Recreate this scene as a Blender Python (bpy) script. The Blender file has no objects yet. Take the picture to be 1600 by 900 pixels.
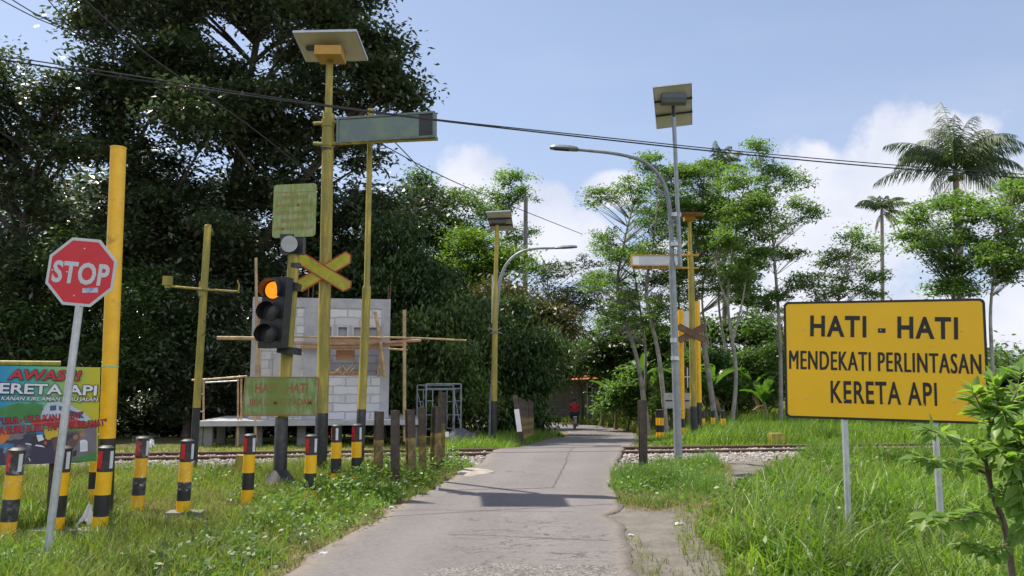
import bpy, bmesh, math, random
import numpy as np
from mathutils import Vector, Matrix

random.seed(7)
rng = np.random.default_rng(11)
scene = bpy.context.scene
COL = scene.collection

# ------------------------------------------------------------------ camera
CAM_H = 1.45
FPX = 1280.0                      # focal length in pixels of a 1600 px wide frame
PITCH = math.atan(158 / FPX)
cam_data = bpy.data.cameras.new('camera')
cam_data.sensor_width = 36.0
cam_data.lens = 36.0 * FPX / 1600.0
cam_data.clip_start = 0.05
cam_data.clip_end = 6000
cam = bpy.data.objects.new('camera', cam_data)
cam.location = (0, 0, CAM_H)
cam.rotation_euler = (math.pi / 2 + PITCH, 0, 0)
COL.objects.link(cam)
scene.camera = cam

# ------------------------------------------------------------------ sun + sky
SUN_EL = math.radians(60)
SUN_AZ = (-0.776, 0.63)           # horizontal direction towards the sun
sun_dir = Vector((SUN_AZ[0] * math.cos(SUN_EL), SUN_AZ[1] * math.cos(SUN_EL), math.sin(SUN_EL)))
sl = bpy.data.lights.new('sun', 'SUN')
sl.energy = 5.0
sl.angle = math.radians(0.55)
sl.color = (1.0, 0.92, 0.79)
so = bpy.data.objects.new('sun', sl)
so.rotation_euler = (-sun_dir).to_track_quat('-Z', 'Y').to_euler()
so.location = (-20, 20, 40)
COL.objects.link(so)

SKY_STRENGTH = 0.101
EXPOSURE = 0.54
world = bpy.data.worlds.new('World')
scene.world = world
world.use_nodes = True
wt = world.node_tree
wt.nodes.clear()

def build_world():
    N, K = wt.nodes, wt.links
    def nd(t, **kw):
        n = N.new(t)
        for k, v in kw.items():
            setattr(n, k, v)
        return n
    def mth(op, a, b=None, clamp=False):
        n = nd('ShaderNodeMath', operation=op, use_clamp=clamp)
        for i, v in enumerate((a, b)):
            if v is None: continue
            if isinstance(v, (int, float)): n.inputs[i].default_value = v
            else: K.new(v, n.inputs[i])
        return n.outputs[0]
    sky = nd('ShaderNodeTexSky', sky_type='NISHITA', sun_disc=False)
    sky.sun_elevation = SUN_EL
    sky.sun_rotation = math.atan2(SUN_AZ[0], SUN_AZ[1])
    sky.air_density = 1.0
    sky.dust_density = 1.2
    sky.ozone_density = 1.2
    geo = nd('ShaderNodeTexCoord')
    d = geo.outputs['Generated']
    sep = nd('ShaderNodeSeparateXYZ'); K.new(d, sep.inputs[0])
    az = mth('ARCTAN2', sep.outputs[0], sep.outputs[1])
    el = mth('ARCSINE', sep.outputs[2])
    cmb = nd('ShaderNodeCombineXYZ'); K.new(az, cmb.inputs[0]); K.new(el, cmb.inputs[1])
    # cumulus banks, some unseen and added as fill: (azimuth, elevation, half width, half height) in degrees
    banks = [(26, 12.6, 8.5, 5.2), (22, 9.0, 8.5, 5.5), (34, 10.5, 6.5, 5.5), (18, 10.5, 5.5, 4.5), (31, 3.0, 13, 5), (21, 4, 9, 4.5),
             (-2.8, 13.9, 3.6, 3.0), (-5.2, 12.4, 3.0, 2.6), (1.6, 12, 3.4, 3.2), (4.5, 10.0, 4.0, 2.8), (7.0, 13.8, 2.4, 1.6), (11, 7, 6, 4), (-8, 11, 2.5, 2),
             (60, 12, 16, 7), (95, 14, 25, 12), (135, 26, 40, 22), (-140, 24, 40, 22), (-80, 8, 18, 5), (-48, 8, 14, 5), (180, 28, 40, 26), (-178, 28, 40, 26)]  # wide banks behind the camera are added, unseen, to light shaded sign faces
    f = None
    for a, e, ra, re in banks:
        s = nd('ShaderNodeVectorMath', operation='SUBTRACT'); K.new(cmb.outputs[0], s.inputs[0])
        s.inputs[1].default_value = (math.radians(a), math.radians(e), 0)
        q = nd('ShaderNodeVectorMath', operation='DIVIDE'); K.new(s.outputs[0], q.inputs[0])
        q.inputs[1].default_value = (math.radians(ra), math.radians(re), 1)
        l = nd('ShaderNodeVectorMath', operation='LENGTH'); K.new(q.outputs[0], l.inputs[0])
        v = mth('SUBTRACT', 1.0, l.outputs['Value'])
        f = v if f is None else mth('MAXIMUM', f, v)
    n1 = nd('ShaderNodeTexNoise'); K.new(d, n1.inputs['Vector'])
    n1.inputs['Scale'].default_value = 13; n1.inputs['Detail'].default_value = 9; n1.inputs['Roughness'].default_value = 0.55
    n2 = nd('ShaderNodeTexNoise'); K.new(d, n2.inputs['Vector'])
    n2.inputs['Scale'].default_value = 7; n2.inputs['Detail'].default_value = 6
    fld = mth('ADD', f, mth('MULTIPLY', mth('SUBTRACT', n1.outputs[0], 0.5), 1.7))
    mr = nd('ShaderNodeMapRange', interpolation_type='SMOOTHSTEP')
    K.new(fld, mr.inputs[0]); mr.inputs[1].default_value = 0.02; mr.inputs[2].default_value = 0.42
    # thin veil higher up
    mp = nd('ShaderNodeMapping'); K.new(d, mp.inputs[0]); mp.inputs['Scale'].default_value = (1.4, 1.4, 5)
    n3 = nd('ShaderNodeTexNoise'); K.new(mp.outputs[0], n3.inputs['Vector'])
    n3.inputs['Scale'].default_value = 2.2; n3.inputs['Detail'].default_value = 7
    veil = nd('ShaderNodeMapRange', interpolation_type='SMOOTHSTEP'); K.new(n3.outputs[0], veil.inputs[0])
    veil.inputs[1].default_value = 0.45; veil.inputs[2].default_value = 0.8; veil.inputs[4].default_value = 0.12
    # general milkiness of the humid air, denser towards the horizon
    milk = nd('ShaderNodeMapRange'); K.new(el, milk.inputs[0])
    milk.inputs[1].default_value = 0.0; milk.inputs[2].default_value = 0.75
    milk.inputs[3].default_value = 0.60; milk.inputs[4].default_value = 0.04
    mx0 = nd('ShaderNodeMix', data_type='RGBA'); K.new(milk.outputs[0], mx0.inputs[0])
    K.new(sky.outputs[0], mx0.inputs[6]); mx0.inputs[7].default_value = (4.3, 4.95, 6.9, 1)
    shade = nd('ShaderNodeMix', data_type='RGBA')
    shr = nd('ShaderNodeMapRange', interpolation_type='SMOOTHSTEP'); K.new(n2.outputs[0], shr.inputs[0])
    shr.inputs[1].default_value = 0.36; shr.inputs[2].default_value = 0.6
    K.new(shr.outputs[0], shade.inputs[0])
    shade.inputs[6].default_value = (5.0, 5.3, 6.3, 1); shade.inputs[7].default_value = (6.7, 6.7, 7.1, 1)
    # clouds opposite the sun brightened as added fill for shaded sign faces
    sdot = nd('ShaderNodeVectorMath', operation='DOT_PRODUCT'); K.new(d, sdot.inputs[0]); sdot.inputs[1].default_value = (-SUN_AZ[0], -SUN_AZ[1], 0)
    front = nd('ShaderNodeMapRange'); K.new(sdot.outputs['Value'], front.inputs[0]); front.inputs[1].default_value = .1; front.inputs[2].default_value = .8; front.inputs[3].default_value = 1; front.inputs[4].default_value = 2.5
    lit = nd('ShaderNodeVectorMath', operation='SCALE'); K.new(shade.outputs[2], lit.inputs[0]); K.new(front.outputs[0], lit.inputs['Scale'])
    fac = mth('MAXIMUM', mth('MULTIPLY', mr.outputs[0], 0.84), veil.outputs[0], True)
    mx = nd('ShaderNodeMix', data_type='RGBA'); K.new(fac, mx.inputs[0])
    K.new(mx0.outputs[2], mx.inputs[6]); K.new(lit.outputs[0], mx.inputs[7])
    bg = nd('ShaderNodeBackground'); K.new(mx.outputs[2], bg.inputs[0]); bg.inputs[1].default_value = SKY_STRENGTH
    out = nd('ShaderNodeOutputWorld'); K.new(bg.outputs[0], out.inputs[0])
build_world()
world.cycles.sampling_method = 'MANUAL'
world.cycles.sample_map_resolution = 512

scene.view_settings.view_transform = 'Standard'
scene.view_settings.look = 'None'
scene.view_settings.exposure = EXPOSURE
scene.view_settings.gamma = 1.0
scene.view_settings.use_curve_mapping = False
scene.render.engine = 'CYCLES'
scene.cycles.max_bounces = 6
scene.cycles.diffuse_bounces = 3
scene.cycles.glossy_bounces = 2
scene.cycles.transmission_bounces = 4
scene.cycles.transparent_max_bounces = 6
scene.cycles.caustics_reflective = False
scene.cycles.caustics_refractive = False
scene.cycles.sample_clamp_indirect = 6.0

# ------------------------------------------------------------------ geometry helpers
def at(px, py, Y):
    """world point on the ray of pixel (px,py) of the 1600x900 photo at world depth Y"""
    u, v = (px - 800) / FPX, (450 - py) / FPX
    c, s = math.cos(PITCH), math.sin(PITCH)
    d = Vector((u, c - v * s, s + v * c))
    return Vector((0, 0, CAM_H)) + d * (Y / d.y)

def smooth(a, b, t):
    t = np.clip((np.asarray(t, float) - a) / (b - a), 0, 1)
    return t * t * (3 - 2 * t)

RY = [-6, 0, 6.54, 7.86, 9.81, 11.87, 13.78, 17, 21.5, 30, 38, 44, 50, 58, 70]
RL = [-3.3, -2.6, -1.78, -1.67, -1.46, -1.08, -0.76, -0.30, 0.6, 1.8, 2.62, 1.2, -2, -8, -18]
RR = [-0.3, 0.35, .98, 1.06, 1.31, 1.47, 1.72, 2.24, 3.15, 4.45, 5.6, 4.7, 1.6, -4, -14]
def wob(t, s):
    return (np.sin(t * 2.1 + s) * .5 + np.sin(t * 5.3 + s * 2.7) * .3 + np.sin(t * 11.7 + s * 1.3) * .2 + np.sin(t * 23.1 + s * 3.1) * .12)
def road_l(y): return np.interp(y, RY, RL) + 0.07 * wob(np.asarray(y, float), 1.0)
def road_r(y): return np.interp(y, RY, RR) + 0.05 * wob(np.asarray(y, float), 4.0) - 0.16 * np.exp(-((np.asarray(y) - 9.6) / .35) ** 2)

TS = 0.1675                                   # slope of the railway in plan
def track_y(x): return 16.29 + TS * np.asarray(x, float)      # near rail
TN = Vector((-TS, 1, 0)).normalized()
TT = Vector((1, TS, 0)).normalized()

def hnoise(x, y):
    return (np.sin(x * 0.9 + y * 0.7) * .4 + np.sin(x * 1.7 - y * 1.3 + 2) * .3 + np.sin(x * 3.1 + y * 2.9 + 1) * .18 + np.sin(x * 5.7 - y * 6.1) * .1)

def gz(x, y):
    """height of the terrain"""
    x = np.asarray(x, float); y = np.asarray(y, float)
    b = 0.10 * smooth(9, 14, y) - 0.10 * smooth(19, 24, y)
    dip = -0.5 * smooth(23, 36, y) * (1 - smooth(6.0, 9.5, x - 0.3 * np.clip(y - 40, 0, 10))) 
    off = np.minimum(np.abs(x - np.interp(y, RY, RL)), np.abs(x - np.interp(y, RY, RR)))
    inside = (x > np.interp(y, RY, RL)) & (x < np.interp(y, RY, RR))
    amp = np.where(inside, 0, smooth(0, 1.5, off)) * 0.035
    amp = amp * (1 - np.exp(-((y - track_y(x) - .5) / 2.0) ** 2))
    return b + dip + amp * hnoise(x, y)
def G(x, y): return float(gz(x, y))
def foot(px, py):
    """point where the pixel's ray meets the ground"""
    lo, hi = 2.0, 120.0
    for _ in range(60):
        m = (lo + hi) / 2
        p = at(px, py, m)
        if p.z > G(p.x, p.y): lo = m
        else: hi = m
    p = at(px, py, lo); p.z = G(p.x, p.y)
    return p
def ground_at(px, Y):
    """ground point straight below the pixel column px at depth Y"""
    z = 0.0
    for _ in range(4):
        x = (px - 800) / FPX * (Y * math.cos(PITCH) + (z - CAM_H) * math.sin(PITCH)); z = G(x, Y)
    return Vector((x, Y, z))
def road_z(x, y):
    x = np.asarray(x, float); y = np.asarray(y, float)
    t = (y - track_y(x) - 0.57)
    return gz(x, y) + 0.016 + 0.105 * np.exp(-(t / 1.55) ** 4)

def fast_mesh(name, verts, faces):
    """verts (N,3) float, faces (M,k) int"""
    me = bpy.data.meshes.new(name)
    verts = np.ascontiguousarray(verts, dtype=np.float32); faces = np.ascontiguousarray(faces, dtype=np.int32)
    k = faces.shape[1]; m = faces.shape[0]
    me.vertices.add(len(verts)); me.vertices.foreach_set('co', verts.ravel())
    me.loops.add(m * k); me.loops.foreach_set('vertex_index', faces.ravel())
    me.polygons.add(m)
    me.polygons.foreach_set('loop_start', np.arange(0, m * k, k, dtype=np.int32))
    me.polygons.foreach_set('loop_total', np.full(m, k, dtype=np.int32))
    me.update(calc_edges=True)
    return me

def origin_of(o):
    p = Vector((0, 0, 0))
    while o is not None:
        p += o.location; o = o.parent
    return p

def tag(o, label=None, cat=None, group=None, kind=None):
    if label: o['label'] = label
    if cat: o['category'] = cat
    if group: o['group'] = group
    if kind: o['kind'] = kind
    return o

def thing(name, label, cat, loc=(0, 0, 0), group=None):
    o = bpy.data.objects.new(name, None)
    o.empty_display_size = 0.2
    o.location = loc
    COL.objects.link(o)
    return tag(o, label, cat, group)

def link_mesh(name, me, mats, parent=None, loc=None):
    """me holds world coordinates; re-origin it on its thing"""
    for m in (mats if isinstance(mats, (list, tuple)) else [mats]):
        me.materials.append(m)
    o = bpy.data.objects.new(name, me)
    COL.objects.link(o)
    org = origin_of(parent) if parent else Vector(loc if loc is not None else (0, 0, 0))
    if org.length > 0: me.transform(Matrix.Translation(-org))
    if parent: o.parent = parent
    else: o.location = org
    return o

class MB:
    def __init__(s): s.v = []; s.f = []; s.m = []; s.sm = []
    def add(s, verts, faces, mi=0, sm=False):
        b = len(s.v)
        s.v.extend([tuple(p) for p in verts])
        for f in faces:
            s.f.append([b + i for i in f]); s.m.append(mi); s.sm.append(sm)
    def box(s, c, size, rot=None, mi=0):
        c = Vector(c); hx, hy, hz = (q / 2 for q in size)
        vs = [Vector((x, y, z)) for z in (-hz, hz) for y in (-hy, hy) for x in (-hx, hx)]
        if rot is not None: vs = [rot @ q for q in vs]
        s.add([c + q for q in vs], [(0, 2, 3, 1), (4, 5, 7, 6), (0, 1, 5, 4), (2, 6, 7, 3), (0, 4, 6, 2), (1, 3, 7, 5)], mi)
    def path(s, pts, rad, seg=10, mi=0, caps=True, mis=None, sm=True):
        pts = [Vector(p) for p in pts]
        n = len(pts)
        if not isinstance(rad, (list, tuple)): rad = [rad] * n
        rings = []; prev = None
        for i, p in enumerate(pts):
            t = (pts[min(i + 1, n - 1)] - pts[max(i - 1, 0)])
            if t.length < 1e-9: t = Vector((0, 0, 1))
            t.normalize()
            if prev is None:
                a = Vector((0, 1, 0)) if abs(t.y) < .9 else Vector((1, 0, 0))
                e = (a - t * a.dot(t)).normalized()
            else:
                e = (prev - t * prev.dot(t)).normalized()
            prev = e
            g = t.cross(e)
            rings.append([p + (e * math.cos(2 * math.pi * k / seg) + g * math.sin(2 * math.pi * k / seg)) * rad[i] for k in range(seg)])
        b = len(s.v)
        for r in rings: s.v.extend([tuple(q) for q in r])
        for i in range(n - 1):
            mm = mis[i] if mis else mi
            for k in range(seg):
                k2 = (k + 1) % seg
                s.f.append([b + i * seg + k, b + i * seg + k2, b + (i + 1) * seg + k2, b + (i + 1) * seg + k]); s.m.append(mm); s.sm.append(sm)
        if caps:
            s.f.append([b + k for k in reversed(range(seg))]); s.m.append(mis[0] if mis else mi); s.sm.append(False)
            s.f.append([b + (n - 1) * seg + k for k in range(seg)]); s.m.append(mis[-1] if mis else mi); s.sm.append(False)
    def prism(s, poly, O, r, u, depth, mi=0, side=None):
        """polygon in the frame O,r,u extruded by depth away from the normal r x u"""
        O, r, u = Vector(O), Vector(r), Vector(u)
        n = r.cross(u).normalized()
        k = len(poly)
        fr = [O + r * a + u * b for a, b in poly]; bk = [p - n * depth for p in fr]
        s.add(fr, [tuple(range(k))], mi)
        s.add(bk, [tuple(reversed(range(k)))], mi if side is None else side)
        s.add(fr + bk, [(i, k + i, k + (i + 1) % k, (i + 1) % k) for i in range(k)], mi if side is None else side)
    def mesh(s, name):
        me = bpy.data.meshes.new(name)
        me.from_pydata(s.v, [], s.f)
        me.polygons.foreach_set('material_index', s.m)
        me.polygons.foreach_set('use_smooth', s.sm)
        me.update()
        if any(s.sm): me.set_sharp_from_angle(angle=math.radians(42))
        return me
    def build(s, name, mats, parent=None, loc=None):
        return link_mesh(name, s.mesh(name), mats, parent, loc)

def arc_pts(ctrl, n=6):
    """Catmull-Rom through control points"""
    c = [Vector(p) for p in ctrl]
    c = [c[0] * 2 - c[1]] + c + [c[-1] * 2 - c[-2]]
    out = []
    for i in range(1, len(c) - 2):
        for k in range(n):
            t = k / n
            p0, p1, p2, p3 = c[i - 1:i + 3]
            out.append(0.5 * ((2 * p1) + (p2 - p0) * t + (2 * p0 - 5 * p1 + 4 * p2 - p3) * t * t + (3 * p1 - p0 - 3 * p2 + p3) * t ** 3))
    out.append(c[-2])
    return out

def rounded(w, h, r, n=5):
    pts = []
    for cx, cy, a0 in ((w / 2 - r, h / 2 - r, 0), (-w / 2 + r, h / 2 - r, 90), (-w / 2 + r, -h / 2 + r, 180), (w / 2 - r, -h / 2 + r, 270)):
        for k in range(n + 1):
            a = math.radians(a0 + 90 * k / n)
            pts.append((cx + r * math.cos(a), cy + r * math.sin(a)))
    return pts

def text_geo(s, bold=0.0, thick=0.004, shear=0.0, spacing=1.0):
    cu = bpy.data.curves.new('lettering', 'FONT')
    cu.body = s; cu.size = 1; cu.offset = bold; cu.shear = shear; cu.space_character = spacing
    cu.align_x = 'CENTER'; cu.resolution_u = 3; cu.extrude = thick / 2
    o = bpy.data.objects.new('lettering', cu); COL.objects.link(o)
    dg = bpy.context.evaluated_depsgraph_get(); dg.update()
    me = bpy.data.meshes.new_from_object(o.evaluated_get(dg))
    bpy.data.objects.remove(o); bpy.data.curves.remove(cu)
    vs = [v.co.copy() for v in me.vertices]; fs = [tuple(p.vertices) for p in me.polygons]
    bpy.data.meshes.remove(me)
    return vs, fs

def put_text(mb, s, O, r, u, w, h, mi=0, bold=0.0, shear=0.0, spacing=1.0, lift=0.003, thick=0.004):
    """text fitted into w x h around O in the plane r,u"""
    vs, fs = text_geo(s, bold, thick, shear, spacing)
    x0 = min(v.x for v in vs); x1 = max(v.x for v in vs); y0 = min(v.y for v in vs); y1 = max(v.y for v in vs)
    n = Vector(r).cross(Vector(u)).normalized()
    out = [Vector(O) + Vector(r) * ((v.x - (x0 + x1) / 2) / (x1 - x0) * w) + Vector(u) * ((v.y - (y0 + y1) / 2) / (y1 - y0) * h) + n * (lift + v.z) for v in vs]
    mb.add(out, fs, mi)

# ------------------------------------------------------------------ materials
class NT:
    def __init__(s, name):
        s.mat = bpy.data.materials.new(name); s.mat.use_nodes = True
        s.t = s.mat.node_tree; s.t.nodes.clear()
        s.out = s.t.nodes.new('ShaderNodeOutputMaterial')
        s.tc = None
    def n(s, typ, **kw):
        nd = s.t.nodes.new(typ)
        for k, v in kw.items(): setattr(nd, k, v)
        return nd
    def set(s, sock, v):
        if hasattr(v, 'is_linked') or isinstance(v, bpy.types.NodeSocket): s.t.links.new(v, sock)
        elif isinstance(v, (tuple, list)) and len(v) == 3 and sock.type == 'RGBA': sock.default_value = (*v, 1)
        else: sock.default_value = v
    def coord(s, which='Object'):
        if s.tc is None: s.tc = s.n('ShaderNodeTexCoord')
        return s.tc.outputs[which]
    def map(s, vec, scale=(1, 1, 1), rot=(0, 0, 0), loc=(0, 0, 0)):
        m = s.n('ShaderNodeMapping'); s.set(m.inputs[0], vec)
        m.inputs['Scale'].default_value = scale; m.inputs['Rotation'].default_value = rot; m.inputs['Location'].default_value = loc
        return m.outputs[0]
    def noise(s, scale, detail=4, rough=.55, vec=None, out=0, dist=0.0):
        n = s.n('ShaderNodeTexNoise'); s.set(n.inputs['Vector'], vec if vec is not None else s.coord())
        n.inputs['Scale'].default_value = scale; n.inputs['Detail'].default_value = detail; n.inputs['Roughness'].default_value = rough
        n.inputs['Distortion'].default_value = dist
        return n.outputs[out]
    def ramp(s, v, a, b, c=0.0, d=1.0):
        m = s.n('ShaderNodeMapRange', interpolation_type='SMOOTHSTEP'); s.set(m.inputs[0], v)
        for i, q in enumerate((a, b, c, d)): m.inputs[1 + i].default_value = q
        return m.outputs[0]
    def m(s, op, a, b=None, clamp=False):
        n = s.n('ShaderNodeMath', operation=op, use_clamp=clamp)
        s.set(n.inputs[0], a)
        if b is not None: s.set(n.inputs[1], b)
        return n.outputs[0]
    def mix(s, f, a, b, mode='MIX'):
        n = s.n('ShaderNodeMix', data_type='RGBA', blend_type=mode)
        s.set(n.inputs[0], f); s.set(n.inputs[6], a); s.set(n.inputs[7], b)
        return n.outputs[2]
    def attr(s, name, out='Fac'):
        n = s.n('ShaderNodeAttribute', attribute_name=name); return n.outputs[out]
    def bump(s, h, strength=.3, dist=.01):
        b = s.n('ShaderNodeBump'); s.set(b.inputs['Height'], h)
        b.inputs['Strength'].default_value = strength; b.inputs['Distance'].default_value = dist
        return b.outputs[0]
    def pbr(s, col, rough=.6, metal=0.0, normal=None, spec=.5, emit=None, alpha=None):
        p = s.n('ShaderNodeBsdfPrincipled')
        s.set(p.inputs['Base Color'], col); s.set(p.inputs['Roughness'], rough); s.set(p.inputs['Metallic'], metal)
        p.inputs['Specular IOR Level'].default_value = spec
        if normal is not None: s.set(p.inputs['Normal'], normal)
        if emit: s.set(p.inputs['Emission Color'], emit[0]); p.inputs['Emission Strength'].default_value = emit[1]
        if alpha is not None: s.set(p.inputs['Alpha'], alpha)
        return p.outputs[0]
    def done(s, sh):
        s.t.links.new(sh, s.out.inputs[0]); return s.mat

def plain(name, col, rough=.55, metal=0.0, var=.18, scale=6, dirt=None, damt=.35, dscale=3.0, bumps=0.0, bscale=60, spec=.5, streak=False):
    t = NT(name)
    v = t.coord()
    a = t.noise(scale, 5, .6, v)
    c = t.mix(t.ramp(a, .3, .7), tuple(q * (1 - var) for q in col), tuple(min(1, q * (1 + var)) for q in col))
    if dirt:
        vv = t.map(v, (6, 6, .8)) if streak else v
        d = t.ramp(t.noise(dscale, 8, .65, vv), .62 - damt * .5, .82 - damt * .35)
        c = t.mix(t.m('MULTIPLY', d, .85), c, dirt)
    nr = None
    if bumps: nr = t.bump(t.noise(bscale, 5, .6, v), bumps, .004)
    rr = t.ramp(t.noise(scale * 3, 3), .3, .7, rough * .85, min(1, rough * 1.15))
    return t.done(t.pbr(c, rr, metal, nr, spec))

def leafy(name, cols, trans=.35, tcol=None, rough=.45, spec=.4, big=.25, bigscale=.6):
    """leaf material: colour by leaf (random per island) and by bough"""
    t = NT(name)
    g = t.n('ShaderNodeNewGeometry')
    cr = t.n('ShaderNodeValToRGB'); t.set(cr.inputs[0], g.outputs['Random Per Island'])
    el = cr.color_ramp.elements
    el[0].position = 0; el[0].color = (*cols[0], 1); el[1].position = 1; el[1].color = (*cols[-1], 1)
    for i, c in enumerate(cols[1:-1]):
        e = el.new((i + 1) / (len(cols) - 1)); e.color = (*c, 1)
    c = cr.outputs[0]
    nz = t.noise(bigscale, 3, .5)
    c = t.mix(t.ramp(nz, .35, .7), c, tuple((1 - big) for _ in range(3)), 'MULTIPLY') if big else c
    p = t.pbr(c, rough, 0, None, spec)
    tr = t.n('ShaderNodeBsdfTranslucent')
    t.set(tr.inputs[0], t.mix(1.0, c, tcol or (1.7, 1.75, .8), 'MULTIPLY'))
    mx = t.n('ShaderNodeMixShader'); mx.inputs[0].default_value = trans
    t.t.links.new(p, mx.inputs[1]); t.t.links.new(tr.outputs[0], mx.inputs[2])
    return t.done(mx.outputs[0])

M = {}
M['yellow'] = plain('yellow paint', (.82, .45, .006), .4, var=.08, dirt=(.30, .18, .03), damt=.12, dscale=5, bumps=.08)
M['yellow_old'] = plain('weathered yellow paint', (.47, .335, .05), .6, var=.25, scale=3, dirt=(.19, .185, .035), damt=.65, dscale=2.2, bumps=.15, streak=True)
M['yellow_sign'] = plain('yellow sign sheet', (.90, .51, .004), .42, var=.03, scale=2, dirt=(.45, .24, .02), damt=-.02, dscale=3)
M['black_paint'] = plain('black paint', (.018, .018, .018), .5, var=.3, dirt=(.07, .065, .055), damt=.3, dscale=5, bumps=.1)
M['black_sign'] = plain('black sign lettering', (.012, .011, .010), .5, var=.1)
M['galv'] = plain('galvanised steel', (.25, .27, .285), .5, .3, var=.15, scale=9, dirt=(.25, .24, .22), damt=.2, dscale=6)
M['galv_light'] = plain('bright galvanised steel', (.52, .54, .56), .4, .45, var=.12, scale=14, dirt=(.30, .27, .22), damt=.2, dscale=6, streak=True)
M['grey_paint'] = plain('grey pole paint', (.22, .25, .27), .5, .2, var=.14, dirt=(.14, .14, .13), damt=.3, dscale=4)
M['red_sign'] = plain('red sign sheet', (.58, .022, .032), .4, var=.05, scale=2, dirt=(.33, .04, .04), damt=.0)
M['white_sign'] = plain('reflective white sheet', (.52, .54, .56), .4, var=.05, scale=20)
M['white_paint'] = plain('white paint', (.75, .74, .72), .5, var=.06, dirt=(.45, .42, .38), damt=.15)
M['red_reflect'] = plain('red reflector', (.55, .02, .025), .25, var=.1)
M['white_reflect'] = plain('white reflector', (.62, .64, .66), .25, var=.06)
M['dark_rim'] = plain('black plastic', (.013, .013, .015), .4, var=.2, dirt=(.05, .05, .045), damt=.2)
M['lens_off'] = plain('unlit signal lens', (.035, .037, .038), .16, var=.1)
M['rust'] = plain('rusty steel', (.10, .045, .028), .8, var=.3, scale=10, dirt=(.18, .085, .05), damt=.4, dscale=8, bumps=.3)
M['rail_top'] = plain('worn rail head', (.24, .17, .14), .35, .6, var=.2, scale=12)
M['rail_post'] = plain('old rail steel', (.050, .034, .026), .75, var=.35, scale=6, dirt=(.10, .085, .05), damt=.3, dscale=5, bumps=.3)
M['rail_post_yellow'] = plain('flaking yellow on rail steel', (.34, .25, .04), .7, var=.3, scale=6, dirt=(.045, .033, .026), damt=.66, dscale=7, bumps=.3)
M['concrete'] = plain('concrete', (.36, .35, .33), .85, var=.15, scale=3, dirt=(.20, .19, .17), damt=.35, bumps=.25)
M['concrete_dark'] = plain('damp concrete', (.20, .195, .185), .9, var=.2, scale=3, dirt=(.10, .10, .085), damt=.4, bumps=.3)
M['screed'] = plain('grey cement render', (.36, .36, .37), .9, var=.14, scale=3, dirt=(.36, .36, .36), damt=.25, bumps=.25)
M['cement'] = plain('pale cement spill', (.36, .325, .28), .95, var=.12, scale=8, dirt=(.26, .23, .19), damt=.5, bumps=.5, bscale=40)
M['bamboo'] = plain('dry bamboo', (.42, .29, .15), .6, var=.25, scale=4, dirt=(.24, .16, .09), damt=.4, dscale=3)
M['timber'] = plain('raw timber', (.40, .24, .15), .75, var=.25, scale=5, dirt=(.22, .13, .08), damt=.3)
M['ply'] = plain('plywood sheet', (.36, .21, .12), .75, var=.15, scale=2)
M['bark'] = plain('dark bark', (.085, .065, .05), .9, var=.35, scale=5, dirt=(.14, .13, .10), damt=.35, bumps=.5, bscale=25)
M['bark_pale'] = plain('pale smooth bark', (.30, .28, .24), .85, var=.2, scale=2.5, dirt=(.16, .15, .12), damt=.35, bumps=.3, bscale=18)
M['palm_bark'] = plain('palm bark', (.26, .235, .20), .9, var=.2, scale=3, dirt=(.14, .12, .10), damt=.35, bumps=.5, bscale=12)
M['sand'] = plain('dark grey sand', (.075, .078, .088), .95, var=.15, scale=10, bumps=.5, bscale=70)
M['cable'] = plain('black cable sheath', (.018, .018, .022), .6)
M['solar_back'] = plain('solar panel backsheet', (.52, .50, .44), .6, var=.07, scale=4)
M['solar_face'] = plain('solar cells', (.02, .03, .07), .2)
M['alu'] = plain('aluminium frame', (.55, .56, .57), .4, .7, var=.06)
M['grey_box'] = plain('grey battery box', (.10, .11, .12), .5, var=.1)
M['orange_box'] = plain('ochre steel box', (.50, .27, .035), .5, var=.12, dirt=(.36, .20, .05), damt=.3)
M['rubber'] = plain('black rubber', (.012, .012, .012), .8)
M['skin'] = plain('brown skin', (.26, .13, .08), .55, var=.05)
M['shirt'] = plain('dark red shirt cloth', (.46, .015, .04), .8, var=.12)
M['trouser'] = plain('dark trousers cloth', (.03, .028, .035), .85, var=.15)
M['hair'] = plain('black hair', (.010, .009, .009), .5)
M['plastic'] = plain('white plastic litter', (.72, .73, .74), .4, var=.08)
M['roof_tile'] = plain('orange clay tiles', (.42, .16, .06), .8, var=.25, scale=12, bumps=.4, bscale=20)

def mat_wrap():
    t = NT('clear plastic wrap')
    g = t.n('ShaderNodeBsdfGlossy'); g.inputs['Roughness'].default_value = .18
    d = t.n('ShaderNodeBsdfDiffuse'); d.inputs[0].default_value = (.8, .82, .84, 1)
    tr = t.n('ShaderNodeBsdfTransparent')
    a = t.n('ShaderNodeMixShader'); a.inputs[0].default_value = .45
    t.t.links.new(g.outputs[0], a.inputs[1]); t.t.links.new(d.outputs[0], a.inputs[2])
    b = t.n('ShaderNodeMixShader'); t.set(b.inputs[0], t.ramp(t.noise(18, 4), .5, .78, .03, .32))
    t.t.links.new(tr.outputs[0], b.inputs[1]); t.t.links.new(a.outputs[0], b.inputs[2])
    return t.done(b.outputs[0])
M['wrap'] = mat_wrap()

def mat_lamp_amber():
    t = NT('lit amber lens')
    return t.done(t.pbr((.3, .10, .01), .4, emit=((.95, .24, .008), 1.0)))
M['amber'] = mat_lamp_amber()

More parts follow.
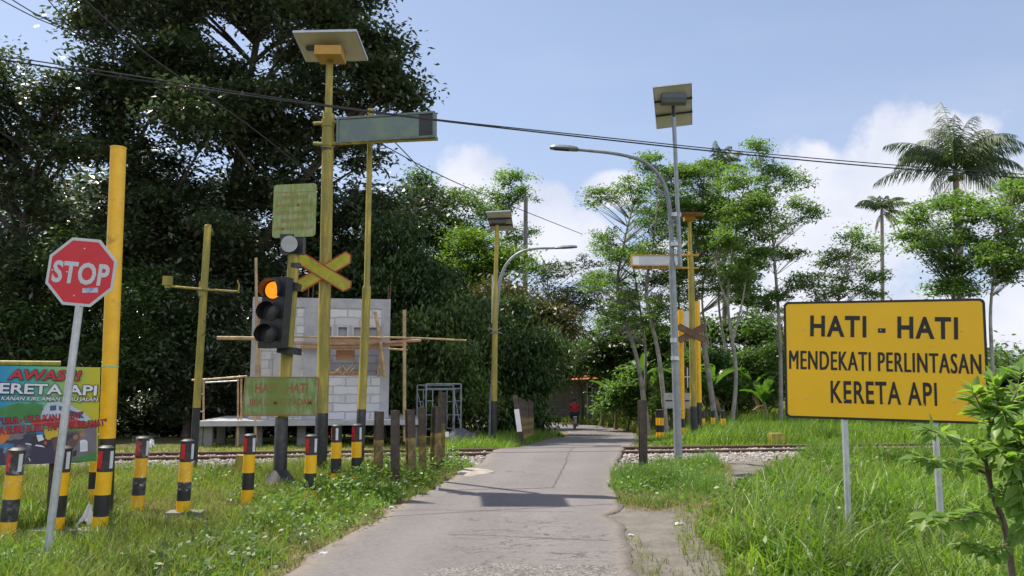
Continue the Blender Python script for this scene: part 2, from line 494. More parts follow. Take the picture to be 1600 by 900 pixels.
def mat_block():
    """pale aerated-concrete blocks with thick grey joints (object axes x along the wall, z up)"""
    t = NT('white block wall')
    v = t.coord()
    s = t.n('ShaderNodeSeparateXYZ'); t.set(s.inputs[0], v)
    c = t.n('ShaderNodeCombineXYZ'); t.set(c.inputs[0], t.m('ADD', s.outputs[0], s.outputs[1])); t.set(c.inputs[1], s.outputs[2])
    nz = t.n('ShaderNodeTexNoise'); t.set(nz.inputs['Vector'], v); nz.inputs['Scale'].default_value = 5
    vv = t.n('ShaderNodeVectorMath', operation='MULTIPLY_ADD'); t.set(vv.inputs[0], nz.outputs['Color']); vv.inputs[1].default_value = (.07, .07, 0); t.set(vv.inputs[2], c.outputs[0])
    b = t.n('ShaderNodeTexBrick'); t.set(b.inputs['Vector'], vv.outputs[0])
    b.inputs['Scale'].default_value = 1.0; b.inputs['Brick Width'].default_value = .62; b.inputs['Row Height'].default_value = .215
    b.inputs['Mortar Size'].default_value = .02; b.inputs['Mortar Smooth'].default_value = .3; b.inputs['Bias'].default_value = 0
    b.inputs['Color1'].default_value = (.58, .58, .59, 1); b.inputs['Color2'].default_value = (.48, .48, .49, 1); b.inputs['Mortar'].default_value = (.36, .36, .37, 1)
    smear = t.ramp(t.noise(2.2, 8, .7), .50, .68)
    col = t.mix(t.m('MULTIPLY', smear, .7), b.outputs['Color'], (.36, .36, .365))
    nr = t.bump(t.m('SUBTRACT', t.m('MULTIPLY', t.noise(30, 4), .3), b.outputs['Fac']), .5, .012)
    return t.done(t.pbr(col, .92, 0, nr, .2))
M['block'] = mat_block()

def mat_greyblock():
    t = NT('grey cement block wall')
    v = t.coord()
    s = t.n('ShaderNodeSeparateXYZ'); t.set(s.inputs[0], v)
    c = t.n('ShaderNodeCombineXYZ'); t.set(c.inputs[0], t.m('ADD', s.outputs[0], s.outputs[1])); t.set(c.inputs[1], s.outputs[2])
    b = t.n('ShaderNodeTexBrick'); t.set(b.inputs['Vector'], c.outputs[0])
    b.inputs['Scale'].default_value = 1.0; b.inputs['Brick Width'].default_value = .4; b.inputs['Row Height'].default_value = .2
    b.inputs['Mortar Size'].default_value = .012
    b.inputs['Color1'].default_value = (.27, .25, .24, 1); b.inputs['Color2'].default_value = (.21, .20, .19, 1); b.inputs['Mortar'].default_value = (.15, .145, .14, 1)
    col = t.mix(t.ramp(t.noise(1.5, 6, .6), .5, .75), b.outputs['Color'], (.15, .15, .13))
    return t.done(t.pbr(col, .95, 0, None, .2))
M['greyblock'] = mat_greyblock()

def mat_faded_sign(name, base, algae, fade_letters=None, cx=0.0, cw=.28):
    """sign sheet overgrown with green algae in vertical runs; letters fade where the growth is thick"""
    t = NT(name)
    v = t.coord()
    run = t.noise(5, 6, .6, t.map(v, (5, 5, .7)))
    blot = t.noise(6, 5, .6, v)
    g = t.ramp(t.m('ADD', t.m('MULTIPLY', run, .6), t.m('MULTIPLY', blot, .4)), .36, .6)
    gen = t.n('ShaderNodeSeparateXYZ'); t.set(gen.inputs[0], v)
    band = t.m('SUBTRACT', 1.0, t.ramp(t.m('ABSOLUTE', t.m('SUBTRACT', gen.outputs[0], cx)), cw * .35, cw))
    f = t.m('MAXIMUM', g, band)
    col = t.mix(t.m('MULTIPLY', f, .9), fade_letters or base, algae)
    col = t.mix(t.ramp(t.noise(9, 5, .6, t.map(v, (4, 4, .6))), .55, .75, 0, .5), col, tuple(q * .55 for q in algae))
    return t.done(t.pbr(col, .6, 0, None, .3))

# foliage
M['leaf_dark'] = leafy('dark glossy leaves', [(.048, .076, .042), (.066, .108, .046), (.088, .130, .056), (.13, .115, .066), (.07, .115, .055)], .28, tcol=(1.25, 1.5, .9), rough=.36, spec=.9, big=.4, bigscale=.5)
M['leaf_bush'] = leafy('understorey leaves', [(.032, .062, .020), (.050, .095, .028), (.08, .135, .036), (.042, .08, .026)], .30, rough=.48, spec=.38, big=.4, bigscale=1.1)
M['leaf_olive'] = leafy('olive green leaves', [(.05, .095, .026), (.08, .14, .034), (.12, .185, .045), (.15, .195, .055)], .32, rough=.45, big=.45, bigscale=.9)
M['leaf_mid'] = leafy('mid green leaves', [(.05, .105, .026), (.075, .145, .034), (.11, .18, .045)], .38, rough=.45, big=.25)
M['leaf_feather'] = leafy('feathery light green leaves', [(.075, .15, .040), (.11, .20, .05), (.155, .25, .065)], .5, rough=.5, big=.25)
M['leaf_bright'] = leafy('bright yellow-green leaves', [(.08, .16, .02), (.12, .21, .028), (.15, .24, .04)], .42, rough=.5, big=.2)
M['leaf_brown'] = leafy('green leaves with rusty flush', [(.05, .07, .02), (.08, .09, .025), (.12, .085, .035), (.10, .12, .03)], .25, rough=.45, big=.25)
M['palm_leaf'] = leafy('coconut fronds', [(.035, .07, .025), (.055, .095, .03), (.085, .115, .04)], .25, rough=.5, spec=.35, big=.15)
M['palm_dry'] = leafy('dry palm fronds', [(.16, .13, .07), (.22, .17, .09), (.10, .10, .05)], .2, rough=.6, big=.1)
M['banana_leaf'] = leafy('banana leaves', [(.05, .12, .025), (.075, .16, .03), (.11, .20, .04)], .4, rough=.35, spec=.5, big=.2)
M['banana_dry'] = leafy('withered banana leaves', [(.24, .16, .08), (.30, .20, .10)], .2, rough=.7)
M['shrub_leaf'] = leafy('guava leaves', [(.15, .26, .06), (.19, .31, .07), (.24, .35, .09)], .5, rough=.45, spec=.45, big=.15, bigscale=3)
M['grass_tall'] = leafy('tall green grass', [(.088, .185, .016), (.122, .24, .021), (.17, .285, .035), (.24, .32, .08)], .42, rough=.45, spec=.35, big=.45, bigscale=.9)
M['grass_short'] = leafy('short verge grass', [(.105, .175, .022), (.14, .22, .028), (.195, .245, .043), (.28, .255, .095)], .4, rough=.55, spec=.3, big=.4, bigscale=.8)
M['grass_dry'] = leafy('straw coloured grass', [(.26, .21, .10), (.32, .27, .13), (.20, .21, .07)], .3, rough=.65, spec=.2, big=.2)
M['weed'] = leafy('broad verge weeds', [(.085, .18, .03), (.115, .22, .038), (.16, .26, .055)], .4, rough=.45, big=.3, bigscale=1.2)
M['weed_blue'] = leafy('dull grey-green weeds', [(.07, .13, .04), (.10, .165, .055), (.14, .19, .07)], .35, rough=.5, big=.3, bigscale=1.2)

# ================================================================== GROUND, ROAD, TRACK
RB_Y = [2, 5, 6.6, 7.37, 8.67, 9.7, 10.64, 11.7, 13.06, 15.5, 17]
RB_X = [1.55, 1.58, 1.63, 1.69, 1.87, 2.1, 2.55, 3.25, 3.9, 5.2, 6.3]
def right_bank(y): return np.interp(y, RB_Y, RB_X)
def in_island(x, y, k=1.0):
    dx = (x - 2.30 - .30 * (y - 12.6)) / (.98 * k); dy = (y - 12.6) / (2.5 * k)
    return dx * dx + dy * dy + 0.25 * hnoise(x * 1.7, y * 1.7) < 1

def mat_ground():
    t = NT('soil and turf')
    v = t.coord()
    soil = t.mix(t.ramp(t.noise(1.2, 6, .65), .3, .7), (.075, .07, .03), (.14, .125, .055))
    soil = t.mix(t.ramp(t.noise(14, 5, .7), .45, .7), soil, (.06, .085, .022))
    grav = t.mix(t.ramp(t.noise(2.5, 8, .7), .3, .7), (.135, .12, .105), (.215, .198, .178))
    grav = t.mix(t.ramp(t.noise(55, 4, .7), .5, .75), grav, (.085, .076, .068))
    grav = t.mix(t.ramp(t.noise(34, 3, .6), .66, .78), grav, (.38, .36, .34))
    dirt = t.mix(t.ramp(t.noise(6, 8, .7), .3, .7), (.13, .10, .07), (.25, .20, .145))
    dry = t.mix(t.ramp(t.noise(5, 8, .7), .3, .7), (.13, .14, .045), (.27, .235, .11))
    edge = t.m('MULTIPLY', t.m('SUBTRACT', t.noise(7, 6, .7), .5), 1.1)
    def mask(a): return t.ramp(t.m('ADD', t.attr(a), edge), .35, .65)
    c = t.mix(mask('dry'), soil, dry)
    c = t.mix(mask('dirt'), c, dirt)
    c = t.mix(mask('grav'), c, grav)
    h = t.m('ADD', t.m('MULTIPLY', t.noise(9, 8, .7), 1.0), t.m('MULTIPLY', t.noise(60, 4, .7), .35))
    return t.done(t.pbr(c, .97, 0, t.bump(h, .9, .03), .15))

def build_ground():
    xs = np.concatenate([[-3500, -1500, -700, -350, -180, -110, -80], np.arange(-60, -14, 1.6), np.arange(-14, 14, .16), np.arange(14, 40, .8), np.arange(40, 70, 3), [80, 110, 180, 350, 700, 1500, 3500]])
    ys = np.concatenate([[-900, -300, -100, -40, -20, -10, -5, -2], np.arange(0, 24, .16), np.arange(24, 50, .45), np.arange(50, 80, 2.5), [85, 95, 120, 180, 300, 600, 1200, 2500, 5000]])
    X, Y = np.meshgrid(xs, ys)
    Z = gz(X, Y)
    inside = (X > road_l(Y) + .14) & (X < road_r(Y) - .14) & (Y < 70)
    Z = Z - inside * 0.07
    fine = (Y < 26) & (np.abs(X) < 14) & ~inside
    Z = Z + fine * rng.normal(0, .006, Z.shape)
    n, mcol = X.shape
    idx = np.arange(n * mcol).reshape(n, mcol)
    faces = np.stack([idx[:-1, :-1], idx[:-1, 1:], idx[1:, 1:], idx[1:, :-1]], -1).reshape(-1, 4)
    me = fast_mesh('ground', np.stack([X, Y, Z], -1).reshape(-1, 3), faces)
    me.polygons.foreach_set('use_smooth', np.ones(len(me.polygons), dtype=bool))
    x = X.ravel(); y = Y.ravel()
    isl = in_island(x, y)
    grav = ((x > road_r(y) - .3) & (x < right_bank(y) + .05) & (y < track_y(x) - .9) & ~isl).astype(float)
    dl = np.minimum(np.abs(x - road_l(y)), np.abs(x - road_r(y)))
    dirt = np.exp(-(dl / .33) ** 2) * (y < 60)
    ty = y - track_y(x)
    dry = ((ty > 1.3) & (ty < 4.2) & (np.abs(x) < 40)).astype(float)
    for nm, a in (('grav', grav), ('dirt', dirt), ('dry', dry)):
        at_ = me.attributes.new(nm, 'FLOAT', 'POINT'); at_.data.foreach_set('value', a.astype(np.float32))
    o = link_mesh('ground', me, mat_ground()); o['kind'] = 'structure'
build_ground()

def mat_asphalt():
    t = NT('worn asphalt')
    v = t.coord()
    base = t.mix(t.ramp(t.noise(.8, 7, .65), .3, .7), (.122, .114, .114), (.172, .163, .163))
    base = t.mix(t.ramp(t.noise(4.5, 8, .7), .35, .7, 0, .5), base, (.108, .099, .096))
    base = t.mix(t.ramp(t.noise(120, 3, .6), .46, .72, 0, .75), base, (.27, .25, .24))
    base = t.mix(t.ramp(t.noise(90, 3, .6, t.map(v, (1, 1, 1), loc=(7, 3, 0))), .5, .74, 0, .7), base, (.06, .055, .052))
    pt = t.n('ShaderNodeTexVoronoi', feature='F1'); t.set(pt.inputs['Vector'], t.map(v, (.42, .25, .1))); pt.inputs['Scale'].default_value = 1.0; pt.inputs['Randomness'].default_value = 1.0
    pc = t.n('ShaderNodeSeparateColor'); t.set(pc.inputs[0], pt.outputs['Color'])
    base = t.mix(t.ramp(pc.outputs[0], .1, .9, 0, .38), base, (.115, .106, .104))
    base = t.mix(t.ramp(t.noise(17, 7, .75), .40, .66, 0, .5), base, (.195, .185, .187))
    base = t.mix(t.ramp(t.noise(23, 6, .75, t.map(v, (1, 1, 1), loc=(11, 5, 0))), .50, .70, 0, .6), base, (.075, .069, .067))
    # long wheel lanes polished paler
    lane = t.attr('across')
    base = t.mix(t.m('MULTIPLY', t.ramp(t.m('ABSOLUTE', t.m('SUBTRACT', t.m('ABSOLUTE', lane), .45)), .0, .3, 1, 0), .3), base, (.195, .182, .176))
    # cracks
    dis = t.n('ShaderNodeVectorMath', operation='MULTIPLY_ADD')
    t.set(dis.inputs[0], t.noise(2.2, 6, .65, v, out='Color')); dis.inputs[1].default_value = (.9, .9, 0); t.set(dis.inputs[2], v)
    vo = t.n('ShaderNodeTexVoronoi', feature='DISTANCE_TO_EDGE'); t.set(vo.inputs['Vector'], t.map(dis.outputs[0], (.55, 1.1, .2))); vo.inputs['Scale'].default_value = .8
    crack = t.m('MULTIPLY', t.ramp(vo.outputs['Distance'], .004, .016, 1, 0), t.ramp(t.noise(.7, 3), .54, .62))
    vo2 = t.n('ShaderNodeTexVoronoi', feature='DISTANCE_TO_EDGE'); t.set(vo2.inputs['Vector'], t.map(dis.outputs[0], (1.2, 3.2, .2))); vo2.inputs['Scale'].default_value = 1.6
    crack2 = t.m('MULTIPLY', t.ramp(vo2.outputs['Distance'], .01, .04, 1, 0), t.attr('worn'))
    cr = t.m('MAXIMUM', t.m('MULTIPLY', crack, .6), t.m('MULTIPLY', t.m('MULTIPLY', crack2, .9), t.ramp(t.noise(1.6, 3), .42, .52)))
    # potholed stretch: bare stone
    brk = t.ramp(t.m('ADD', t.attr('broken'), t.m('MULTIPLY', t.m('SUBTRACT', t.noise(6, 7, .7), .5), 1.3)), .52, .6)
    stone = t.mix(t.ramp(t.noise(48, 5, .75), .4, .62), (.075, .07, .066), (.27, .255, .24))
    c = t.mix(brk, base, stone)
    c = t.mix(t.m('MULTIPLY', cr, .8), c, (.045, .040, .037))
    # dust drifting in from the edge
    dust = t.ramp(t.m('ADD', t.attr('edge'), t.m('MULTIPLY', t.m('SUBTRACT', t.noise(5, 8, .7), .5), .9)), .35, .9)
    c = t.mix(t.m('MULTIPLY', dust, .65), c, (.20, .172, .145))
    h = t.m('SUBTRACT', t.m('ADD', t.m('MULTIPLY', t.noise(110, 3, .6), .55), t.m('MULTIPLY', t.noise(45, 5, .75), t.m('MULTIPLY', brk, 1.6))), t.m('MULTIPLY', cr, 1.0))
    return t.done(t.pbr(c, .85, 0, t.bump(h, .6, .012), .3))

def build_road():
    ys = np.concatenate([np.arange(-6, 2, .5), np.arange(2, 24, .09), np.arange(24, 70, .5)])
    ca = np.linspace(-1, 1, 25)
    L = road_l(ys)[:, None]; R = road_r(ys)[:, None]
    X = (L + R) / 2 + (R - L) / 2 * ca[None, :]
    Y = np.repeat(ys[:, None], len(ca), 1)
    Z = road_z(X, Y)
    # broken surface near the viewer: real dips
    bx = (X - .15) / .95; by = (Y - 6.72) / .34
    broken = np.exp(-(bx * bx + by * by) ** 2)
    worn = np.exp(-((Y - 7.9) / 1.5) ** 4) * smooth(-1.0, .2, X)
    Z = Z - broken * .012 * (0.6 + .4 * np.sin(X * 23 + Y * 17))
    edge = np.abs(ca[None, :] * np.ones_like(Y)) ** 4.2
    # skirts
    X = np.concatenate([X[:, :1] - .03, X, X[:, -1:] + .03], 1); Y = np.concatenate([Y[:, :1], Y, Y[:, -1:]], 1)
    Z = np.concatenate([Z[:, :1] - .2, Z, Z[:, -1:] - .2], 1)
    pad = lambda a: np.concatenate([a[:, :1], a, a[:, -1:]], 1)
    broken, worn, edge = pad(broken), pad(worn), pad(edge)
    across = pad(np.repeat(ca[None, :], len(ys), 0))
    n, mc = X.shape
    idx = np.arange(n * mc).reshape(n, mc)
    faces = np.stack([idx[:-1, :-1], idx[:-1, 1:], idx[1:, 1:], idx[1:, :-1]], -1).reshape(-1, 4)
    me = fast_mesh('road', np.stack([X, Y, Z], -1).reshape(-1, 3), faces)
    me.polygons.foreach_set('use_smooth', np.ones(len(me.polygons), dtype=bool))
    for nm, a in (('broken', broken), ('worn', worn), ('edge', edge), ('across', across)):
        q = me.attributes.new(nm, 'FLOAT', 'POINT'); q.data.foreach_set('value', a.ravel().astype(np.float32))
    o = link_mesh('road', me, mat_asphalt()); o['kind'] = 'structure'
build_road()

# seams of old tar patches, real thin strips on the road
def seam(pts, w, name):
    P = arc_pts([(p.x, p.y, 0) for p in pts], 8)
    vs, fs = [], []
    for i, p in enumerate(P):
        t = (P[min(i + 1, len(P) - 1)] - P[max(0, i - 1)]).normalized(); s = Vector((-t.y, t.x, 0))
        ww = w * (0.6 + .5 * abs(math.sin(i * 1.7)))
        j = .012 * math.sin(i * 2.3)
        for q in (-1, 1):
            c = p + s * (q * ww + j)
            vs.append((c.x, c.y, float(road_z(c.x, c.y)) + .004))
    for i in range(len(P) - 1): fs.append((2 * i, 2 * i + 1, 2 * i + 3, 2 * i + 2))
    mb = MB(); mb.add(vs, fs); o = mb.build(name, plain('old tar', (.085, .078, .075), .8, var=.3, scale=20)); o['kind'] = 'structure'
def RP(px, py):
    return foot(px, py)
seam([RP(697, 768), RP(760, 766), RP(800, 766), RP(864, 764)], .011, 'road_seam')
seam([RP(864, 764), RP(876, 740), RP(888, 718), RP(897, 706)], .012, 'road_seam')
seam([RP(560, 803), RP(680, 799), RP(780, 801), RP(900, 802)], .005, 'road_seam')
seam([RP(700, 838), RP(760, 839), RP(830, 843), RP(960, 848)], .007, 'road_seam')

# cement spill beside the crossing
def cement_patch():
    a = foot(738, 739)
    vs = [(a.x, a.y, 0)]; fs = []; n = 28
    for ring, rr in ((1, .55), (2, 1.0)):
        for k in range(n):
            th = 2 * math.pi * k / n
            r = rr * (1 + .18 * math.sin(3 * th + 1) + .1 * math.sin(7 * th))
            vs.append((a.x + math.cos(th) * .36 * r, a.y + math.sin(th) * .62 * r, 0))
    out = []
    for i, (x, y, z) in enumerate(vs):
        rim = i > n
        out.append((x, y, float(max(road_z(x, y), G(x, y))) + (-.03 if rim else .03)))
    for k in range(n):
        k2 = (k + 1) % n
        fs.append((0, 1 + k, 1 + k2)); fs.append((1 + k, 1 + n + k, 1 + n + k2, 1 + k2))
    mb = MB(); mb.add(out, fs, 0, True); o = mb.build('cement_patch', M['cement']); o['kind'] = 'structure'
cement_patch()

# ---- railway
RAIL_TOP = 0.225
def rail_profile():
    h = .15
    return [(-.06, 0), (.06, 0), (.06, .012), (.010, .03), (.010, .105), (.034, .118), (.034, .142), (.028, h), (-.028, h), (-.034, .142), (-.034, .118), (-.010, .105), (-.010, .03), (-.06, .012)]
def track_pt(s, off, z):
    p = Vector((0, 16.29, 0)) + TT * s + TN * off
    return Vector((p.x, p.y, z))
tr = thing('railway_track', 'single railway track with two rusty brown rails crossing the asphalt road', 'railway track', (0, 16.8, 0))
for off in (0.0, 1.137):
    mb = MB(); prof = rail_profile(); ss = [-60, -20, 0, 20, 60, 110]
    k = len(prof); vs = []
    for s_ in ss:
        for a, b in prof: vs.append(track_pt(s_, off + a, RAIL_TOP - .15 + b))
    fs = []; mi = []
    b0 = 0
    mb.v = [tuple(q) for q in vs]
    for i in range(len(ss) - 1):
        for j in range(k):
            j2 = (j + 1) % k
            mb.f.append([i * k + j, i * k + j2, (i + 1) * k + j2, (i + 1) * k + j]); mb.m.append(1 if 6 <= j <= 8 else 0); mb.sm.append(False)
    mb.build('rail', [M['rust'], M['rail_top']], tr)
sleepers = MB()
for i in range(-80, 90):
    c = track_pt(i * .6, .57, .055)
    if -1.4 < c.x < 3.4: continue
    sleepers.box(c, (.22, 2.0, .13), Matrix.Rotation(math.atan(TS), 3, 'Z'))
sl_o = sleepers.build('sleepers', M['concrete_dark'], tr); sl_o['kind'] = 'stuff'

def mat_stone():
    t = NT('ballast stone')
    g = t.n('ShaderNodeNewGeometry')
    c = t.mix(g.outputs['Random Per Island'], (.20, .18, .165), (.46, .43, .40))
    return t.done(t.pbr(c, .9, 0, None, .2))
def stones():
    N = 15000
    s = rng.uniform(-32, 30, N); off = np.concatenate([rng.uniform(-1.45, -.02, int(N * .62)), rng.uniform(.08, 1.05, int(N * .2)), rng.uniform(1.2, 2.0, N - int(N * .62) - int(N * .2))])
    s = np.where(rng.random(N) < .6, rng.uniform(-9, 9, N), s)
    px = TT.x * s + TN.x * off; py = 16.29 + TT.y * s + TN.y * off
    L = road_l(py) - .05; R = road_r(py) + .05
    t0 = np.clip((off + 1.45) / 1.2, 0, 1)
    keep = (px < L) | (px > R)
    dens = np.where(off < -.9, rng.random(N) < .75, True)
    keep &= dens
    px, py, off = px[keep], py[keep], off[keep]
    n = len(px)
    h = .055 * np.clip((off + 1.45) / .9, 0, 1) * np.clip((2.0 - off) / .6, 0, 1)
    z = gz(px, py) + h - .012 + rng.uniform(0, .02, n)
    base = np.array([[1, 0, 0], [-1, 0, 0], [0, 1, 0], [0, -1, 0], [0, 0, 1], [0, 0, -1]], float)
    f = np.array([[0, 2, 4], [2, 1, 4], [1, 3, 4], [3, 0, 4], [2, 0, 5], [1, 2, 5], [3, 1, 5], [0, 3, 5]])
    r = rng.uniform(.022, .05, (n, 1, 1)) * rng.uniform(.6, 1.25, (n, 6, 1))
    a = rng.uniform(0, 6.28, n); ca, sa = np.cos(a), np.sin(a)
    Rm = np.zeros((n, 3, 3)); tl = rng.uniform(-.8, .8, n); ct, st = np.cos(tl), np.sin(tl)
    Rm[:, 0, 0] = ca; Rm[:, 0, 1] = -sa * ct; Rm[:, 0, 2] = sa * st; Rm[:, 1, 0] = sa; Rm[:, 1, 1] = ca * ct; Rm[:, 1, 2] = -ca * st; Rm[:, 2, 1] = st; Rm[:, 2, 2] = ct
    v = np.einsum('nij,kj->nki', Rm, base) * r * np.array([1, 1, .8]) + np.stack([px, py, z], -1)[:, None, :]
    fs = (f[None] + (np.arange(n) * 6)[:, None, None]).reshape(-1, 3)
    o = link_mesh('ballast_stones', fast_mesh('ballast_stones', v.reshape(-1, 3), fs), mat_stone())
    tag(o, 'loose pale ballast stones lying along the rusty rails', 'ballast', kind='stuff')
stones()
def ballast_bed():
    ss = np.arange(-70, 110, .5)
    prof = [(-1.7, -.03), (-1.3, .012), (-.8, .045), (0, .06), (.57, .05), (1.14, .06), (1.7, .045), (2.1, -.03)]
    V = []; segs = []
    def flush():
        if len(V_) > 1: segs.append(list(V_))
    F = []; cnt = 0; prev = None
    for s in ss:
        row = []
        for off, h in prof:
            p = track_pt(s, off, 0)
            row.append((p.x, p.y, G(p.x, p.y) + h))
        x = track_pt(s, .5, 0)
        if road_l(x.y) + .3 < x.x < road_r(x.y) - .3:
            prev = None; continue
        b = len(V); V.extend(row)
        if prev is not None:
            for k in range(len(prof) - 1): F.append((prev + k, b + k, b + k + 1, prev + k + 1))
        prev = b
    mb = MB(); mb.add(V, F, 0, True)
    t = NT('ballast bed')
    c = t.mix(t.ramp(t.noise(28, 5, .75), .4, .62), (.10, .09, .08), (.38, .355, .33))
    m = t.done(t.pbr(c, .95, 0, t.bump(t.noise(28, 5, .75), 1.0, .05), .2))
    o = mb.build('ballast_bed', m); o['kind'] = 'structure'
ballast_bed()

# ================================================================== GRASS
def blades(name, P, h, w, lean, mat, label, cat='grass', segs=3):
    """P (N,3) roots; a tapered bent blade for each"""
    n = len(P)
    az = rng.uniform(0, 2 * np.pi, n); d = np.stack([np.cos(az), np.sin(az), np.zeros(n)], -1)
    fz = az + rng.uniform(-.9, .9, n) + np.pi / 2
    s = np.stack([np.cos(fz), np.sin(fz), np.zeros(n)], -1)
    ln = lean * rng.uniform(.25, 1.5, n)
    V = []
    for k in range(segs + 1):
        t = k / segs
        c = P + np.array([0, 0, 1.0]) * (h * (t - .32 * ln * t * t))[:, None] + d * (h * ln * .75 * t * t)[:, None]
        ww = (w * (1 - .88 * t ** 1.6) * (.55 if k == 0 else 1))[:, None] * .5
        V.append(c - s * ww); V.append(c + s * ww)
    V = np.stack(V, 1)
    q = np.array([[2 * k, 2 * k + 1, 2 * k + 3, 2 * k + 2] for k in range(segs)])
    F = (q[None] + (np.arange(n) * 2 * (segs + 1))[:, None, None]).reshape(-1, 4)
    o = link_mesh(name, fast_mesh(name, V.reshape(-1, 3), F), mat)
    tag(o, label, cat, kind='stuff')
    return o

def scatter(xr, yr, dens, mask):
    n = int((xr[1] - xr[0]) * (yr[1] - yr[0]) * dens)
    x = rng.uniform(*xr, n); y = rng.uniform(*yr, n)
    k = mask(x, y); return x[k], y[k]

def clump(x, y, per, spread):
    x = np.repeat(x, per) + rng.normal(0, spread, len(x) * per); y = np.repeat(y, per) + rng.normal(0, spread, len(y) * per)
    return x, y

BX = [(-4.1, 8.37), (-4.81, 8.03), (-4.54, 8.37), (-4.47, 10.02), (-3.75, 9.58), (-3.34, 10.59), (-3.97, 7.24)]
def trod(x, y):
    f = np.ones_like(x)
    for bx, by in BX: f = f * (1 - .45 * np.exp(-(((x - bx) / .3) ** 2 + ((y - by + .3) / .5) ** 2)))
    return f
def rooted(x, y): return np.stack([x, y, gz(x, y) - .01], -1)

def near_track(x, y): return (y - track_y(x) > -1.35) & (y - track_y(x) < 1.9)

# tall grass on the right bank
def m_tall(x, y): return (x > right_bank(y) + .15 * hnoise(x * 3, y * 3) + .05) & (y < track_y(x) - 1.5)
x, y = scatter((1.4, 13), (3.2, 17), 55, m_tall)
x, y = clump(x, y, 10, .07)
k = m_tall(x, y); x, y = x[k], y[k]
hh = (.36 + .16 * hnoise(x * 1.3, y * 1.3) + .10 * smooth(0, .8, x - right_bank(y))) * rng.uniform(.45, 1.25, len(x)) * (.45 + .55 * smooth(0, .6, x - right_bank(y)))
blades('tall_grass', rooted(x, y), np.clip(hh, .06, .85), rng.uniform(.012, .031, len(x)), 1.05, M['grass_tall'], 'tall bright green grass filling the bank around the yellow warning sign', segs=4)
x, y = scatter((1.6, 12), (4, 15.5), 40, lambda x, y: m_tall(x, y) & (hnoise(x * 1.2 + 5, y * 1.2) > .0))
x, y = clump(x, y, 4, .1)
blades('straw_blades', rooted(x, y), rng.uniform(.15, .5, len(x)), rng.uniform(.007, .014, len(x)), 1.3, M['grass_dry'], 'straw coloured dead blades scattered through the tall grass bank')
# a few pale reed-like tufts among it
tx = np.array([2.55, 2.75, 3.1, 2.35, 3.9, 2.9, 3.6, 4.6, 2.2]); ty = np.array([6.6, 7.4, 6.2, 8.4, 8.0, 9.3, 10.4, 9.0, 7.1])
x, y = clump(tx, ty, 26, .09)
blades('pale_grass_tufts', rooted(x, y), rng.uniform(.45, .8, len(x)), rng.uniform(.010, .020, len(x)), .7, leafy('pale green reed grass', [(.16, .25, .08), (.22, .30, .12)], .35), 'pale green arching tufts standing out of the tall grass bank', segs=4)
# low creeping growth at the foot of the bank
def m_foot(x, y): return (x > right_bank(y) - .22) & (x < right_bank(y) + .5) & (y < 15)
x, y = scatter((1.2, 7), (3.5, 15), 420, m_foot)
blades('bank_edge_grass', rooted(x, y), rng.uniform(.04, .16, len(x)), rng.uniform(.005, .011, len(x)), 1.0, M['grass_short'], 'short mixed grass along the foot of the green bank by the gravel path')
x, y = scatter((1.2, 7), (3.5, 15), 150, lambda x, y: m_foot(x, y) & (x < right_bank(y) + .2))
blades('straw_fringe', rooted(x, y), rng.uniform(.03, .13, len(x)), rng.uniform(.004, .009, len(x)), 1.2, M['grass_dry'], 'dry straw fringe between the gravel path and the green bank')
# wisps on the gravel shoulder
def m_wisp(x, y): return (np.abs(x - (1.13 + .02 * (y - 6))) < .13 + .08 * np.sin(y * 3)) & (hnoise(x * 4, y * 2) > -.2)
x, y = scatter((.9, 1.6), (4.5, 8.2), 700, m_wisp)
blades('shoulder_wisps', rooted(x, y), rng.uniform(.03, .12, len(x)), rng.uniform(.004, .008, len(x)), 1.1, M['grass_short'], 'sparse yellowish wisps of grass on the gravel shoulder right of the asphalt')

# island with the lone rail post
x, y = scatter((1.2, 4.2), (9.3, 15), 1500, lambda x, y: in_island(x, y) & (x > road_r(y) - .06))
hh = rng.uniform(.05, .20, len(x)) * (.4 + .7 * smooth(9.7, 11.5, y)) * np.clip(1 + 1.4 * hnoise(x * 2.5, y * 2.5), .3, 2.4) + .02
blades('island_grass', rooted(x, y), hh, rng.uniform(.006, .013, len(x)), .8, M['weed'], 'weedy green grass tuft growing around the lone rail post')
x, y = scatter((1.2, 4.4), (9.3, 15), 900, lambda x, y: in_island(x, y, 1.15) & ~in_island(x, y, .7) & (x > road_r(y) - .05))
blades('island_straw', rooted(x, y), rng.uniform(.04, .20, len(x)), rng.uniform(.004, .009, len(x)), 1.2, M['grass_dry'], 'dry straw at the rim of the weedy tuft by the road')

# left verge
def m_left(x, y): return (x < road_l(y) - .03 + .10 * hnoise(x * 3, y * 3)) & (y < track_y(x) - 1.15) & (x > -11)
x, y = scatter((-10, -0.6), (4.2, 15.6), 1150, m_left)
dl = road_l(y) - x
hh = rng.uniform(.06, .24, len(x)) * (.4 + .8 * smooth(.0, .9, dl)) * (1 + .5 * hnoise(x * 1.1, y * 1.1)) * (1 - .45 * np.exp(-(((x + 4.3) / 1.6) ** 2 + ((y - 10.2) / 1.6) ** 2)))
blades('verge_grass', rooted(x, y), np.clip(hh * trod(x, y), .03, .4), rng.uniform(.006, .012, len(x)), .85, M['grass_short'], 'short sunlit grass of the left verge around the striped bollards')
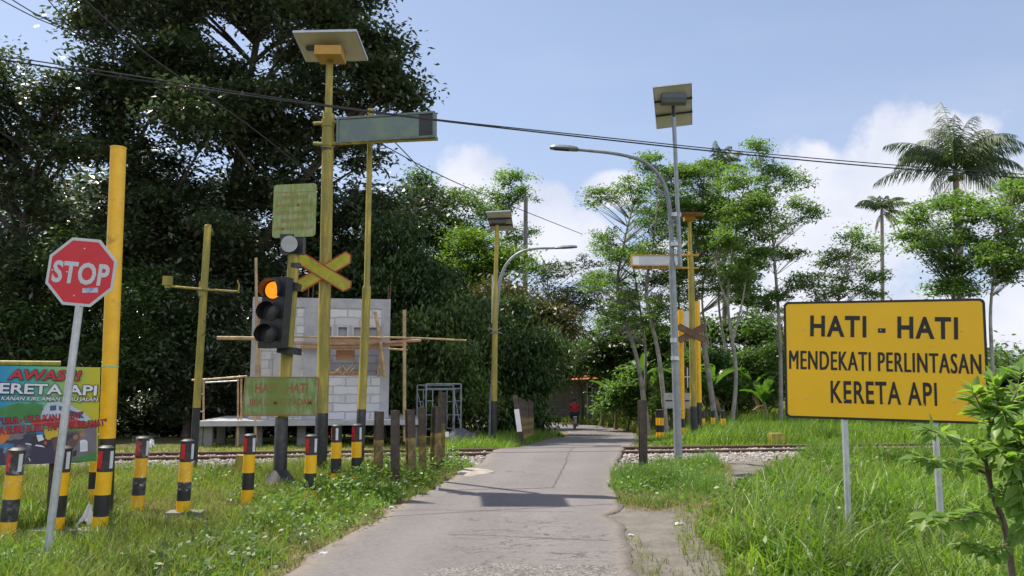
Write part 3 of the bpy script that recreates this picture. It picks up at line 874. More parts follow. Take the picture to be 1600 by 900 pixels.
# lusher tufts near the banner and the first bollards
x, y = scatter((-8, -3.4), (5.2, 10), 26, lambda x, y: (x < -3.2 - .3 * (y - 6)) | (hnoise(x * 2, y * 2) > .45))
x, y = clump(x, y, 13, .06)
blades('lush_tufts', rooted(x, y), rng.uniform(.14, .42, len(x)) * trod(x, y), rng.uniform(.008, .014, len(x)), .8, M['grass_tall'], 'lush long grass below the railway safety banner')
x, y = scatter((-8, -1.2), (4.2, 13), 34, lambda x, y: m_left(x, y) & (hnoise(x * 1.5 + 3, y * 1.9) > -.05) & ((y < 7.6) | (x > road_l(y) - 1.6)))
x, y = clump(x, y, 12, .06)
blades('green_tufts', rooted(x, y), rng.uniform(.10, .30, len(x)) * trod(x, y), rng.uniform(.007, .012, len(x)), .9, M['grass_tall'], 'bright green grass tufts in the foreground of the left verge')
x, y = scatter((-7, -0.6), (5, 15), 380, lambda x, y: m_left(x, y) & ((np.exp(-(((x + 4.0) / 1.4) ** 2 + ((y - 10.2) / 1.3) ** 2)) > .3) | (road_l(y) - x < .28)))
blades('dry_verge_grass', rooted(x, y), rng.uniform(.04, .16, len(x)), rng.uniform(.004, .009, len(x)), 1.2, M['grass_dry'], 'dry straw coloured grass between the bollards and along the asphalt edge')
# beyond the track, left and right
x, y = scatter((-16, 1.2), (14.5, 24), 330, lambda x, y: (x < road_l(y) - .02) & (y - track_y(x) > 1.75) & ((y - track_y(x) < 4.6) | (hnoise(x * .7, y * .7) > .2)))
blades('mown_strip', rooted(x, y), rng.uniform(.03, .13, len(x)), rng.uniform(.010, .018, len(x)), 1.0, M['grass_short'], 'short yellowish grass strip in front of the unfinished block house')
x, y = scatter((-1.5, 2.0), (17.6, 33), 300, lambda x, y: (x < road_l(y) + .05) & (x > road_l(y) - 1.6) & (y - track_y(x) > 1.7))
blades('far_verge_grass', rooted(x, y), rng.uniform(.10, .35, len(x)) * smooth(-.1, .5, road_l(y) - x + .15) + .05, rng.uniform(.010, .02, len(x)), .8, M['grass_tall'], 'green grass at the left edge of the road beyond the track')
def m_rf(x, y): return (x > np.maximum(road_r(y) + .05, -2)) & (y - track_y(x) > 1.8)
x, y = scatter((2.5, 30), (18.2, 34), 170, lambda x, y: m_rf(x, y) & (x < 26))
d2 = smooth(1.6, 4.2, y - track_y(x)) * smooth(.2, 2.5, x - road_r(y))
hh = (.06 + .50 * d2 * (1 + .3 * hnoise(x * .8, y * .8))) * rng.uniform(.5, 1.2, len(x))
blades('far_field_grass', rooted(x, y), hh, rng.uniform(.016, .03, len(x)), .7, M['grass_tall'], 'tall green grass of the field beyond the track on the right')
x, y = scatter((2, 40), (34, 62), 34, lambda x, y: (x > road_r(y) + .05))
blades('distant_field_grass', rooted(x, y), rng.uniform(.2, .65, len(x)), rng.uniform(.03, .06, len(x)), .7, M['grass_short'], 'far grass bank under the banana plants')

# broad-leaved weeds
def leaf_quads(P, L, W, updir=.35, flat=0.0, droop=0.0, tilt=.55):
    """random rhombic leaves rooted at P"""
    n = len(P)
    az = rng.uniform(0, 2 * np.pi, n); el = rng.normal(updir, .45, n)
    d = np.stack([np.cos(az) * np.cos(el), np.sin(az) * np.cos(el), np.sin(el) - droop], -1)
    d /= np.linalg.norm(d, axis=1, keepdims=True)
    up = np.stack([rng.normal(0, tilt, n), rng.normal(0, tilt, n), np.ones(n)], -1)
    s = np.cross(d, up); s /= np.linalg.norm(s, axis=1, keepdims=True) + 1e-9
    L = L * rng.uniform(.6, 1.3, n); W = W * rng.uniform(.7, 1.25, n)
    L = L[:, None]; W = W[:, None]
    nrm = np.cross(s, d)
    V = np.stack([P, P + d * L * .45 + s * W * .5 + nrm * W * .12, P + d * L, P + d * L * .45 - s * W * .5 + nrm * W * .12], 1)
    return V
def leaf_obj(name, V, mat, parent=None, loc=None):
    n = len(V)
    F = np.arange(n * 4).reshape(n, 4)
    return link_mesh(name, fast_mesh(name, V.reshape(-1, 3), F), mat, parent, loc)

x, y = scatter((-9, -0.4), (4.6, 14.8), 17, lambda x, y: m_left(x, y) & (hnoise(x * 1.4 + 1, y * 1.4) + .9 * np.exp(-((road_l(y) - x - .6) / .5) ** 2) > .30))
x, y = clump(x, y, 13, .06)
V = leaf_quads(np.stack([x, y, gz(x, y) + rng.uniform(.02, .17, len(x))], -1), .055, .032)
tag(leaf_obj('verge_weeds', V, M['weed']), 'low broad-leaved weeds along the left edge of the asphalt', 'weeds', kind='stuff')
x, y = scatter((-3.4, -0.2), (8.4, 15), 46, lambda x, y: (x < road_l(y) - .12) & (x > road_l(y) - 1.15) & (hnoise(x * 2.2, y * 2.2) > -.25) & (y < track_y(x) - 1.25))
x, y = clump(x, y, 16, .08)
V = leaf_quads(np.stack([x, y, gz(x, y) + rng.uniform(.02, .34, len(x)) * smooth(0, .5, road_l(y) - x)], -1), .065, .036)
tag(leaf_obj('post_weeds', V, M['weed']), 'knee high weeds around the row of rail posts left of the road', 'weeds', kind='stuff')
x, y = scatter((-3.0, -1.7), (6.0, 9.2), 26, lambda x, y: (x < road_l(y) - .1) & (hnoise(x * 2, y * 2 + 4) > -.1))
x, y = clump(x, y, 14, .06)
V = leaf_quads(np.stack([x, y, gz(x, y) + rng.uniform(.02, .22, len(x))], -1), .06, .034)
tag(leaf_obj('shaded_weeds', V, M['weed_blue']), 'dull green weeds at the shaded lip of the left verge', 'weeds', kind='stuff')
x, y = scatter((1.3, 3.8), (9.8, 14.5), 34, lambda x, y: in_island(x, y, .9) & (x > road_r(y)))
x, y = clump(x, y, 12, .06)
V = leaf_quads(np.stack([x, y, gz(x, y) + rng.uniform(.02, .20, len(x))], -1), .05, .028)
tag(leaf_obj('island_weeds', V, M['weed']), 'leafy weeds in the tuft around the lone rail post', 'weeds', kind='stuff')
x, y = scatter((1.8, 9), (5, 14), 16, lambda x, y: m_tall(x, y) & (hnoise(x * 1.5, y * 1.5) > .1))
x, y = clump(x, y, 14, .09)
V = leaf_quads(np.stack([x, y, gz(x, y) + rng.uniform(.03, .3, len(x))], -1), .07, .045)
tag(leaf_obj('bank_weeds', V, M['weed']), 'broad-leaved weeds among the tall grass of the right bank', 'weeds', kind='stuff')

# ================================================================== TREES
def bez(a, b, c, n=6):
    return [a * (1 - t) ** 2 + b * 2 * t * (1 - t) + c * t * t for t in [i / n for i in range(n + 1)]]

def tree(name, label, cat, group, trunk, r0, lobes, nleaf, L, W, leaf, bark, flat=.55, cs=.45, per=90, nbr=40, stems=None, droop=.1, updir=.1, base_r=.4, brad=.30, upbow=.35, shell=.6, bumpy=True, nsub=7, tilt=.55, subr=(.28, .50), core=.55):
    """trunk: list of world points; lobes: (px,py,rpx,Y[,zsquash]) ; a crown of leaf sprays carried by real limbs"""
    root = thing(name, label, cat, trunk[0], group)
    P = arc_pts(trunk, 5)
    n = len(P)
    rad = [r0 * (1 - .82 * (i / (n - 1)) ** 1.1) * (1.25 if i == 0 else 1) for i in range(n)]
    mb = MB(); mb.path(P, rad, 10)
    for st in (stems or []):
        Q = arc_pts(st, 5); mb.path(Q, [r0 * .62 * (1 - .8 * i / (len(Q) - 1)) for i in range(len(Q))], 8)
    # clump centres
    C = []
    wts = []
    vol = [l[2] ** 2 for l in lobes]
    if bumpy:
        sub_ = []
        for l in lobes:
            r_px = l[2]; sq = l[4] if len(l) > 4 else .85
            sub_.append((l[0], l[1], r_px * core, l[3], sq))
            for q in range(nsub):
                th = rng.uniform(0, 6.28); zz = rng.uniform(-.9, 1.0); hh_ = math.sqrt(1 - min(1, zz * zz))
                k_ = rng.uniform(.5, 1.0); rs = r_px * rng.uniform(*subr)
                sub_.append((l[0] + r_px * k_ * hh_ * math.cos(th), l[1] - r_px * k_ * zz * sq, rs, l[3] + r_px * k_ * hh_ * math.sin(th) * l[3] / FPX, sq * .8))
        lobes = sub_; vol = [l[2] ** 2 for l in lobes]
    ncl = max(6, int(nleaf / per))
    for l, v in zip(lobes, vol):
        c = at(l[0], l[1], l[3]); r = l[2] * l[3] / FPX
        sq = l[4] if len(l) > 4 else .85
        k = max(2, int(round(ncl * v / sum(vol))))
        d = rng.normal(0, 1, (k, 3)); d /= np.linalg.norm(d, axis=1, keepdims=True)
        rr = rng.random((k, 1)) ** (1 / 3) * (1 - shell * .4) + shell * .4 * rng.random((k, 1)) ** .3
        C.append(np.array(c)[None] + d * rr * r * np.array([1, 1.0, sq]))
    C = np.concatenate(C)
    lowz = trunk[0].z + .4
    C[:, 2] = np.maximum(C[:, 2], lowz)
    allP = P + [q for st in (stems or []) for q in arc_pts(st, 5)]
    A = np.array([tuple(p) for p in allP])
    order = rng.permutation(len(C))[:nbr]
    for i in order:
        c = C[i]
        dz = c[2] - A[:, 2]; hd = np.hypot(*(A[:, :2] - c[:2]).T)
        cost = np.abs(dz - hd * .75) + hd * .35 + (A[:, 2] < trunk[0].z + base_r * (P[-1].z - P[0].z) * .8) * 3.0
        j = int(np.argmin(cost)); a = Vector(A[j]); e = Vector(c)
        mid = (a + e) / 2 + Vector((rng.normal(0, .12), rng.normal(0, .12), upbow * (e - a).length * .35))
        rb = min(r0 * brad, .035 * (e - a).length + .012)
        Q = bez(a, mid, e, 6)
        mb.path(Q, [rb * (1 - .8 * k / 6) for k in range(7)], 6, caps=False)
    mb.build('trunk', bark, root)
    k = max(1, nleaf // len(C))
    sz = rng.uniform(.6, 1.35, (len(C), 1))
    X = C[:, None, :] + rng.normal(0, 1, (len(C), k, 3)) * (cs * sz)[:, :, None] * np.array([1, 1, flat])
    X = X.reshape(-1, 3); X[:, 2] = np.maximum(X[:, 2], lowz - .3)
    V = leaf_quads(X, L, W, updir, 0, droop, tilt)
    leaf_obj('crown', V, leaf, root)
    return root

GL = 'big dark trees left of the railway'
def tp(px, py, Y): return at(px, py, Y)
def base(px, Y): return ground_at(px, Y)

# --- the towering dark tree
b = base(330, 30)
tree('broadleaf_tree', 'tallest dark broadleaf tree, towering behind the unfinished block house and the solar sign mast', 'tree', GL,
     [b, b + Vector((.2, 0, 3)), b + Vector((.1, .3, 7)), b + Vector((.6, .2, 11)), b + Vector((.9, .3, 15))], .45,
     [(250, 0, 135, 30), (400, -10, 150, 31), (520, 40, 95, 29), (585, 120, 62, 28.5), (600, 80, 50, 28), (620, 150, 36, 28), (470, 170, 130, 29), (330, 170, 150, 29), (205, 130, 92, 28), (170, 40, 60, 28), (185, 220, 70, 28),
      (540, 235, 55, 29), (440, 320, 150, 30), (290, 330, 140, 29), (560, 330, 70, 29), (180, 330, 90, 28), (330, 440, 140, 29), (500, 430, 110, 30), (300, -120, 150, 30), (450, -120, 130, 30)],
     190000, .24, .12, M['leaf_dark'], M['bark'], cs=.40, per=130, nbr=110, flat=.5, brad=.2, tilt=.38, updir=-.1, stems=[[b + Vector((0, 0, 2)), b + Vector((-2, -1, 7)), b + Vector((-3.4, -1.5, 12))], [b + Vector((.1, 0, 4)), b + Vector((2.5, -1, 8)), b + Vector((5, -1.5, 11.5))]])
# --- tree at the left edge, thinner
b = base(20, 27)
tree('broadleaf_tree', 'dark broadleaf tree at the left edge of the view with bright sky gaps beside it', 'tree', GL,
     [b, b + Vector((.1, 0, 3)), b + Vector((-.3, .2, 6.5)), b + Vector((.2, .2, 10))], .30,
     [(0, 125, 60, 27), (-50, 180, 100, 27), (60, 190, 60, 26.5), (10, 270, 80, 27), (85, 150, 36, 26), (-20, 380, 110, 27), (70, 320, 52, 26.5), (110, 390, 60, 26.5), (40, 450, 90, 26), (100, 230, 36, 26)],
     36000, .21, .105, M['leaf_dark'], M['bark'], cs=.34, tilt=.4, per=100, nbr=70, flat=.7)
# --- understory on the left
specs = [
 (150, 25, [(120, 430, 75), (200, 480, 90), (90, 540, 90), (190, 590, 95), (60, 640, 90)], 24000, 'leaf_bush', 'leafy dark understorey tree right behind the tall yellow post'),
 (290, 26, [(290, 470, 85), (250, 560, 90), (340, 540, 90), (300, 620, 80), (370, 610, 75)], 22000, 'leaf_dark', 'shadowy understorey tree between the yellow post with cross arm and the block house'),
 (600, 27.5, [(595, 430, 62), (560, 480, 70), (640, 470, 70), (620, 560, 70), (600, 630, 60), (655, 440, 40)], 24000, 'leaf_bush', 'dense dark understorey tree behind the right corner of the block house'),
 (30, 24, [(30, 590, 80), (-40, 540, 90), (100, 630, 60), (-30, 640, 70)], 14000, 'leaf_bush', 'dark bush behind the railway safety banner'),
]
for px, Y, lb, nl, mt, lab in specs:
    b = base(px, Y)
    tp_ = at(lb[0][0], lb[0][1], Y)
    tree('understorey_tree', lab, 'tree', GL, [b, b.lerp(tp_, .35) + Vector((.15, 0, 0)), b.lerp(tp_, .7) + Vector((-.1, 0, 0)), tp_], .13,
         [(x_, y_, r_, Y) for x_, y_, r_ in lb], nl, .19, .085, M[mt], M['bark'], cs=.34, per=120, nbr=40, droop=.25, updir=-.05, flat=.6)
# --- backdrop of trees behind (deep shade)
for px, Y, lb, nl, lab in [
 (120, 40, [(60, 420, 130), (160, 330, 120), (170, 540, 120), (40, 580, 110)], 20000, 'large tree in deep shade far behind the left edge tree'),
 (330, 42, [(330, 420, 140), (300, 560, 120), (420, 520, 130), (420, 620, 90)], 20000, 'large tree in deep shade far behind the tallest dark tree'),
 (560, 41, [(560, 400, 110), (600, 500, 110), (520, 590, 100), (650, 600, 80)], 18000, 'large tree in deep shade far behind the block house')]:
    b = base(px, Y); tp_ = at(px, lb[0][1], Y)
    tree('broadleaf_tree', lab, 'tree', GL, [b, b.lerp(tp_, .4) + Vector((.3, 0, 0)), b.lerp(tp_, .75), tp_], .3,
         [(x_, y_, r_, Y) for x_, y_, r_ in lb], nl, .36, .17, M['leaf_dark'], M['bark'], cs=.8, per=80, nbr=24)

# --- drooping bush mass left of the road
GM = 'trees and bushes left of the road beyond the track'
for px, Y, lb, nl, mt, lab in [
 (655, 26.5, [(612, 360, 36), (640, 410, 40), (610, 420, 44), (672, 445, 38), (640, 470, 46), (690, 480, 36)], 20000, 'leaf_bush', 'irregular dark green tree between the block house and the solar lamp post'),
 (700, 26, [(705, 500, 56), (660, 530, 62), (725, 545, 66), (690, 600, 62), (650, 610, 52), (730, 620, 50)], 30000, 'leaf_olive', 'bushy tree with drooping leaves behind the steel scaffold frame'),
 (800, 27.5, [(790, 520, 66), (745, 500, 50), (828, 545, 46), (800, 600, 58), (838, 596, 34), (826, 640, 32), (780, 640, 46)], 30000, 'leaf_bush', 'bushy tree with drooping leaves overhanging the left side of the road by the rail posts'),
]:
    b = base(px, Y); tp_ = at(lb[0][0], lb[0][1], Y)
    tree('drooping_tree', lab, 'tree', GM, [b, b.lerp(tp_, .35) + Vector((.1, 0, 0)), b.lerp(tp_, .7), tp_], .14,
         [(x_, y_, r_, Y) for x_, y_, r_ in lb], nl, .20, .070, M[mt], M['bark'], cs=.30, per=130, nbr=40, droop=.75, updir=-.35, flat=.65)
b = base(830, 31)
tree('drooping_tree', 'rusty tinged leafy tree behind the solar lamp post', 'tree', GM, [b, b + Vector((.1, 0, 1.2)), b + Vector((-.2, .1, 2.6)), at(820, 480, 31)], .12,
     [(820, 485, 52, 31), (780, 470, 40, 31), (856, 515, 42, 31), (840, 560, 34, 31)], 13000, .22, .08, M['leaf_brown'], M['bark'], cs=.36, per=60, nbr=26, droop=.5, updir=-.2)
for px, Y, lb, nl, mt, lab, L_ in [
 (745, 37, [(745, 400, 52), (700, 425, 46), (782, 410, 42), (720, 450, 50), (770, 450, 40), (680, 470, 44), (735, 490, 40)], 26000, 'leaf_bright', 'feathery bright yellow-green tree behind the solar lamp post', .2),
 (668, 44, [(650, 290, 32), (640, 325, 36), (690, 330, 42), (672, 300, 30), (720, 345, 46), (690, 380, 50), (635, 360, 40), (660, 415, 50), (710, 420, 50)], 22000, 'leaf_mid', 'pale airy tree rising against the white cloud left of the solar lamp post', .22),
 (800, 57, [(795, 290, 34), (785, 315, 26), (815, 310, 24), (770, 330, 30), (815, 365, 26), (740, 310, 34), (800, 400, 36), (830, 420, 26)], 9000, 'leaf_feather', 'slender tree with umbrella-like tufts behind the tall dark utility pole', .24),
 (880, 60, [(855, 425, 42), (900, 455, 42), (870, 480, 46), (910, 500, 44), (850, 520, 44), (905, 545, 40), (930, 425, 32), (940, 480, 40), (870, 560, 36)], 16000, 'leaf_dark', 'dark open-crowned broadleaf tree above the end of the road', .26)]:
    b = base(px, Y); tp_ = at(lb[0][0], lb[0][1], Y)
    tree('slender_tree', lab, 'tree', GM, [b, b.lerp(tp_, .35) + Vector((.2, 0, 0)), b.lerp(tp_, .7) + Vector((-.2, 0, 0)), tp_], .13,
         [(x_, y_, r_, Y) for x_, y_, r_ in lb], nl, L_, L_ * .42, M[mt], M['bark_pale'], cs=.34, per=48, nbr=40, flat=.4)

for px, Y, lb, nl, mt, lab in [
 (910, 47.5, [(905, 574, 22), (935, 576, 22), (868, 582, 20), (955, 560, 26), (885, 558, 26), (925, 552, 26)], 13000, 'leaf_mid', 'leafy tree hanging over the roof of the far grey block house'),
 (180, 30, [(90, 640, 60), (170, 655, 56), (130, 610, 60), (240, 640, 60)], 12000, 'leaf_dark', 'low dark thicket behind the safety banner and the thick yellow post'),
 (330, 30.5, [(290, 650, 56), (350, 640, 60), (410, 655, 56), (330, 600, 60)], 12000, 'leaf_dark', 'low dark thicket behind the bamboo railing'),
 (520, 31, [(480, 640, 60), (550, 645, 60), (610, 650, 56), (520, 600, 60), (660, 650, 50)], 12000, 'leaf_dark', 'low dark thicket behind the block house')]:
    b = base(px, Y); tp_ = at(lb[0][0], lb[0][1], Y)
    tree('thicket', lab, 'thicket', GM, [b, b.lerp(tp_, .4) + Vector((.1, 0, 0)), b.lerp(tp_, .7), tp_], .08,
         [(x_, y_, r_, Y) for x_, y_, r_ in lb], nl, .24, .11, M[mt], M['bark'], cs=.42, per=90, nbr=20, droop=.3)

# --- pale-trunked feathery trees right of the road
GS = 'pale-trunked feathery trees right of the road'
def sengon(label, trunk_px, Y, lobes, nleaf, r0=.10, mat='leaf_feather', L=.145, per=44, cs=.21, group=GS, name='feathery_tree', nbr=150, stems=None, dens=.85):
    nleaf = int(nleaf * dens)
    T = [base(trunk_px[0][0], Y)] + [at(x_, y_, Y + (k % 2) * .3) for k, (x_, y_) in enumerate(trunk_px[1:])]
    S = [[at(x_, y_, Y - .2) for x_, y_ in st] for st in (stems or [])]
    return tree(name, label, 'tree', group, T, r0, [(*l[:3], Y + (rng.uniform(-1, 1) if len(l) < 4 else l[3]), .7) for l in lobes], nleaf, L, L * .40, M[mat], M['bark_pale'],
                flat=.30, cs=cs, per=per, nbr=nbr, stems=S, updir=.0, droop=.12, base_r=.5, upbow=.15, brad=.17, shell=.8, nsub=13, subr=(.16, .36), core=.38)
sengon('broad feathery tree left of the grey street lamp, its crown nearest the road', [(1014, 660), (995, 560), (965, 460), (975, 380), (990, 320)], 34,
       [(935, 310, 28), (975, 300, 34), (1010, 330, 40), (950, 370, 36), (990, 395, 42), (940, 440, 36), (1000, 450, 44), (960, 490, 36), (1020, 290, 26), (1015, 500, 40)], 17000, .11)
sengon('feathery tree with a forked pale trunk right behind the grey street lamp', [(1042, 655), (1030, 560), (1010, 460), (1022, 370), (1030, 270)], 32,
       [(1015, 255, 24), (1040, 280, 32), (1060, 320, 38), (1030, 350, 40), (1010, 400, 36), (1050, 420, 42), (1070, 270, 26), (1040, 480, 36)], 15000, .10)
sengon('tall dense feathery tree behind the far yellow mast', [(1120, 655), (1100, 540), (1082, 430), (1095, 340), (1100, 270)], 33,
       [(1095, 270, 34), (1130, 280, 38), (1080, 310, 40), (1120, 330, 44), (1160, 330, 38), (1100, 370, 46), (1145, 390, 42), (1080, 420, 42), (1120, 440, 40), (1065, 460, 34), (1160, 440, 30)], 24000, .12)
sengon('feathery tree with a curved white trunk behind the far bollards', [(1142, 665), (1150, 580), (1137, 470), (1150, 360), (1165, 280)], 30,
       [(1160, 285, 30), (1185, 320, 32), (1150, 330, 32), (1175, 365, 34), (1140, 375, 32), (1185, 400, 26), (1150, 425, 28)], 12000, .085, stems=[[(1138, 480), (1120, 420), (1125, 350)], [(1143, 540), (1160, 470), (1172, 390)]])
sengon('tallest slender feathery tree with a wispy top left of the warning sign', [(1220, 662), (1219, 540), (1212, 430), (1203, 330), (1185, 235)], 31,
       [(1180, 232, 22), (1192, 262, 26), (1215, 270, 20), (1240, 285, 26), (1205, 305, 30), (1255, 315, 24), (1270, 335, 18), (1225, 350, 28), (1185, 345, 26), (1240, 395, 22), (1205, 400, 26), (1250, 440, 20), (1215, 460, 24)], 11000, .085)
sengon('young feathery tree rising behind the top left of the big warning sign', [(1312, 662), (1312, 560), (1310, 470), (1322, 420), (1335, 370)], 31,
       [(1335, 368, 22), (1360, 385, 18), (1310, 395, 24), (1340, 415, 26), (1290, 420, 24), (1370, 430, 20), (1315, 445, 28), (1265, 445, 24), (1290, 460, 24), (1355, 455, 24)], 8500, .07)
sengon('sunlit feathery tree in front of the coconut palm', [(1487, 665), (1487, 560), (1490, 460), (1492, 400), (1490, 330)], 25,
       [(1480, 320, 34), (1440, 335, 28), (1520, 330, 34), (1425, 365, 22), (1470, 365, 34), (1520, 375, 34), (1450, 390, 24), (1490, 415, 32), (1535, 410, 24), (1470, 445, 26), (1505, 450, 24)], 14000, .10, 'leaf_feather')
sengon('feathery tree at the right edge with a dark trunk beside the warning sign', [(1556, 670), (1550, 560), (1548, 480), (1558, 400), (1575, 320)], 24,
       [(1580, 300, 34), (1560, 335, 30), (1600, 350, 40), (1565, 375, 30), (1545, 400, 26), (1590, 410, 36), (1570, 430, 22), (1620, 300, 40)], 12000, .07, 'leaf_feather')
sengon('thin feathery tree standing far behind between the pale trunks', [(1170, 655), (1172, 560), (1168, 480), (1175, 420)], 44,
       [(1172, 420, 24), (1160, 460, 26), (1190, 470, 24), (1175, 510, 30), (1200, 530, 24), (1150, 520, 28)], 6500, .09, 'leaf_mid', L=.26)
for px, tops in ((1065, (1062, 300)), (1102, (1110, 300)), (1003, (962, 380)), (1128, (1140, 320))):
    sengon('bare pale trunk with a small tuft by the %s' % {1065: 'grey street lamp', 1102: 'far yellow post', 1003: 'banana plants', 1128: 'far bollards'}[px],
           [(px, 650), (px + 6, 560), (px - 5, 470), ((px + tops[0]) / 2, 390), tops], 37, [(tops[0], tops[1] + 20, 30), (tops[0] - 20, tops[1] + 60, 28), (tops[0] + 20, tops[1] + 90, 28), (tops[0], tops[1] + 130, 28)], 6000, .075)

# dark undergrowth beneath the feathery trees
GU = 'bushes under the feathery trees'
for i, (px, Y, lb, nl, mt, lab) in enumerate([
 (960, 44, [(950, 540, 36), (990, 530, 36), (1010, 560, 34), (930, 560, 30), (975, 590, 34)], 9000, 'leaf_bush', 'dark bush behind the banana plants at the bend of the road'),
 (1060, 42, [(1060, 560, 40), (1030, 530, 34), (1090, 590, 38), (1040, 610, 34)], 9000, 'leaf_mid', 'green bush behind the far yellow mast'),
 (1120, 43, [(1120, 560, 40), (1150, 580, 36), (1100, 520, 30), (1140, 620, 36)], 9000, 'leaf_mid', 'green bush behind the far striped bollards'),
 (1195, 42, [(1195, 570, 36), (1180, 610, 34), (1215, 600, 34), (1210, 545, 26), (1190, 520, 24)], 9000, 'leaf_mid', 'green bush left of the big warning sign'),
 (1260, 46, [(1270, 610, 36), (1320, 620, 34), (1240, 590, 34)], 7000, 'leaf_mid', 'bush hidden behind the big warning sign'),
 (1400, 50, [(1400, 620, 36), (1450, 615, 38), (1500, 610, 40)], 7000, 'leaf_mid', 'long bush visible below the big warning sign'),
 (1575, 40, [(1570, 590, 30), (1600, 600, 40), (1560, 625, 26), (1630, 590, 40)], 8000, 'leaf_bush', 'dark bush at the right edge beyond the warning sign')]):
    b = base(px, Y); tp_ = at(lb[0][0], lb[0][1], Y)
    tree('bush', lab, 'bush', GU, [b, b.lerp(tp_, .4) + Vector((.1, 0, 0)), b.lerp(tp_, .7), tp_], .08,
         [(x_, y_, r_, Y) for x_, y_, r_ in lb], nl, .3, .12, M[mt], M['bark'], cs=.42, per=50, nbr=14, droop=.3)

for px, Y, lb, nl, mt, lab in [
 (980, 38.5, [(968, 615, 20), (990, 600, 24), (1010, 625, 22), (950, 630, 16), (985, 640, 18)], 6000, 'leaf_feather', 'sunlit bush at the foot of the banana clump by the bend'),
 (1060, 35.5, [(1045, 600, 22), (1060, 570, 24), (1075, 620, 22), (1035, 630, 20)], 6000, 'leaf_feather', 'sunlit bush right behind the grey street lamp'),
 (1118, 36.5, [(1108, 600, 22), (1125, 570, 22), (1140, 610, 24), (1100, 560, 18)], 6000, 'leaf_mid', 'bush growing up among the pale trunks behind the far bollards'),
 (1190, 37.5, [(1180, 600, 26), (1205, 580, 24), (1195, 620, 24), (1170, 560, 20), (1210, 545, 18)], 7000, 'leaf_mid', 'leafy bush close to the left edge of the big warning sign')]:
    b = base(px, Y); tp_ = at(lb[1][0], lb[1][1], Y)
    tree('bush', lab, 'bush', GU, [b, b.lerp(tp_, .4) + Vector((.08, 0, 0)), b.lerp(tp_, .7), tp_], .05,
         [(x_, y_, r_, Y) for x_, y_, r_ in lb], nl, .2, .085, M[mt], M['bark'], cs=.28, per=50, nbr=14, droop=.3)

# distant woods closing the horizon
def woods():
    C = []
    for x0, x1, Y, h, n in ((-120, -10, 75, 11, 900), (-12, 14, 80, 6.5, 320), (14, 130, 110, 6.5, 1100), (30, 200, 150, 9, 700), (-150, 150, -90, 12, 500)):
        x = rng.uniform(x0, x1, n); y = Y + rng.uniform(-6, 6, n)
        z = rng.random(n) ** .7 * (h * (.75 + .3 * np.sin(x * .13) * np.sin(x * .31 + 1)))
        C.append(np.stack([x, y, z], -1))
    C = np.concatenate(C); k = 34
    X = (C[:, None, :] + rng.normal(0, 1, (len(C), k, 3)) * np.array([1.3, 1.3, .8])).reshape(-1, 3)
    V = leaf_quads(X, .8, .4, .1)
    tag(leaf_obj('distant_woods', V, M['leaf_mid']), 'distant green tree line closing the horizon', 'woods', kind='stuff')
woods()

# ------------------------------------------------------------------ palms
def frond(mb, base_p, az, el0, length, droop, nl=34, leaf=.42, w=.03, mi=0, rib=.022):
    d = Vector((math.sin(az), math.cos(az), 0)); pts = []
    e = el0; p = Vector(base_p); n = 14
    for i in range(n + 1):
        pts.append(p.copy())
        p = p + (d * math.cos(e) + Vector((0, 0, math.sin(e)))) * (length / n)
        e -= droop / n * (0.6 + 1.0 * i / n)
    mb.path(pts, [rib * (1 - .85 * i / n) for i in range(n + 1)], 5, mi, caps=False)
    for k in range(nl):
        t = .14 + .86 * k / (nl - 1); f = t * n; i = min(n - 1, int(f)); q = pts[i].lerp(pts[i + 1], f - i)
        tg = (pts[i + 1] - pts[i]).normalized(); s = tg.cross(Vector((0, 0, 1)))
        if s.length < .05: s = Vector((math.cos(az), -math.sin(az), 0))
        s.normalize()
        ll = leaf * (math.sin(math.pi * (.12 + .82 * t)) ** .7) * random.uniform(.85, 1.1)
        for sg in (-1, 1):
            dr = s * sg * random.uniform(.35, .6) + tg * .65 - Vector((0, 0, random.uniform(.5, 1.1)))
            dr.normalize(); a = q; m = q + dr * ll * .5 + Vector((0, 0, .03)); b2 = q + dr * ll - Vector((0, 0, ll * .18))
            wv = tg * w * .5
            mb.add([a - wv * .6, a + wv * .6, m + wv, m - wv, b2], [(0, 1, 2, 3), (3, 2, 4)], mi)

def palm(label, base_pt, top_pt, r, fronds, fl, group='coconut palms', leaf=.42, w=.032, dry=3, nuts=True, nl=34, trunkbend=.25):
    root = thing('coconut_palm', label, 'palm', base_pt, group)
    mid = base_pt.lerp(top_pt, .5) + Vector((trunkbend, 0, 0))
    P = arc_pts([base_pt, mid, top_pt], 8)
    mb = MB(); mb.path(P, [r * (1.35 if i == 0 else 1 - .3 * i / (len(P) - 1)) for i in range(len(P))], 10); mb.build('trunk', M['palm_bark'], root)
    for az, el, ln, dr in fronds:
        f = MB(); frond(f, top_pt, math.radians(az), math.radians(el), ln * fl, math.radians(dr), nl, leaf, w); f.build('frond', M['palm_leaf'], root)
    for k in range(dry):
        f = MB(); frond(f, top_pt - Vector((0, 0, .15)), random.uniform(0, 6.28), math.radians(-25), fl * .75, math.radians(65), nl // 2, leaf * .7, w); f.build('dry_frond', M['palm_dry'], root)
    if nuts:
        for k in range(5):
            c = MB(); a = k * 1.3
            cp = top_pt + Vector((math.cos(a) * .2, math.sin(a) * .2, -.28))
            bm = bmesh.new(); bmesh.ops.create_icosphere(bm, subdivisions=2, radius=.12)
            c.add([cp + Vector((v.co.x, v.co.y, v.co.z * 1.2)) for v in bm.verts], [[v.index for v in f.verts] for f in bm.faces], 0, True); bm.free()
            c.build('coconut', M['leaf_mid'], root)
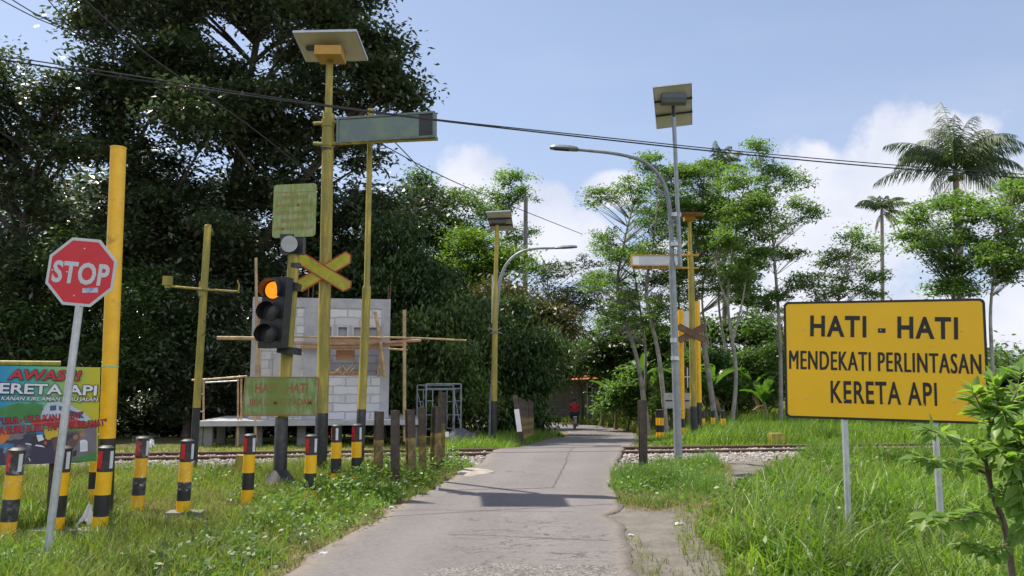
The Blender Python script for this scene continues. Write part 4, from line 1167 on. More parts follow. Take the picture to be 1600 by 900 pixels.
fr = [(a_, min(88, e_ + 14), l_ * 1.05, d_ * .95) for a_, e_, l_, d_ in [(95, 55, 1.0, 95), (70, 40, 1.1, 80), (110, 28, 1.05, 70), (85, 10, .95, 55), (-85, 30, 1.0, 75), (-100, 8, 1.0, 60), (-70, 55, .9, 110), (20, 75, 1.0, 70), (-20, 70, 1.05, 90), (160, 60, .9, 100),
      (-150, 55, .9, 110), (130, 45, 1.0, 95), (45, 62, 1.15, 75), (-45, 45, 1.0, 100), (180, 30, .9, 80), (0, 85, 1.15, 30), (120, -5, .85, 70), (-120, -15, .8, 70), (60, -10, .8, 60)]]
b = ground_at(1488, 33)
palm('large coconut palm whose crown stands highest above the big warning sign', b, at(1493, 268, 33), .17, [(a + random.uniform(-14, 14), e + random.uniform(-8, 12), l * random.uniform(.8, 1.1), d + random.uniform(-15, 30)) for a, e, l, d in fr + fr[::2]], 3.1, leaf=.78, w=.042, nl=46)
b = ground_at(1374, 52)
palm('small far coconut palm with a thin straight trunk above the middle of the warning sign', b, at(1378, 330, 52), .15, [(a, e, .9, d) for a, e, _, d in fr[::2]], 2.0, leaf=.5, w=.06, dry=4, nuts=False, trunkbend=.1)
b = ground_at(1128, 46)
palm('tattered coconut palm poking out above the feathery trees', b, at(1122, 262, 46), .15, [(a, e, .9, d) for a, e, _, d in fr[1::2]], 2.0, leaf=.5, w=.055, dry=5, nuts=False)
b = ground_at(1195, 50)
palm('low palm half hidden between the pale trunks left of the warning sign', b, at(1192, 510, 50), .13, [(a, e, .9, d) for a, e, _, d in fr[::2]], 2.4, leaf=.5, w=.055, dry=1, nuts=False)

# ------------------------------------------------------------------ banana plants
def banana(label, bp, h, seed, nleaf=8, ll=1.7, dry=2, sc=1.0):
    rnd = random.Random(seed)
    root = thing('banana_plant', label, 'banana plant', bp, 'banana plants at the edge of the wood')
    mb = MB(); top = Vector(bp) + Vector((rnd.uniform(-.1, .1), rnd.uniform(-.1, .1), h))
    P = arc_pts([bp, Vector(bp).lerp(top, .5) + Vector((.04, 0, 0)), top], 5)
    mb.path(P, [.11 * sc * (1 - .5 * i / (len(P) - 1)) for i in range(len(P))], 9); mb.build('stem', plain('banana stem', (.17, .19, .07), .7, var=.3, dirt=(.16, .11, .06), damt=.5), root)
    def leaf(az, el, L, droop, wid, mt, name):
        d = Vector((math.sin(az), math.cos(az), 0)); e = el; p = top.copy() - Vector((0, 0, rnd.uniform(0, .15))); n = 12; pts = []
        for i in range(n + 1):
            pts.append(p.copy()); p = p + (d * math.cos(e) + Vector((0, 0, math.sin(e)))) * (L / n); e -= droop / n * (.3 + 1.4 * i / n)
        s = Vector((d.y, -d.x, 0)); vs = []; fs = []
        tw = rnd.uniform(-.5, .5)
        for i, q in enumerate(pts):
            t = i / n
            wd = 0 if t < .12 else wid * math.sin(math.pi * min(1, (t - .12) / .88) ** .75) ** .6 * .5
            wd = max(wd, .012)
            ss = (s * math.cos(tw * t) + Vector((0, 0, math.sin(tw * t))))
            j1, j2 = rnd.uniform(.72, 1.08), rnd.uniform(.72, 1.08)
            vs += [q - ss * wd * j1 + Vector((0, 0, wd * .45 + rnd.uniform(-.03, .03))), q, q + ss * wd * j2 + Vector((0, 0, wd * .45 + rnd.uniform(-.03, .03)))]
        for i in range(n):
            a, c = 3 * i, 3 * i + 3
            fs += [(a, a + 1, c + 1, c), (a + 1, a + 2, c + 2, c + 1)]
        m = MB(); m.add(vs, fs, 0, True); m.build(name, mt, root)
    for k in range(nleaf):
        leaf(k * 2.4 + rnd.uniform(-.4, .4), math.radians(rnd.uniform(45, 82)), ll * rnd.uniform(.8, 1.15), math.radians(rnd.uniform(50, 130)), .46 * sc * rnd.uniform(.85, 1.15), M['banana_leaf'], 'leaf')
    for k in range(dry):
        leaf(rnd.uniform(0, 6.28), math.radians(-20), ll * .7, math.radians(70), .25 * sc, M['banana_dry'], 'dry_leaf')
for i, (px, Y, h, lab) in enumerate([
    (962, 40, 1.3, 'bushy banana plant at the bend of the road, leftmost of the banana clump'),
    (1000, 39, 2.2, 'tall banana plant with upright leaves left of the grey street lamp'),
    (985, 43, 1.9, 'banana plant standing a little behind the clump at the bend'),
    (1022, 38, 1.7, 'banana plant just left of the grey street lamp'),
    (1048, 37, 1.5, 'banana plant behind the grey back-turned sign by the far mast'),
    (1112, 35, 1.4, 'banana plant with a withered leaf right of the tall far yellow post'),
    (1128, 39, 2.0, 'banana plant in shade behind the far striped bollards'),
    (1196, 34, .9, 'low banana plant with wide flat leaves left of the big warning sign'),
    (1175, 37, 1.3, 'banana plant between the two pale trunks'),
    (1566, 36, 1.6, 'banana plant at the right edge beyond the warning sign'),
    (940, 44, 1.0, 'short banana plant at the foot of the far block house wall'),
    (1075, 34, 1.8, 'banana plant right behind the far yellow mast'),
    (1090, 38, 2.4, 'tallest banana plant rising behind the far yellow post'),
    (1150, 41, 2.2, 'tall banana plant deep in shade between the forked trunks')]):
    banana(lab, ground_at(px, Y), h, 40 + i, ll=1.7 if h > 1 else 1.3, dry=3 if px == 1112 else 1)

# ------------------------------------------------------------------ foreground guava sapling
def sapling():
    Y = 4.2
    bp = ground_at(1600, Y)
    root = thing('leafy_sapling', 'leafy green sapling in the right foreground overlapping the corner of the warning sign', 'sapling', bp)
    def pp(x_, y_, Yd): return at(x_, y_, Yd)
    br = [
        ([bp, pp(1575, 850, 4.2), pp(1552, 775, 4.2), pp(1546, 735, 4.2), pp(1560, 690, 4.25), pp(1575, 660, 4.3)], .021),
        ([pp(1552, 775, 4.2), pp(1540, 715, 4.12), pp(1548, 665, 4.1), pp(1535, 640, 4.08), pp(1520, 612, 4.05)], .012),
        ([pp(1548, 742, 4.2), pp(1500, 725, 4.12), pp(1470, 722, 4.05), pp(1438, 716, 4.0)], .009),
        ([pp(1540, 722, 4.15), pp(1515, 695, 4.05), pp(1480, 680, 4.0), pp(1452, 672, 3.95)], .008),
        ([pp(1562, 808, 4.2), pp(1525, 800, 4.1), pp(1490, 812, 4.02), pp(1448, 808, 3.95)], .009),
        ([pp(1570, 835, 4.2), pp(1600, 815, 4.25), pp(1640, 800, 4.3)], .010),
        ([pp(1560, 690, 4.25), pp(1580, 640, 4.3), pp(1600, 610, 4.35), pp(1625, 590, 4.35)], .010),
        ([pp(1556, 700, 4.25), pp(1590, 690, 4.1), pp(1630, 680, 4.05)], .009),
        ([pp(1552, 775, 4.2), pp(1585, 745, 4.35), pp(1610, 720, 4.45), pp(1640, 700, 4.5)], .009),
        ([pp(1548, 665, 4.1), pp(1565, 640, 4.0), pp(1580, 670, 3.9), pp(1600, 650, 3.9)], .007),
        ([pp(1575, 850, 4.2), pp(1545, 862, 4.0), pp(1515, 850, 3.92)], .007),
        ([pp(1590, 690, 4.1), pp(1598, 730, 4.0), pp(1620, 760, 3.95)], .007),
        ([pp(1575, 660, 4.3), pp(1560, 625, 4.25), pp(1552, 600, 4.25)], .007),
        ([pp(1560, 690, 4.25), pp(1578, 700, 4.1), pp(1592, 740, 4.0), pp(1600, 770, 3.95)], .007),
        ([pp(1575, 660, 4.3), pp(1590, 650, 4.2), pp(1605, 690, 4.1), pp(1612, 730, 4.05)], .007),
        ([pp(1552, 775, 4.2), pp(1575, 770, 4.05), pp(1600, 800, 3.95), pp(1610, 850, 3.9)], .007),
        ([pp(1548, 665, 4.1), pp(1560, 655, 4.2), pp(1585, 620, 4.25), pp(1595, 580, 4.3)], .007),
        ([pp(1540, 715, 4.12), pp(1560, 700, 3.95), pp(1575, 720, 3.9), pp(1590, 715, 3.85)], .006),
    ]
    st = MB(); LV = []
    rnd = random.Random(5)
    lf = MB()
    def leaf(p, d, L, up):
        d = d.normalized(); s = d.cross(up)
        if s.length < .1: s = d.cross(Vector((1, 0, 0)))
        s.normalize(); nrm = s.cross(d).normalized()
        W = L * rnd.uniform(.42, .52); prof = [(.0, .06), (.18, .62), (.45, 1.0), (.72, .78), (.9, .36), (1.0, .02)]
        vs = []; curl = rnd.uniform(.05, .35)
        pet = p + d * L * .12
        for t, w in prof:
            c = pet + d * L * t - nrm * (curl * L * t * t) ; e = nrm * (W * .5 * w * .30)
            vs += [c - s * W * .5 * w + e, c, c + s * W * .5 * w + e]
        fs = []
        for i in range(len(prof) - 1):
            a, b_ = 3 * i, 3 * i + 3
            fs += [(a, a + 1, b_ + 1, b_), (a + 1, a + 2, b_ + 2, b_ + 1)]
        lf.add(vs, fs, 0, True)
    for P, r in br:
        Q = arc_pts(P, 7)
        st.path(Q, [max(.0022, r * (1 - .8 * i / (len(Q) - 1))) for i in range(len(Q))], 7)
        tot = len(Q)
        start = int(tot * (.55 if r > .015 else .18))
        dist = 0; last = 0
        for i in range(start, tot):
            t = (Q[min(i + 1, tot - 1)] - Q[max(i - 1, 0)]).normalized()
            side = t.cross(Vector((0, 0, 1))).normalized()
            for sg in (-1, 1):
                for rep in range(2):
                    if rnd.random() < .12: continue
                    dd = t * rnd.uniform(.35, .9) + side * sg * rnd.uniform(.5, 1.0) + Vector((rnd.uniform(-.3, .3), rnd.uniform(-.3, .3), rnd.uniform(-.55, .45)))
                    leaf(Q[i] + t * rnd.uniform(-.03, .03) + side * rnd.uniform(-.02, .02), dd, rnd.uniform(.055, .105), Vector((rnd.uniform(-.35, .35), rnd.uniform(-.5, .2), 1)))
        leaf(Q[-1], (Q[-1] - Q[-2]), .09, Vector((0, -.3, 1)))
        leaf(Q[-1], (Q[-1] - Q[-2]) + Vector((.02, 0, .02)), .075, Vector((.3, -.3, 1)))
    st.build('branches', plain('sapling bark', (.11, .085, .06), .85, var=.3, scale=20), root)
    lf.build('foliage', M['shrub_leaf'], root)
sapling()

# ================================================================== OBJECTS
UP = Vector((0, 0, 1))
def plane_px(px, py, O, n):
    """point of the plane (O,n) seen at the pixel"""
    d = at(px, py, 10) - Vector((0, 0, CAM_H)); c = Vector((0, 0, CAM_H))
    return c + d * ((Vector(O) - c).dot(n) / d.dot(n))
def bolt_heads(mb, pts, n, r=.008, mi=0):
    for p in pts: mb.path([Vector(p), Vector(p) + n * .006], [r, r * .7], 8, mi)
def Z_at(px, py, Y): return at(px, py, Y).z

# ------------------------------------------------------------------ STOP sign
def stop_sign():
    f = foot(72, 875); D = f.y
    c = at(127, 425, D - .03)
    r = Vector((.995, 0, -.088)).normalized(); u = Vector((.088, 0, .995)).normalized(); n = r.cross(u)
    root = thing('stop_sign', 'red octagonal STOP sign on a leaning grey pole in the left foreground', 'stop sign', f)
    top = c + u * .22 - n * .035
    mb = MB(); mb.path([f - UP * .05, f.lerp(top, .5), top], .033, 14); mb.build('pole', M['galv_light'], root)
    R = .302 / math.cos(math.pi / 8)
    octo = lambda k: [(R * k * math.cos(math.pi / 8 + i * math.pi / 4), R * k * math.sin(math.pi / 8 + i * math.pi / 4)) for i in range(8)]
    mb = MB(); mb.prism(octo(1), c, r, u, .004, 0); pl = mb.build('panel', M['white_sign'], root)
    mb = MB(); mb.prism(octo(.915), c + n * .002, r, u, .0018, 0); mb.build('red_field', M['red_sign'], pl)
    mb = MB(); put_text(mb, 'STOP', c - u * .012 + n * .002, r, u, .505, .20, 0, bold=.032, lift=.002, thick=.002, spacing=1.05); mb.build('lettering', M['white_sign'], pl)
    mb = MB(); st = c + r * .105 - u * .155 + n * .003
    rr = (r * .995 + u * .12).normalized(); uu = n.cross(rr)
    mb.prism([(-.07, -.02), (.07, -.022), (.068, .022), (-.07, .02)], st, rr, uu, .001)
    mb.build('sticker', plain('torn blue sticker', (.12, .18, .38), .5, var=.4, scale=40, dirt=(.55, .58, .65), damt=.6, dscale=25), pl)
    mb = MB(); bolt_heads(mb, [c + r * a + u * b + n * .003 for a, b in ((0, .21), (-.255, -.005), (-.125, -.01), (.11, 0), (.235, .0), (-.03, -.215))], n, .007); mb.build('rivets', M['white_paint'], pl)
    mb = MB(); mb.box(f + Vector((.03, 0, .02)), (.26, .24, .07), Matrix.Rotation(.2, 3, 'Z')); mb.build('footing', M['concrete'], root)
stop_sign()

# ------------------------------------------------------------------ thick yellow height posts
def gantry_post(label, b, top, zblack, r, tie=True):
    root = thing('steel_post', label, 'post', b, 'thick yellow and black steel posts by the crossing')
    k = (zblack - b.z) / (top.z - b.z); m = b.lerp(top, k)
    mb = MB(); mb.path([b - UP * .05, m, m + (top - m) * .001, top], [r] * 4, 20, mis=[1, 0, 0]); mb.build('post', [M['yellow'], M['black_paint']], root)
    mb = MB(); mb.path([top - UP * .012, top + UP * .006], [r * 1.05, r * 1.05], 20); mb.build('cap', M['yellow'], root)
    if tie:
        q = b.lerp(top, (Z_at(172, 573, b.y) - b.z) / (top.z - b.z))
        mb = MB(); mb.path([q - UP * .008, q + UP * .008], [r * 1.04] * 2, 20); mb.build('tie_cord', plain('pale green cord', (.30, .50, .30), .6), root)
gantry_post('thick yellow steel post with a black foot beside the safety banner', ground_at(163, 9.4), at(185, 231, 9.4), Z_at(168, 685, 9.4), .087)
gantry_post('thin looking far yellow post with a black foot beside the far cross-board mast', ground_at(1093, 25.5), at(1089, 471, 25.5), Z_at(1091, 629, 25.5), .088, False)

# ------------------------------------------------------------------ bollards
def make_bollard():
    root = thing('bollard', '', 'bollard', (0, 0, 0), 'black and yellow striped bollards with reflectors')
    r = .074
    mb = MB()
    z = [-.06, .18, .1801, .39, .3901, .615, .6151, .84]
    mb.path([Vector((0, 0, q)) for q in z], [r] * 8, 20, mis=[0, 0, 1, 1, 0, 0, 1]); mb.build('post', [M['yellow'], M['black_paint']], root)
    mb = MB(); mb.path([Vector((0, 0, .84)), Vector((0, 0, .852)), Vector((0, 0, .872))], [r * 1.06, r * 1.06, r * .6], 20); mb.build('cap', M['black_paint'], root)
    for nm, mt, a in (('red_reflector', M['red_reflect'], -108), ('white_reflector', M['white_reflect'], -24)):
        a = math.radians(a); n = Vector((math.cos(a), math.sin(a), 0)); t = Vector((-n.y, n.x, 0))
        mb = MB(); mb.box(Vector((0, 0, .735)) + n * (r + .001), (.046 if nm[0] == 'r' else .036, .008, .17), Matrix((t, n, UP)).transposed()); mb.build(nm, mt, root)
    return root
BOLL = make_bollard(); boll_used = [False]
def bollard(px, Y, label, tilt=(0, 0), rot=0, slab=None, wrap=None, h=1.0, first_dx=0):
    g = ground_at(px, Y)
    if not boll_used[0]: o = BOLL; boll_used[0] = True
    else:
        o = BOLL.copy(); COL.objects.link(o)
        for ch in [c for c in BOLL.children if c.name.split('.')[0] in ('post', 'cap', 'red_reflector', 'white_reflector')]:
            c = ch.copy(); COL.objects.link(c); c.parent = o
    o.location = g; o.rotation_euler = (math.radians(tilt[0]), math.radians(tilt[1]), math.radians(rot)); o['label'] = label; o.scale = (1, 1, h)
    if slab:
        mb = MB(); mb.box(Vector((slab[2], 0, .0)), (slab[0], slab[1], .12)); s = mb.mesh('footing'); s.materials.append(M['concrete_dark'])
        q = bpy.data.objects.new('footing', s); COL.objects.link(q); q.parent = o
    if wrap:
        vs, fs = [], []; rows, seg = 12, 22
        z0, z1 = wrap
        for i in range(rows + 1):
            z = z0 + (z1 - z0) * i / rows
            for k in range(seg):
                a = 2 * math.pi * k / seg; rr = .080 + random.uniform(0, .016) + (.03 if i in (rows - 1, rows) and k % 3 == 0 else 0) + (.02 * random.random() if i == 0 else 0)
                vs.append((rr * math.cos(a), rr * math.sin(a), z + random.uniform(-.012, .012)))
        for i in range(rows):
            for k in range(seg):
                k2 = (k + 1) % seg; fs.append((i * seg + k, i * seg + k2, (i + 1) * seg + k2, (i + 1) * seg + k))
        mb = MB(); mb.add(vs, fs, 0); me = mb.mesh('plastic_wrap'); me.materials.append(M['wrap'])
        q = bpy.data.objects.new('plastic_wrap', me); COL.objects.link(q); q.parent = o
    return o
bollard(155, 8.37, 'striped bollard standing on a concrete slab right in front of the thick yellow post', (0, 1.5), 4, slab=(.50, .32, .05))
bollard(10, 8.03, 'leftmost striped bollard, cut by the left edge, with crumpled plastic on its top', (0, 3), -6, wrap=(.1, .9))
bollard(86, 8.37, 'striped bollard half hidden behind the leaning pole of the STOP sign', (0, 2.5), -3, slab=(.4, .3, 0))
bollard(146, 10.6, 'striped bollard half hidden behind the thick yellow post and the banner edge', (0, 0), 0)
bollard(214, 10.0, 'striped bollard with clear plastic around its red reflector, right of the thick yellow post', (0, 1.8), 5, wrap=(.05, .88))
bollard(285, 9.58, 'striped bollard on a pale slab with clear plastic around its middle black band', (0, 1.2), 8, slab=(.38, .26, .03), wrap=(.3, .62))
bollard(386, 10.5, 'striped bollard with a bright red reflector under the faded green caution sign', (0, .5), -8)
bollard(483, 10.55, 'striped bollard with a red reflector in front of the foot of the solar sign mast', (0, .6), -8)
bollard(524, 12.0, 'striped bollard showing only its white reflector, between two with red ones', (0, .3), -52)
bollard(556, 12.1, 'rightmost striped bollard of the near row, in front of the thin tall yellow pole', (0, 0), -14)
for px, Y, lab in ((1099, 27.4, 'far striped bollard nearest the tall yellow post beyond the track'),
                   (1115, 27.8, 'middle far striped bollard of the three beyond the track'),
                   (1131, 26.6, 'far striped bollard standing on a concrete block, rightmost beyond the track'),
                   (1029, 25.5, 'far striped bollard nearest the road, left one of the pair by the grey street lamp'),
                   (1034, 25.3, 'far striped bollard close beside the grey street lamp, right one of the pair')):
    bollard(px, Y, lab, (0, 0), 165 if px > 1050 else 120, slab=(.75, .5, .05) if px == 1131 else None)

# ------------------------------------------------------------------ railway safety banner
def banner():
    Yl, Yr = 8.75, 9.2
    TL, TR, BR, BL = at(-24, 571, Yl), at(157, 574, Yr), at(152, 722, Yr), at(-24, 728, Yl)
    O = (TL + TR + BR + BL) / 4; r = (TR - TL).normalized(); n = Vector((r.y, -r.x, 0)).normalized(); 
    if n.y > 0: n = -n
    u = n.cross(r).normalized()
    if u.z < 0: u = -u
    b = ground_at(70, 9.0)
    root = thing('safety_banner', 'colourful railway safety banner stretched between posts at the left edge', 'banner', b)
    X = lambda px, py: plane_px(px, py, O, n)
    k = 9.0 / FPX
    # cloth
    t = NT('printed banner cloth')
    s = t.n('ShaderNodeSeparateXYZ'); t.set(s.inputs[0], t.coord('Generated'))
    cr = t.n('ShaderNodeValToRGB'); t.set(cr.inputs[0], s.outputs[0]); e = cr.color_ramp.elements
    e[0].position = .1; e[0].color = (.02, .23, .46, 1); e[1].position = .92; e[1].color = (.50, .45, .03, 1)
    q = e.new(.42); q.color = (.10, .42, .32, 1); q = e.new(.7); q.color = (.30, .47, .10, 1)
    low = t.ramp(s.outputs[2], .28, .42, 1, 0)
    col = t.mix(t.m('MULTIPLY', low, t.ramp(s.outputs[0], .78, .98, 1, 0)), cr.outputs[0], (.055, .05, .085))
    cloth = t.done(t.pbr(col, .55, 0, t.bump(t.noise(3, 3, .5), .25, .03), .3))
    mb = MB(); N = 16; vs = []; fs = []
    for i in range(N + 1):
        for j in range(N + 1):
            a, c = i / N, j / N
            p = TL.lerp(TR, a).lerp(BL.lerp(BR, a), c)
            vs.append(p - n * (.004 + .006 * abs(math.sin(a * 9 + c * 4))))
    for i in range(N):
        for j in range(N):
            q0 = i * (N + 1) + j; fs.append((q0, q0 + 1, q0 + N + 2, q0 + N + 1))
    mb.add(vs, fs, 0, True); cl = mb.build('banner_cloth', cloth, root)
    # printed picture
    ink = lambda nm, c: plain('banner ink ' + nm, c, .5, var=.12, scale=9)
    art = MB(); mats = [ink('leaf green', (.05, .20, .05)), ink('train white', (.45, .50, .58)), ink('window blue', (.06, .09, .17)), ink('tarmac', (.16, .14, .17)), ink('tail red', (.45, .05, .04)),
                        ink('rider blue', (.02, .16, .36)), ink('bike dark', (.03, .03, .035)), ink('card white', (.62, .64, .68)), ink('hill yellow', (.52, .36, .02)), ink('skin', (.30, .15, .09)), ink('rail brown', (.12, .07, .06)), ink('orange', (.55, .16, .03))]
    def poly(pts, mi, lift):
        vs = [X(a, c) + n * lift for a, c in pts]; art.add(vs, [tuple(reversed(range(len(vs))))], mi)
    def blob(cx, cy, rx, ry, mi, lift, wv=.12, nn=22):
        poly([(cx + rx * math.cos(2 * math.pi * i / nn) * (1 + wv * math.sin(i * 2.6)), cy + ry * math.sin(2 * math.pi * i / nn) * (1 + wv * math.cos(i * 1.9))) for i in range(nn)], mi, lift)
    poly([(150, 655), (151, 712), (108, 723), (96, 716), (112, 690)], 3, .002)
    poly([(100, 722), (151, 704), (151, 720)], 0, .003)
    blob(30, 644, 32, 13, 0, .003); blob(52, 638, 16, 9, 0, .004); blob(20, 672, 22, 16, 3, .002)
    poly([(66, 640), (74, 630), (92, 627), (110, 633), (132, 645), (143, 656), (128, 660), (64, 656)], 1, .004)
    poly([(78, 634), (88, 633), (88, 641), (78, 642)], 2, .005); poly([(92, 634), (97, 635), (97, 642), (92, 641)], 2, .005)
    poly([(108, 640), (126, 646), (132, 654), (110, 650)], 2, .005)
    poly([(48, 656), (112, 652), (132, 660), (150, 664), (150, 668), (50, 664)], 4, .0045)
    poly([(68, 671), (92, 668), (90, 684), (72, 688)], 8, .003)
    poly([(55, 672), (66, 670), (70, 680), (58, 682)], 5, .005); blob(60, 672, 4, 4, 5, .006, 0)
    poly([(57, 680), (66, 679), (69, 687), (60, 690)], 7, .006)
    blob(53, 690, 5.5, 6.5, 6, .005, 0, 16); blob(71, 692, 5.5, 6.5, 6, .005, 0, 16); blob(71, 692, 2.5, 3, 4, .006, 0, 12)
    poly([(51, 685), (64, 681), (73, 688), (66, 692), (54, 690)], 6, .0055); poly([(40, 692), (72, 697), (70, 699), (40, 694)], 7, .0045)
    poly([(80, 684), (104, 680), (100, 700), (84, 706)], 10, .003); poly([(104, 690), (122, 676), (130, 676), (116, 700), (104, 712)], 10, .0035)
    blob(129, 679, 4.5, 5, 9, .0045, 0.05, 14); blob(118, 683, 4, 4, 9, .0045, .05, 12); poly([(114, 705), (120, 703), (119, 712), (113, 714)], 6, .005)
    poly([(125, 689), (128, 687), (134, 687), (137, 690), (137, 705), (125, 706)], 7, .006)
    poly([(-24, 676), (14, 672), (15, 684), (4, 694), (-24, 697)], 11, .004); poly([(-24, 700), (10, 692), (23, 694), (20, 698), (-5, 706), (-24, 708)], 5, .0045)
    ar = art.build('printed_picture', mats, cl)
    pill = MB(); cc = X(8, 721); pill.prism(rounded(66 * k, 11 * k, 5 * k), cc + n * .004, r, u, .001)
    pill.build('printed_label', mats[7], cl)
    # lettering
    red, white, navy = plain('banner red letters', (.50, .025, .035), .5, var=.05), plain('banner white letters', (.66, .66, .70), .5, var=.04), plain('banner dark outline', (.015, .01, .04), .5)
    def line(s, px, py, wpx, hpx, m1, slope=0.0, shear=0.0, bold=.05, ob=.09):
        rr = (r + u * slope).normalized(); uu = n.cross(rr); uu = uu if uu.z > 0 else -uu
        c = X(px, py)
        mb = MB(); put_text(mb, s, c, rr, uu, wpx * k, hpx * k, 0, bold=ob * .62, shear=shear, lift=.0085, thick=.001); mb.build('letter_outline', navy, cl)
        mb = MB(); put_text(mb, s, c, rr, uu, (wpx - 2.5) * k, (hpx - 2.2) * k, 0, bold=bold * .5, shear=shear, lift=.011, thick=.001); mb.build('lettering', m1, cl)
    line('AWAS !!', 71, 586, 101, 18, red, -.01, .15)
    line('KERETA API', 66, 608, 154, 18, white, -.02)
    line('TOLEH KANAN KIRI, AMAN BARU JALAN', 62, 624, 164, 10, white, -.01, .2, .03, .06)
    line('"UBUR - UBUR IKAN KAWAT"', 66, 653, 112, 11, red, .08, 0, .02, .06)
    line('BUAT APA BURU BURU TAPI TAK SELAMAT"', 64, 668, 182, 12, red, .08, 0, .02, .06)
    line('KAI', 147, 580, 16, 5, white, 0, 0, .02, .03) if False else None
    # stand
    mb = MB()
    for px, Yq in ((-20, 8.85), (4, 8.95), (72, 9.12)):
        mb = MB(); g = ground_at(px, Yq); mb.box((g.x, g.y + .05, g.z + .42), (.05, .04, .9)); mb.build('leg', M['rail_post'], root)
    mb = MB(); a0, a1 = at(-24, 567, 8.95), at(95, 568, 9.25); mb.path([a0, a1], .028, 8); mb.build('top_rail', M['yellow_old'], root)
banner()

# ------------------------------------------------------------------ yellow pole with a cross arm
def arm_pole():
    Y = 14.0; b = ground_at(301, Y); top = at(325, 353, Y)
    root = thing('equipment_pole', 'weathered yellow pole with a thin cross arm, left of the block house', 'pole', b)
    k = (Z_at(309, 637, Y) - b.z) / (top.z - b.z); m = b.lerp(top, k)
    mb = MB(); mb.path([b - UP * .05, m, m.lerp(top, .001), top], [.066, .064, .064, .058], 14, mis=[1, 0, 0]); mb.build('pole', [M['yellow_old'], M['black_paint']], root)
    mb = MB(); mb.path([top - UP * .01, top + UP * .02], [.063, .05], 14); mb.build('cap', M['yellow_old'], root)
    mb = MB(); mb.path([at(262, 447, Y - .09), at(318, 452, Y - .09), at(374, 456, Y - .09)], .019, 8); mb.path([at(372, 457, Y - .09), at(374, 446, Y - .09), at(371, 438, Y - .09)], .013, 8); arm = mb.build('cross_arm', M['yellow_old'], root)
    mb = MB(); mb.box(at(262, 439, Y - .09), (.13, .12, .16)); mb.box(at(262, 447, Y - .09), (.08, .08, .06)); mb.build('sensor_box', M['yellow_old'], root)
    mb = MB(); mb.path(arc_pts([at(318, 500, Y - .1), at(322, 507, Y - .12), at(321, 518, Y - .12), at(315, 525, Y - .1)], 5), .006, 5); mb.build('wire', M['cable'], root); mb = MB()
    mb.path(arc_pts([at(328, 455, Y - .13), at(352, 459, Y - .12), at(376, 453, Y - .11), at(378, 445, Y - .1)], 5), .006, 5); mb.build('wire', M['cable'], root)
    mb = MB(); mb.path([at(318, 440, Y - .0), at(317, 463, Y - .0)], .072, 14); mb.build('clamp', M['yellow_old'], root)
arm_pole()

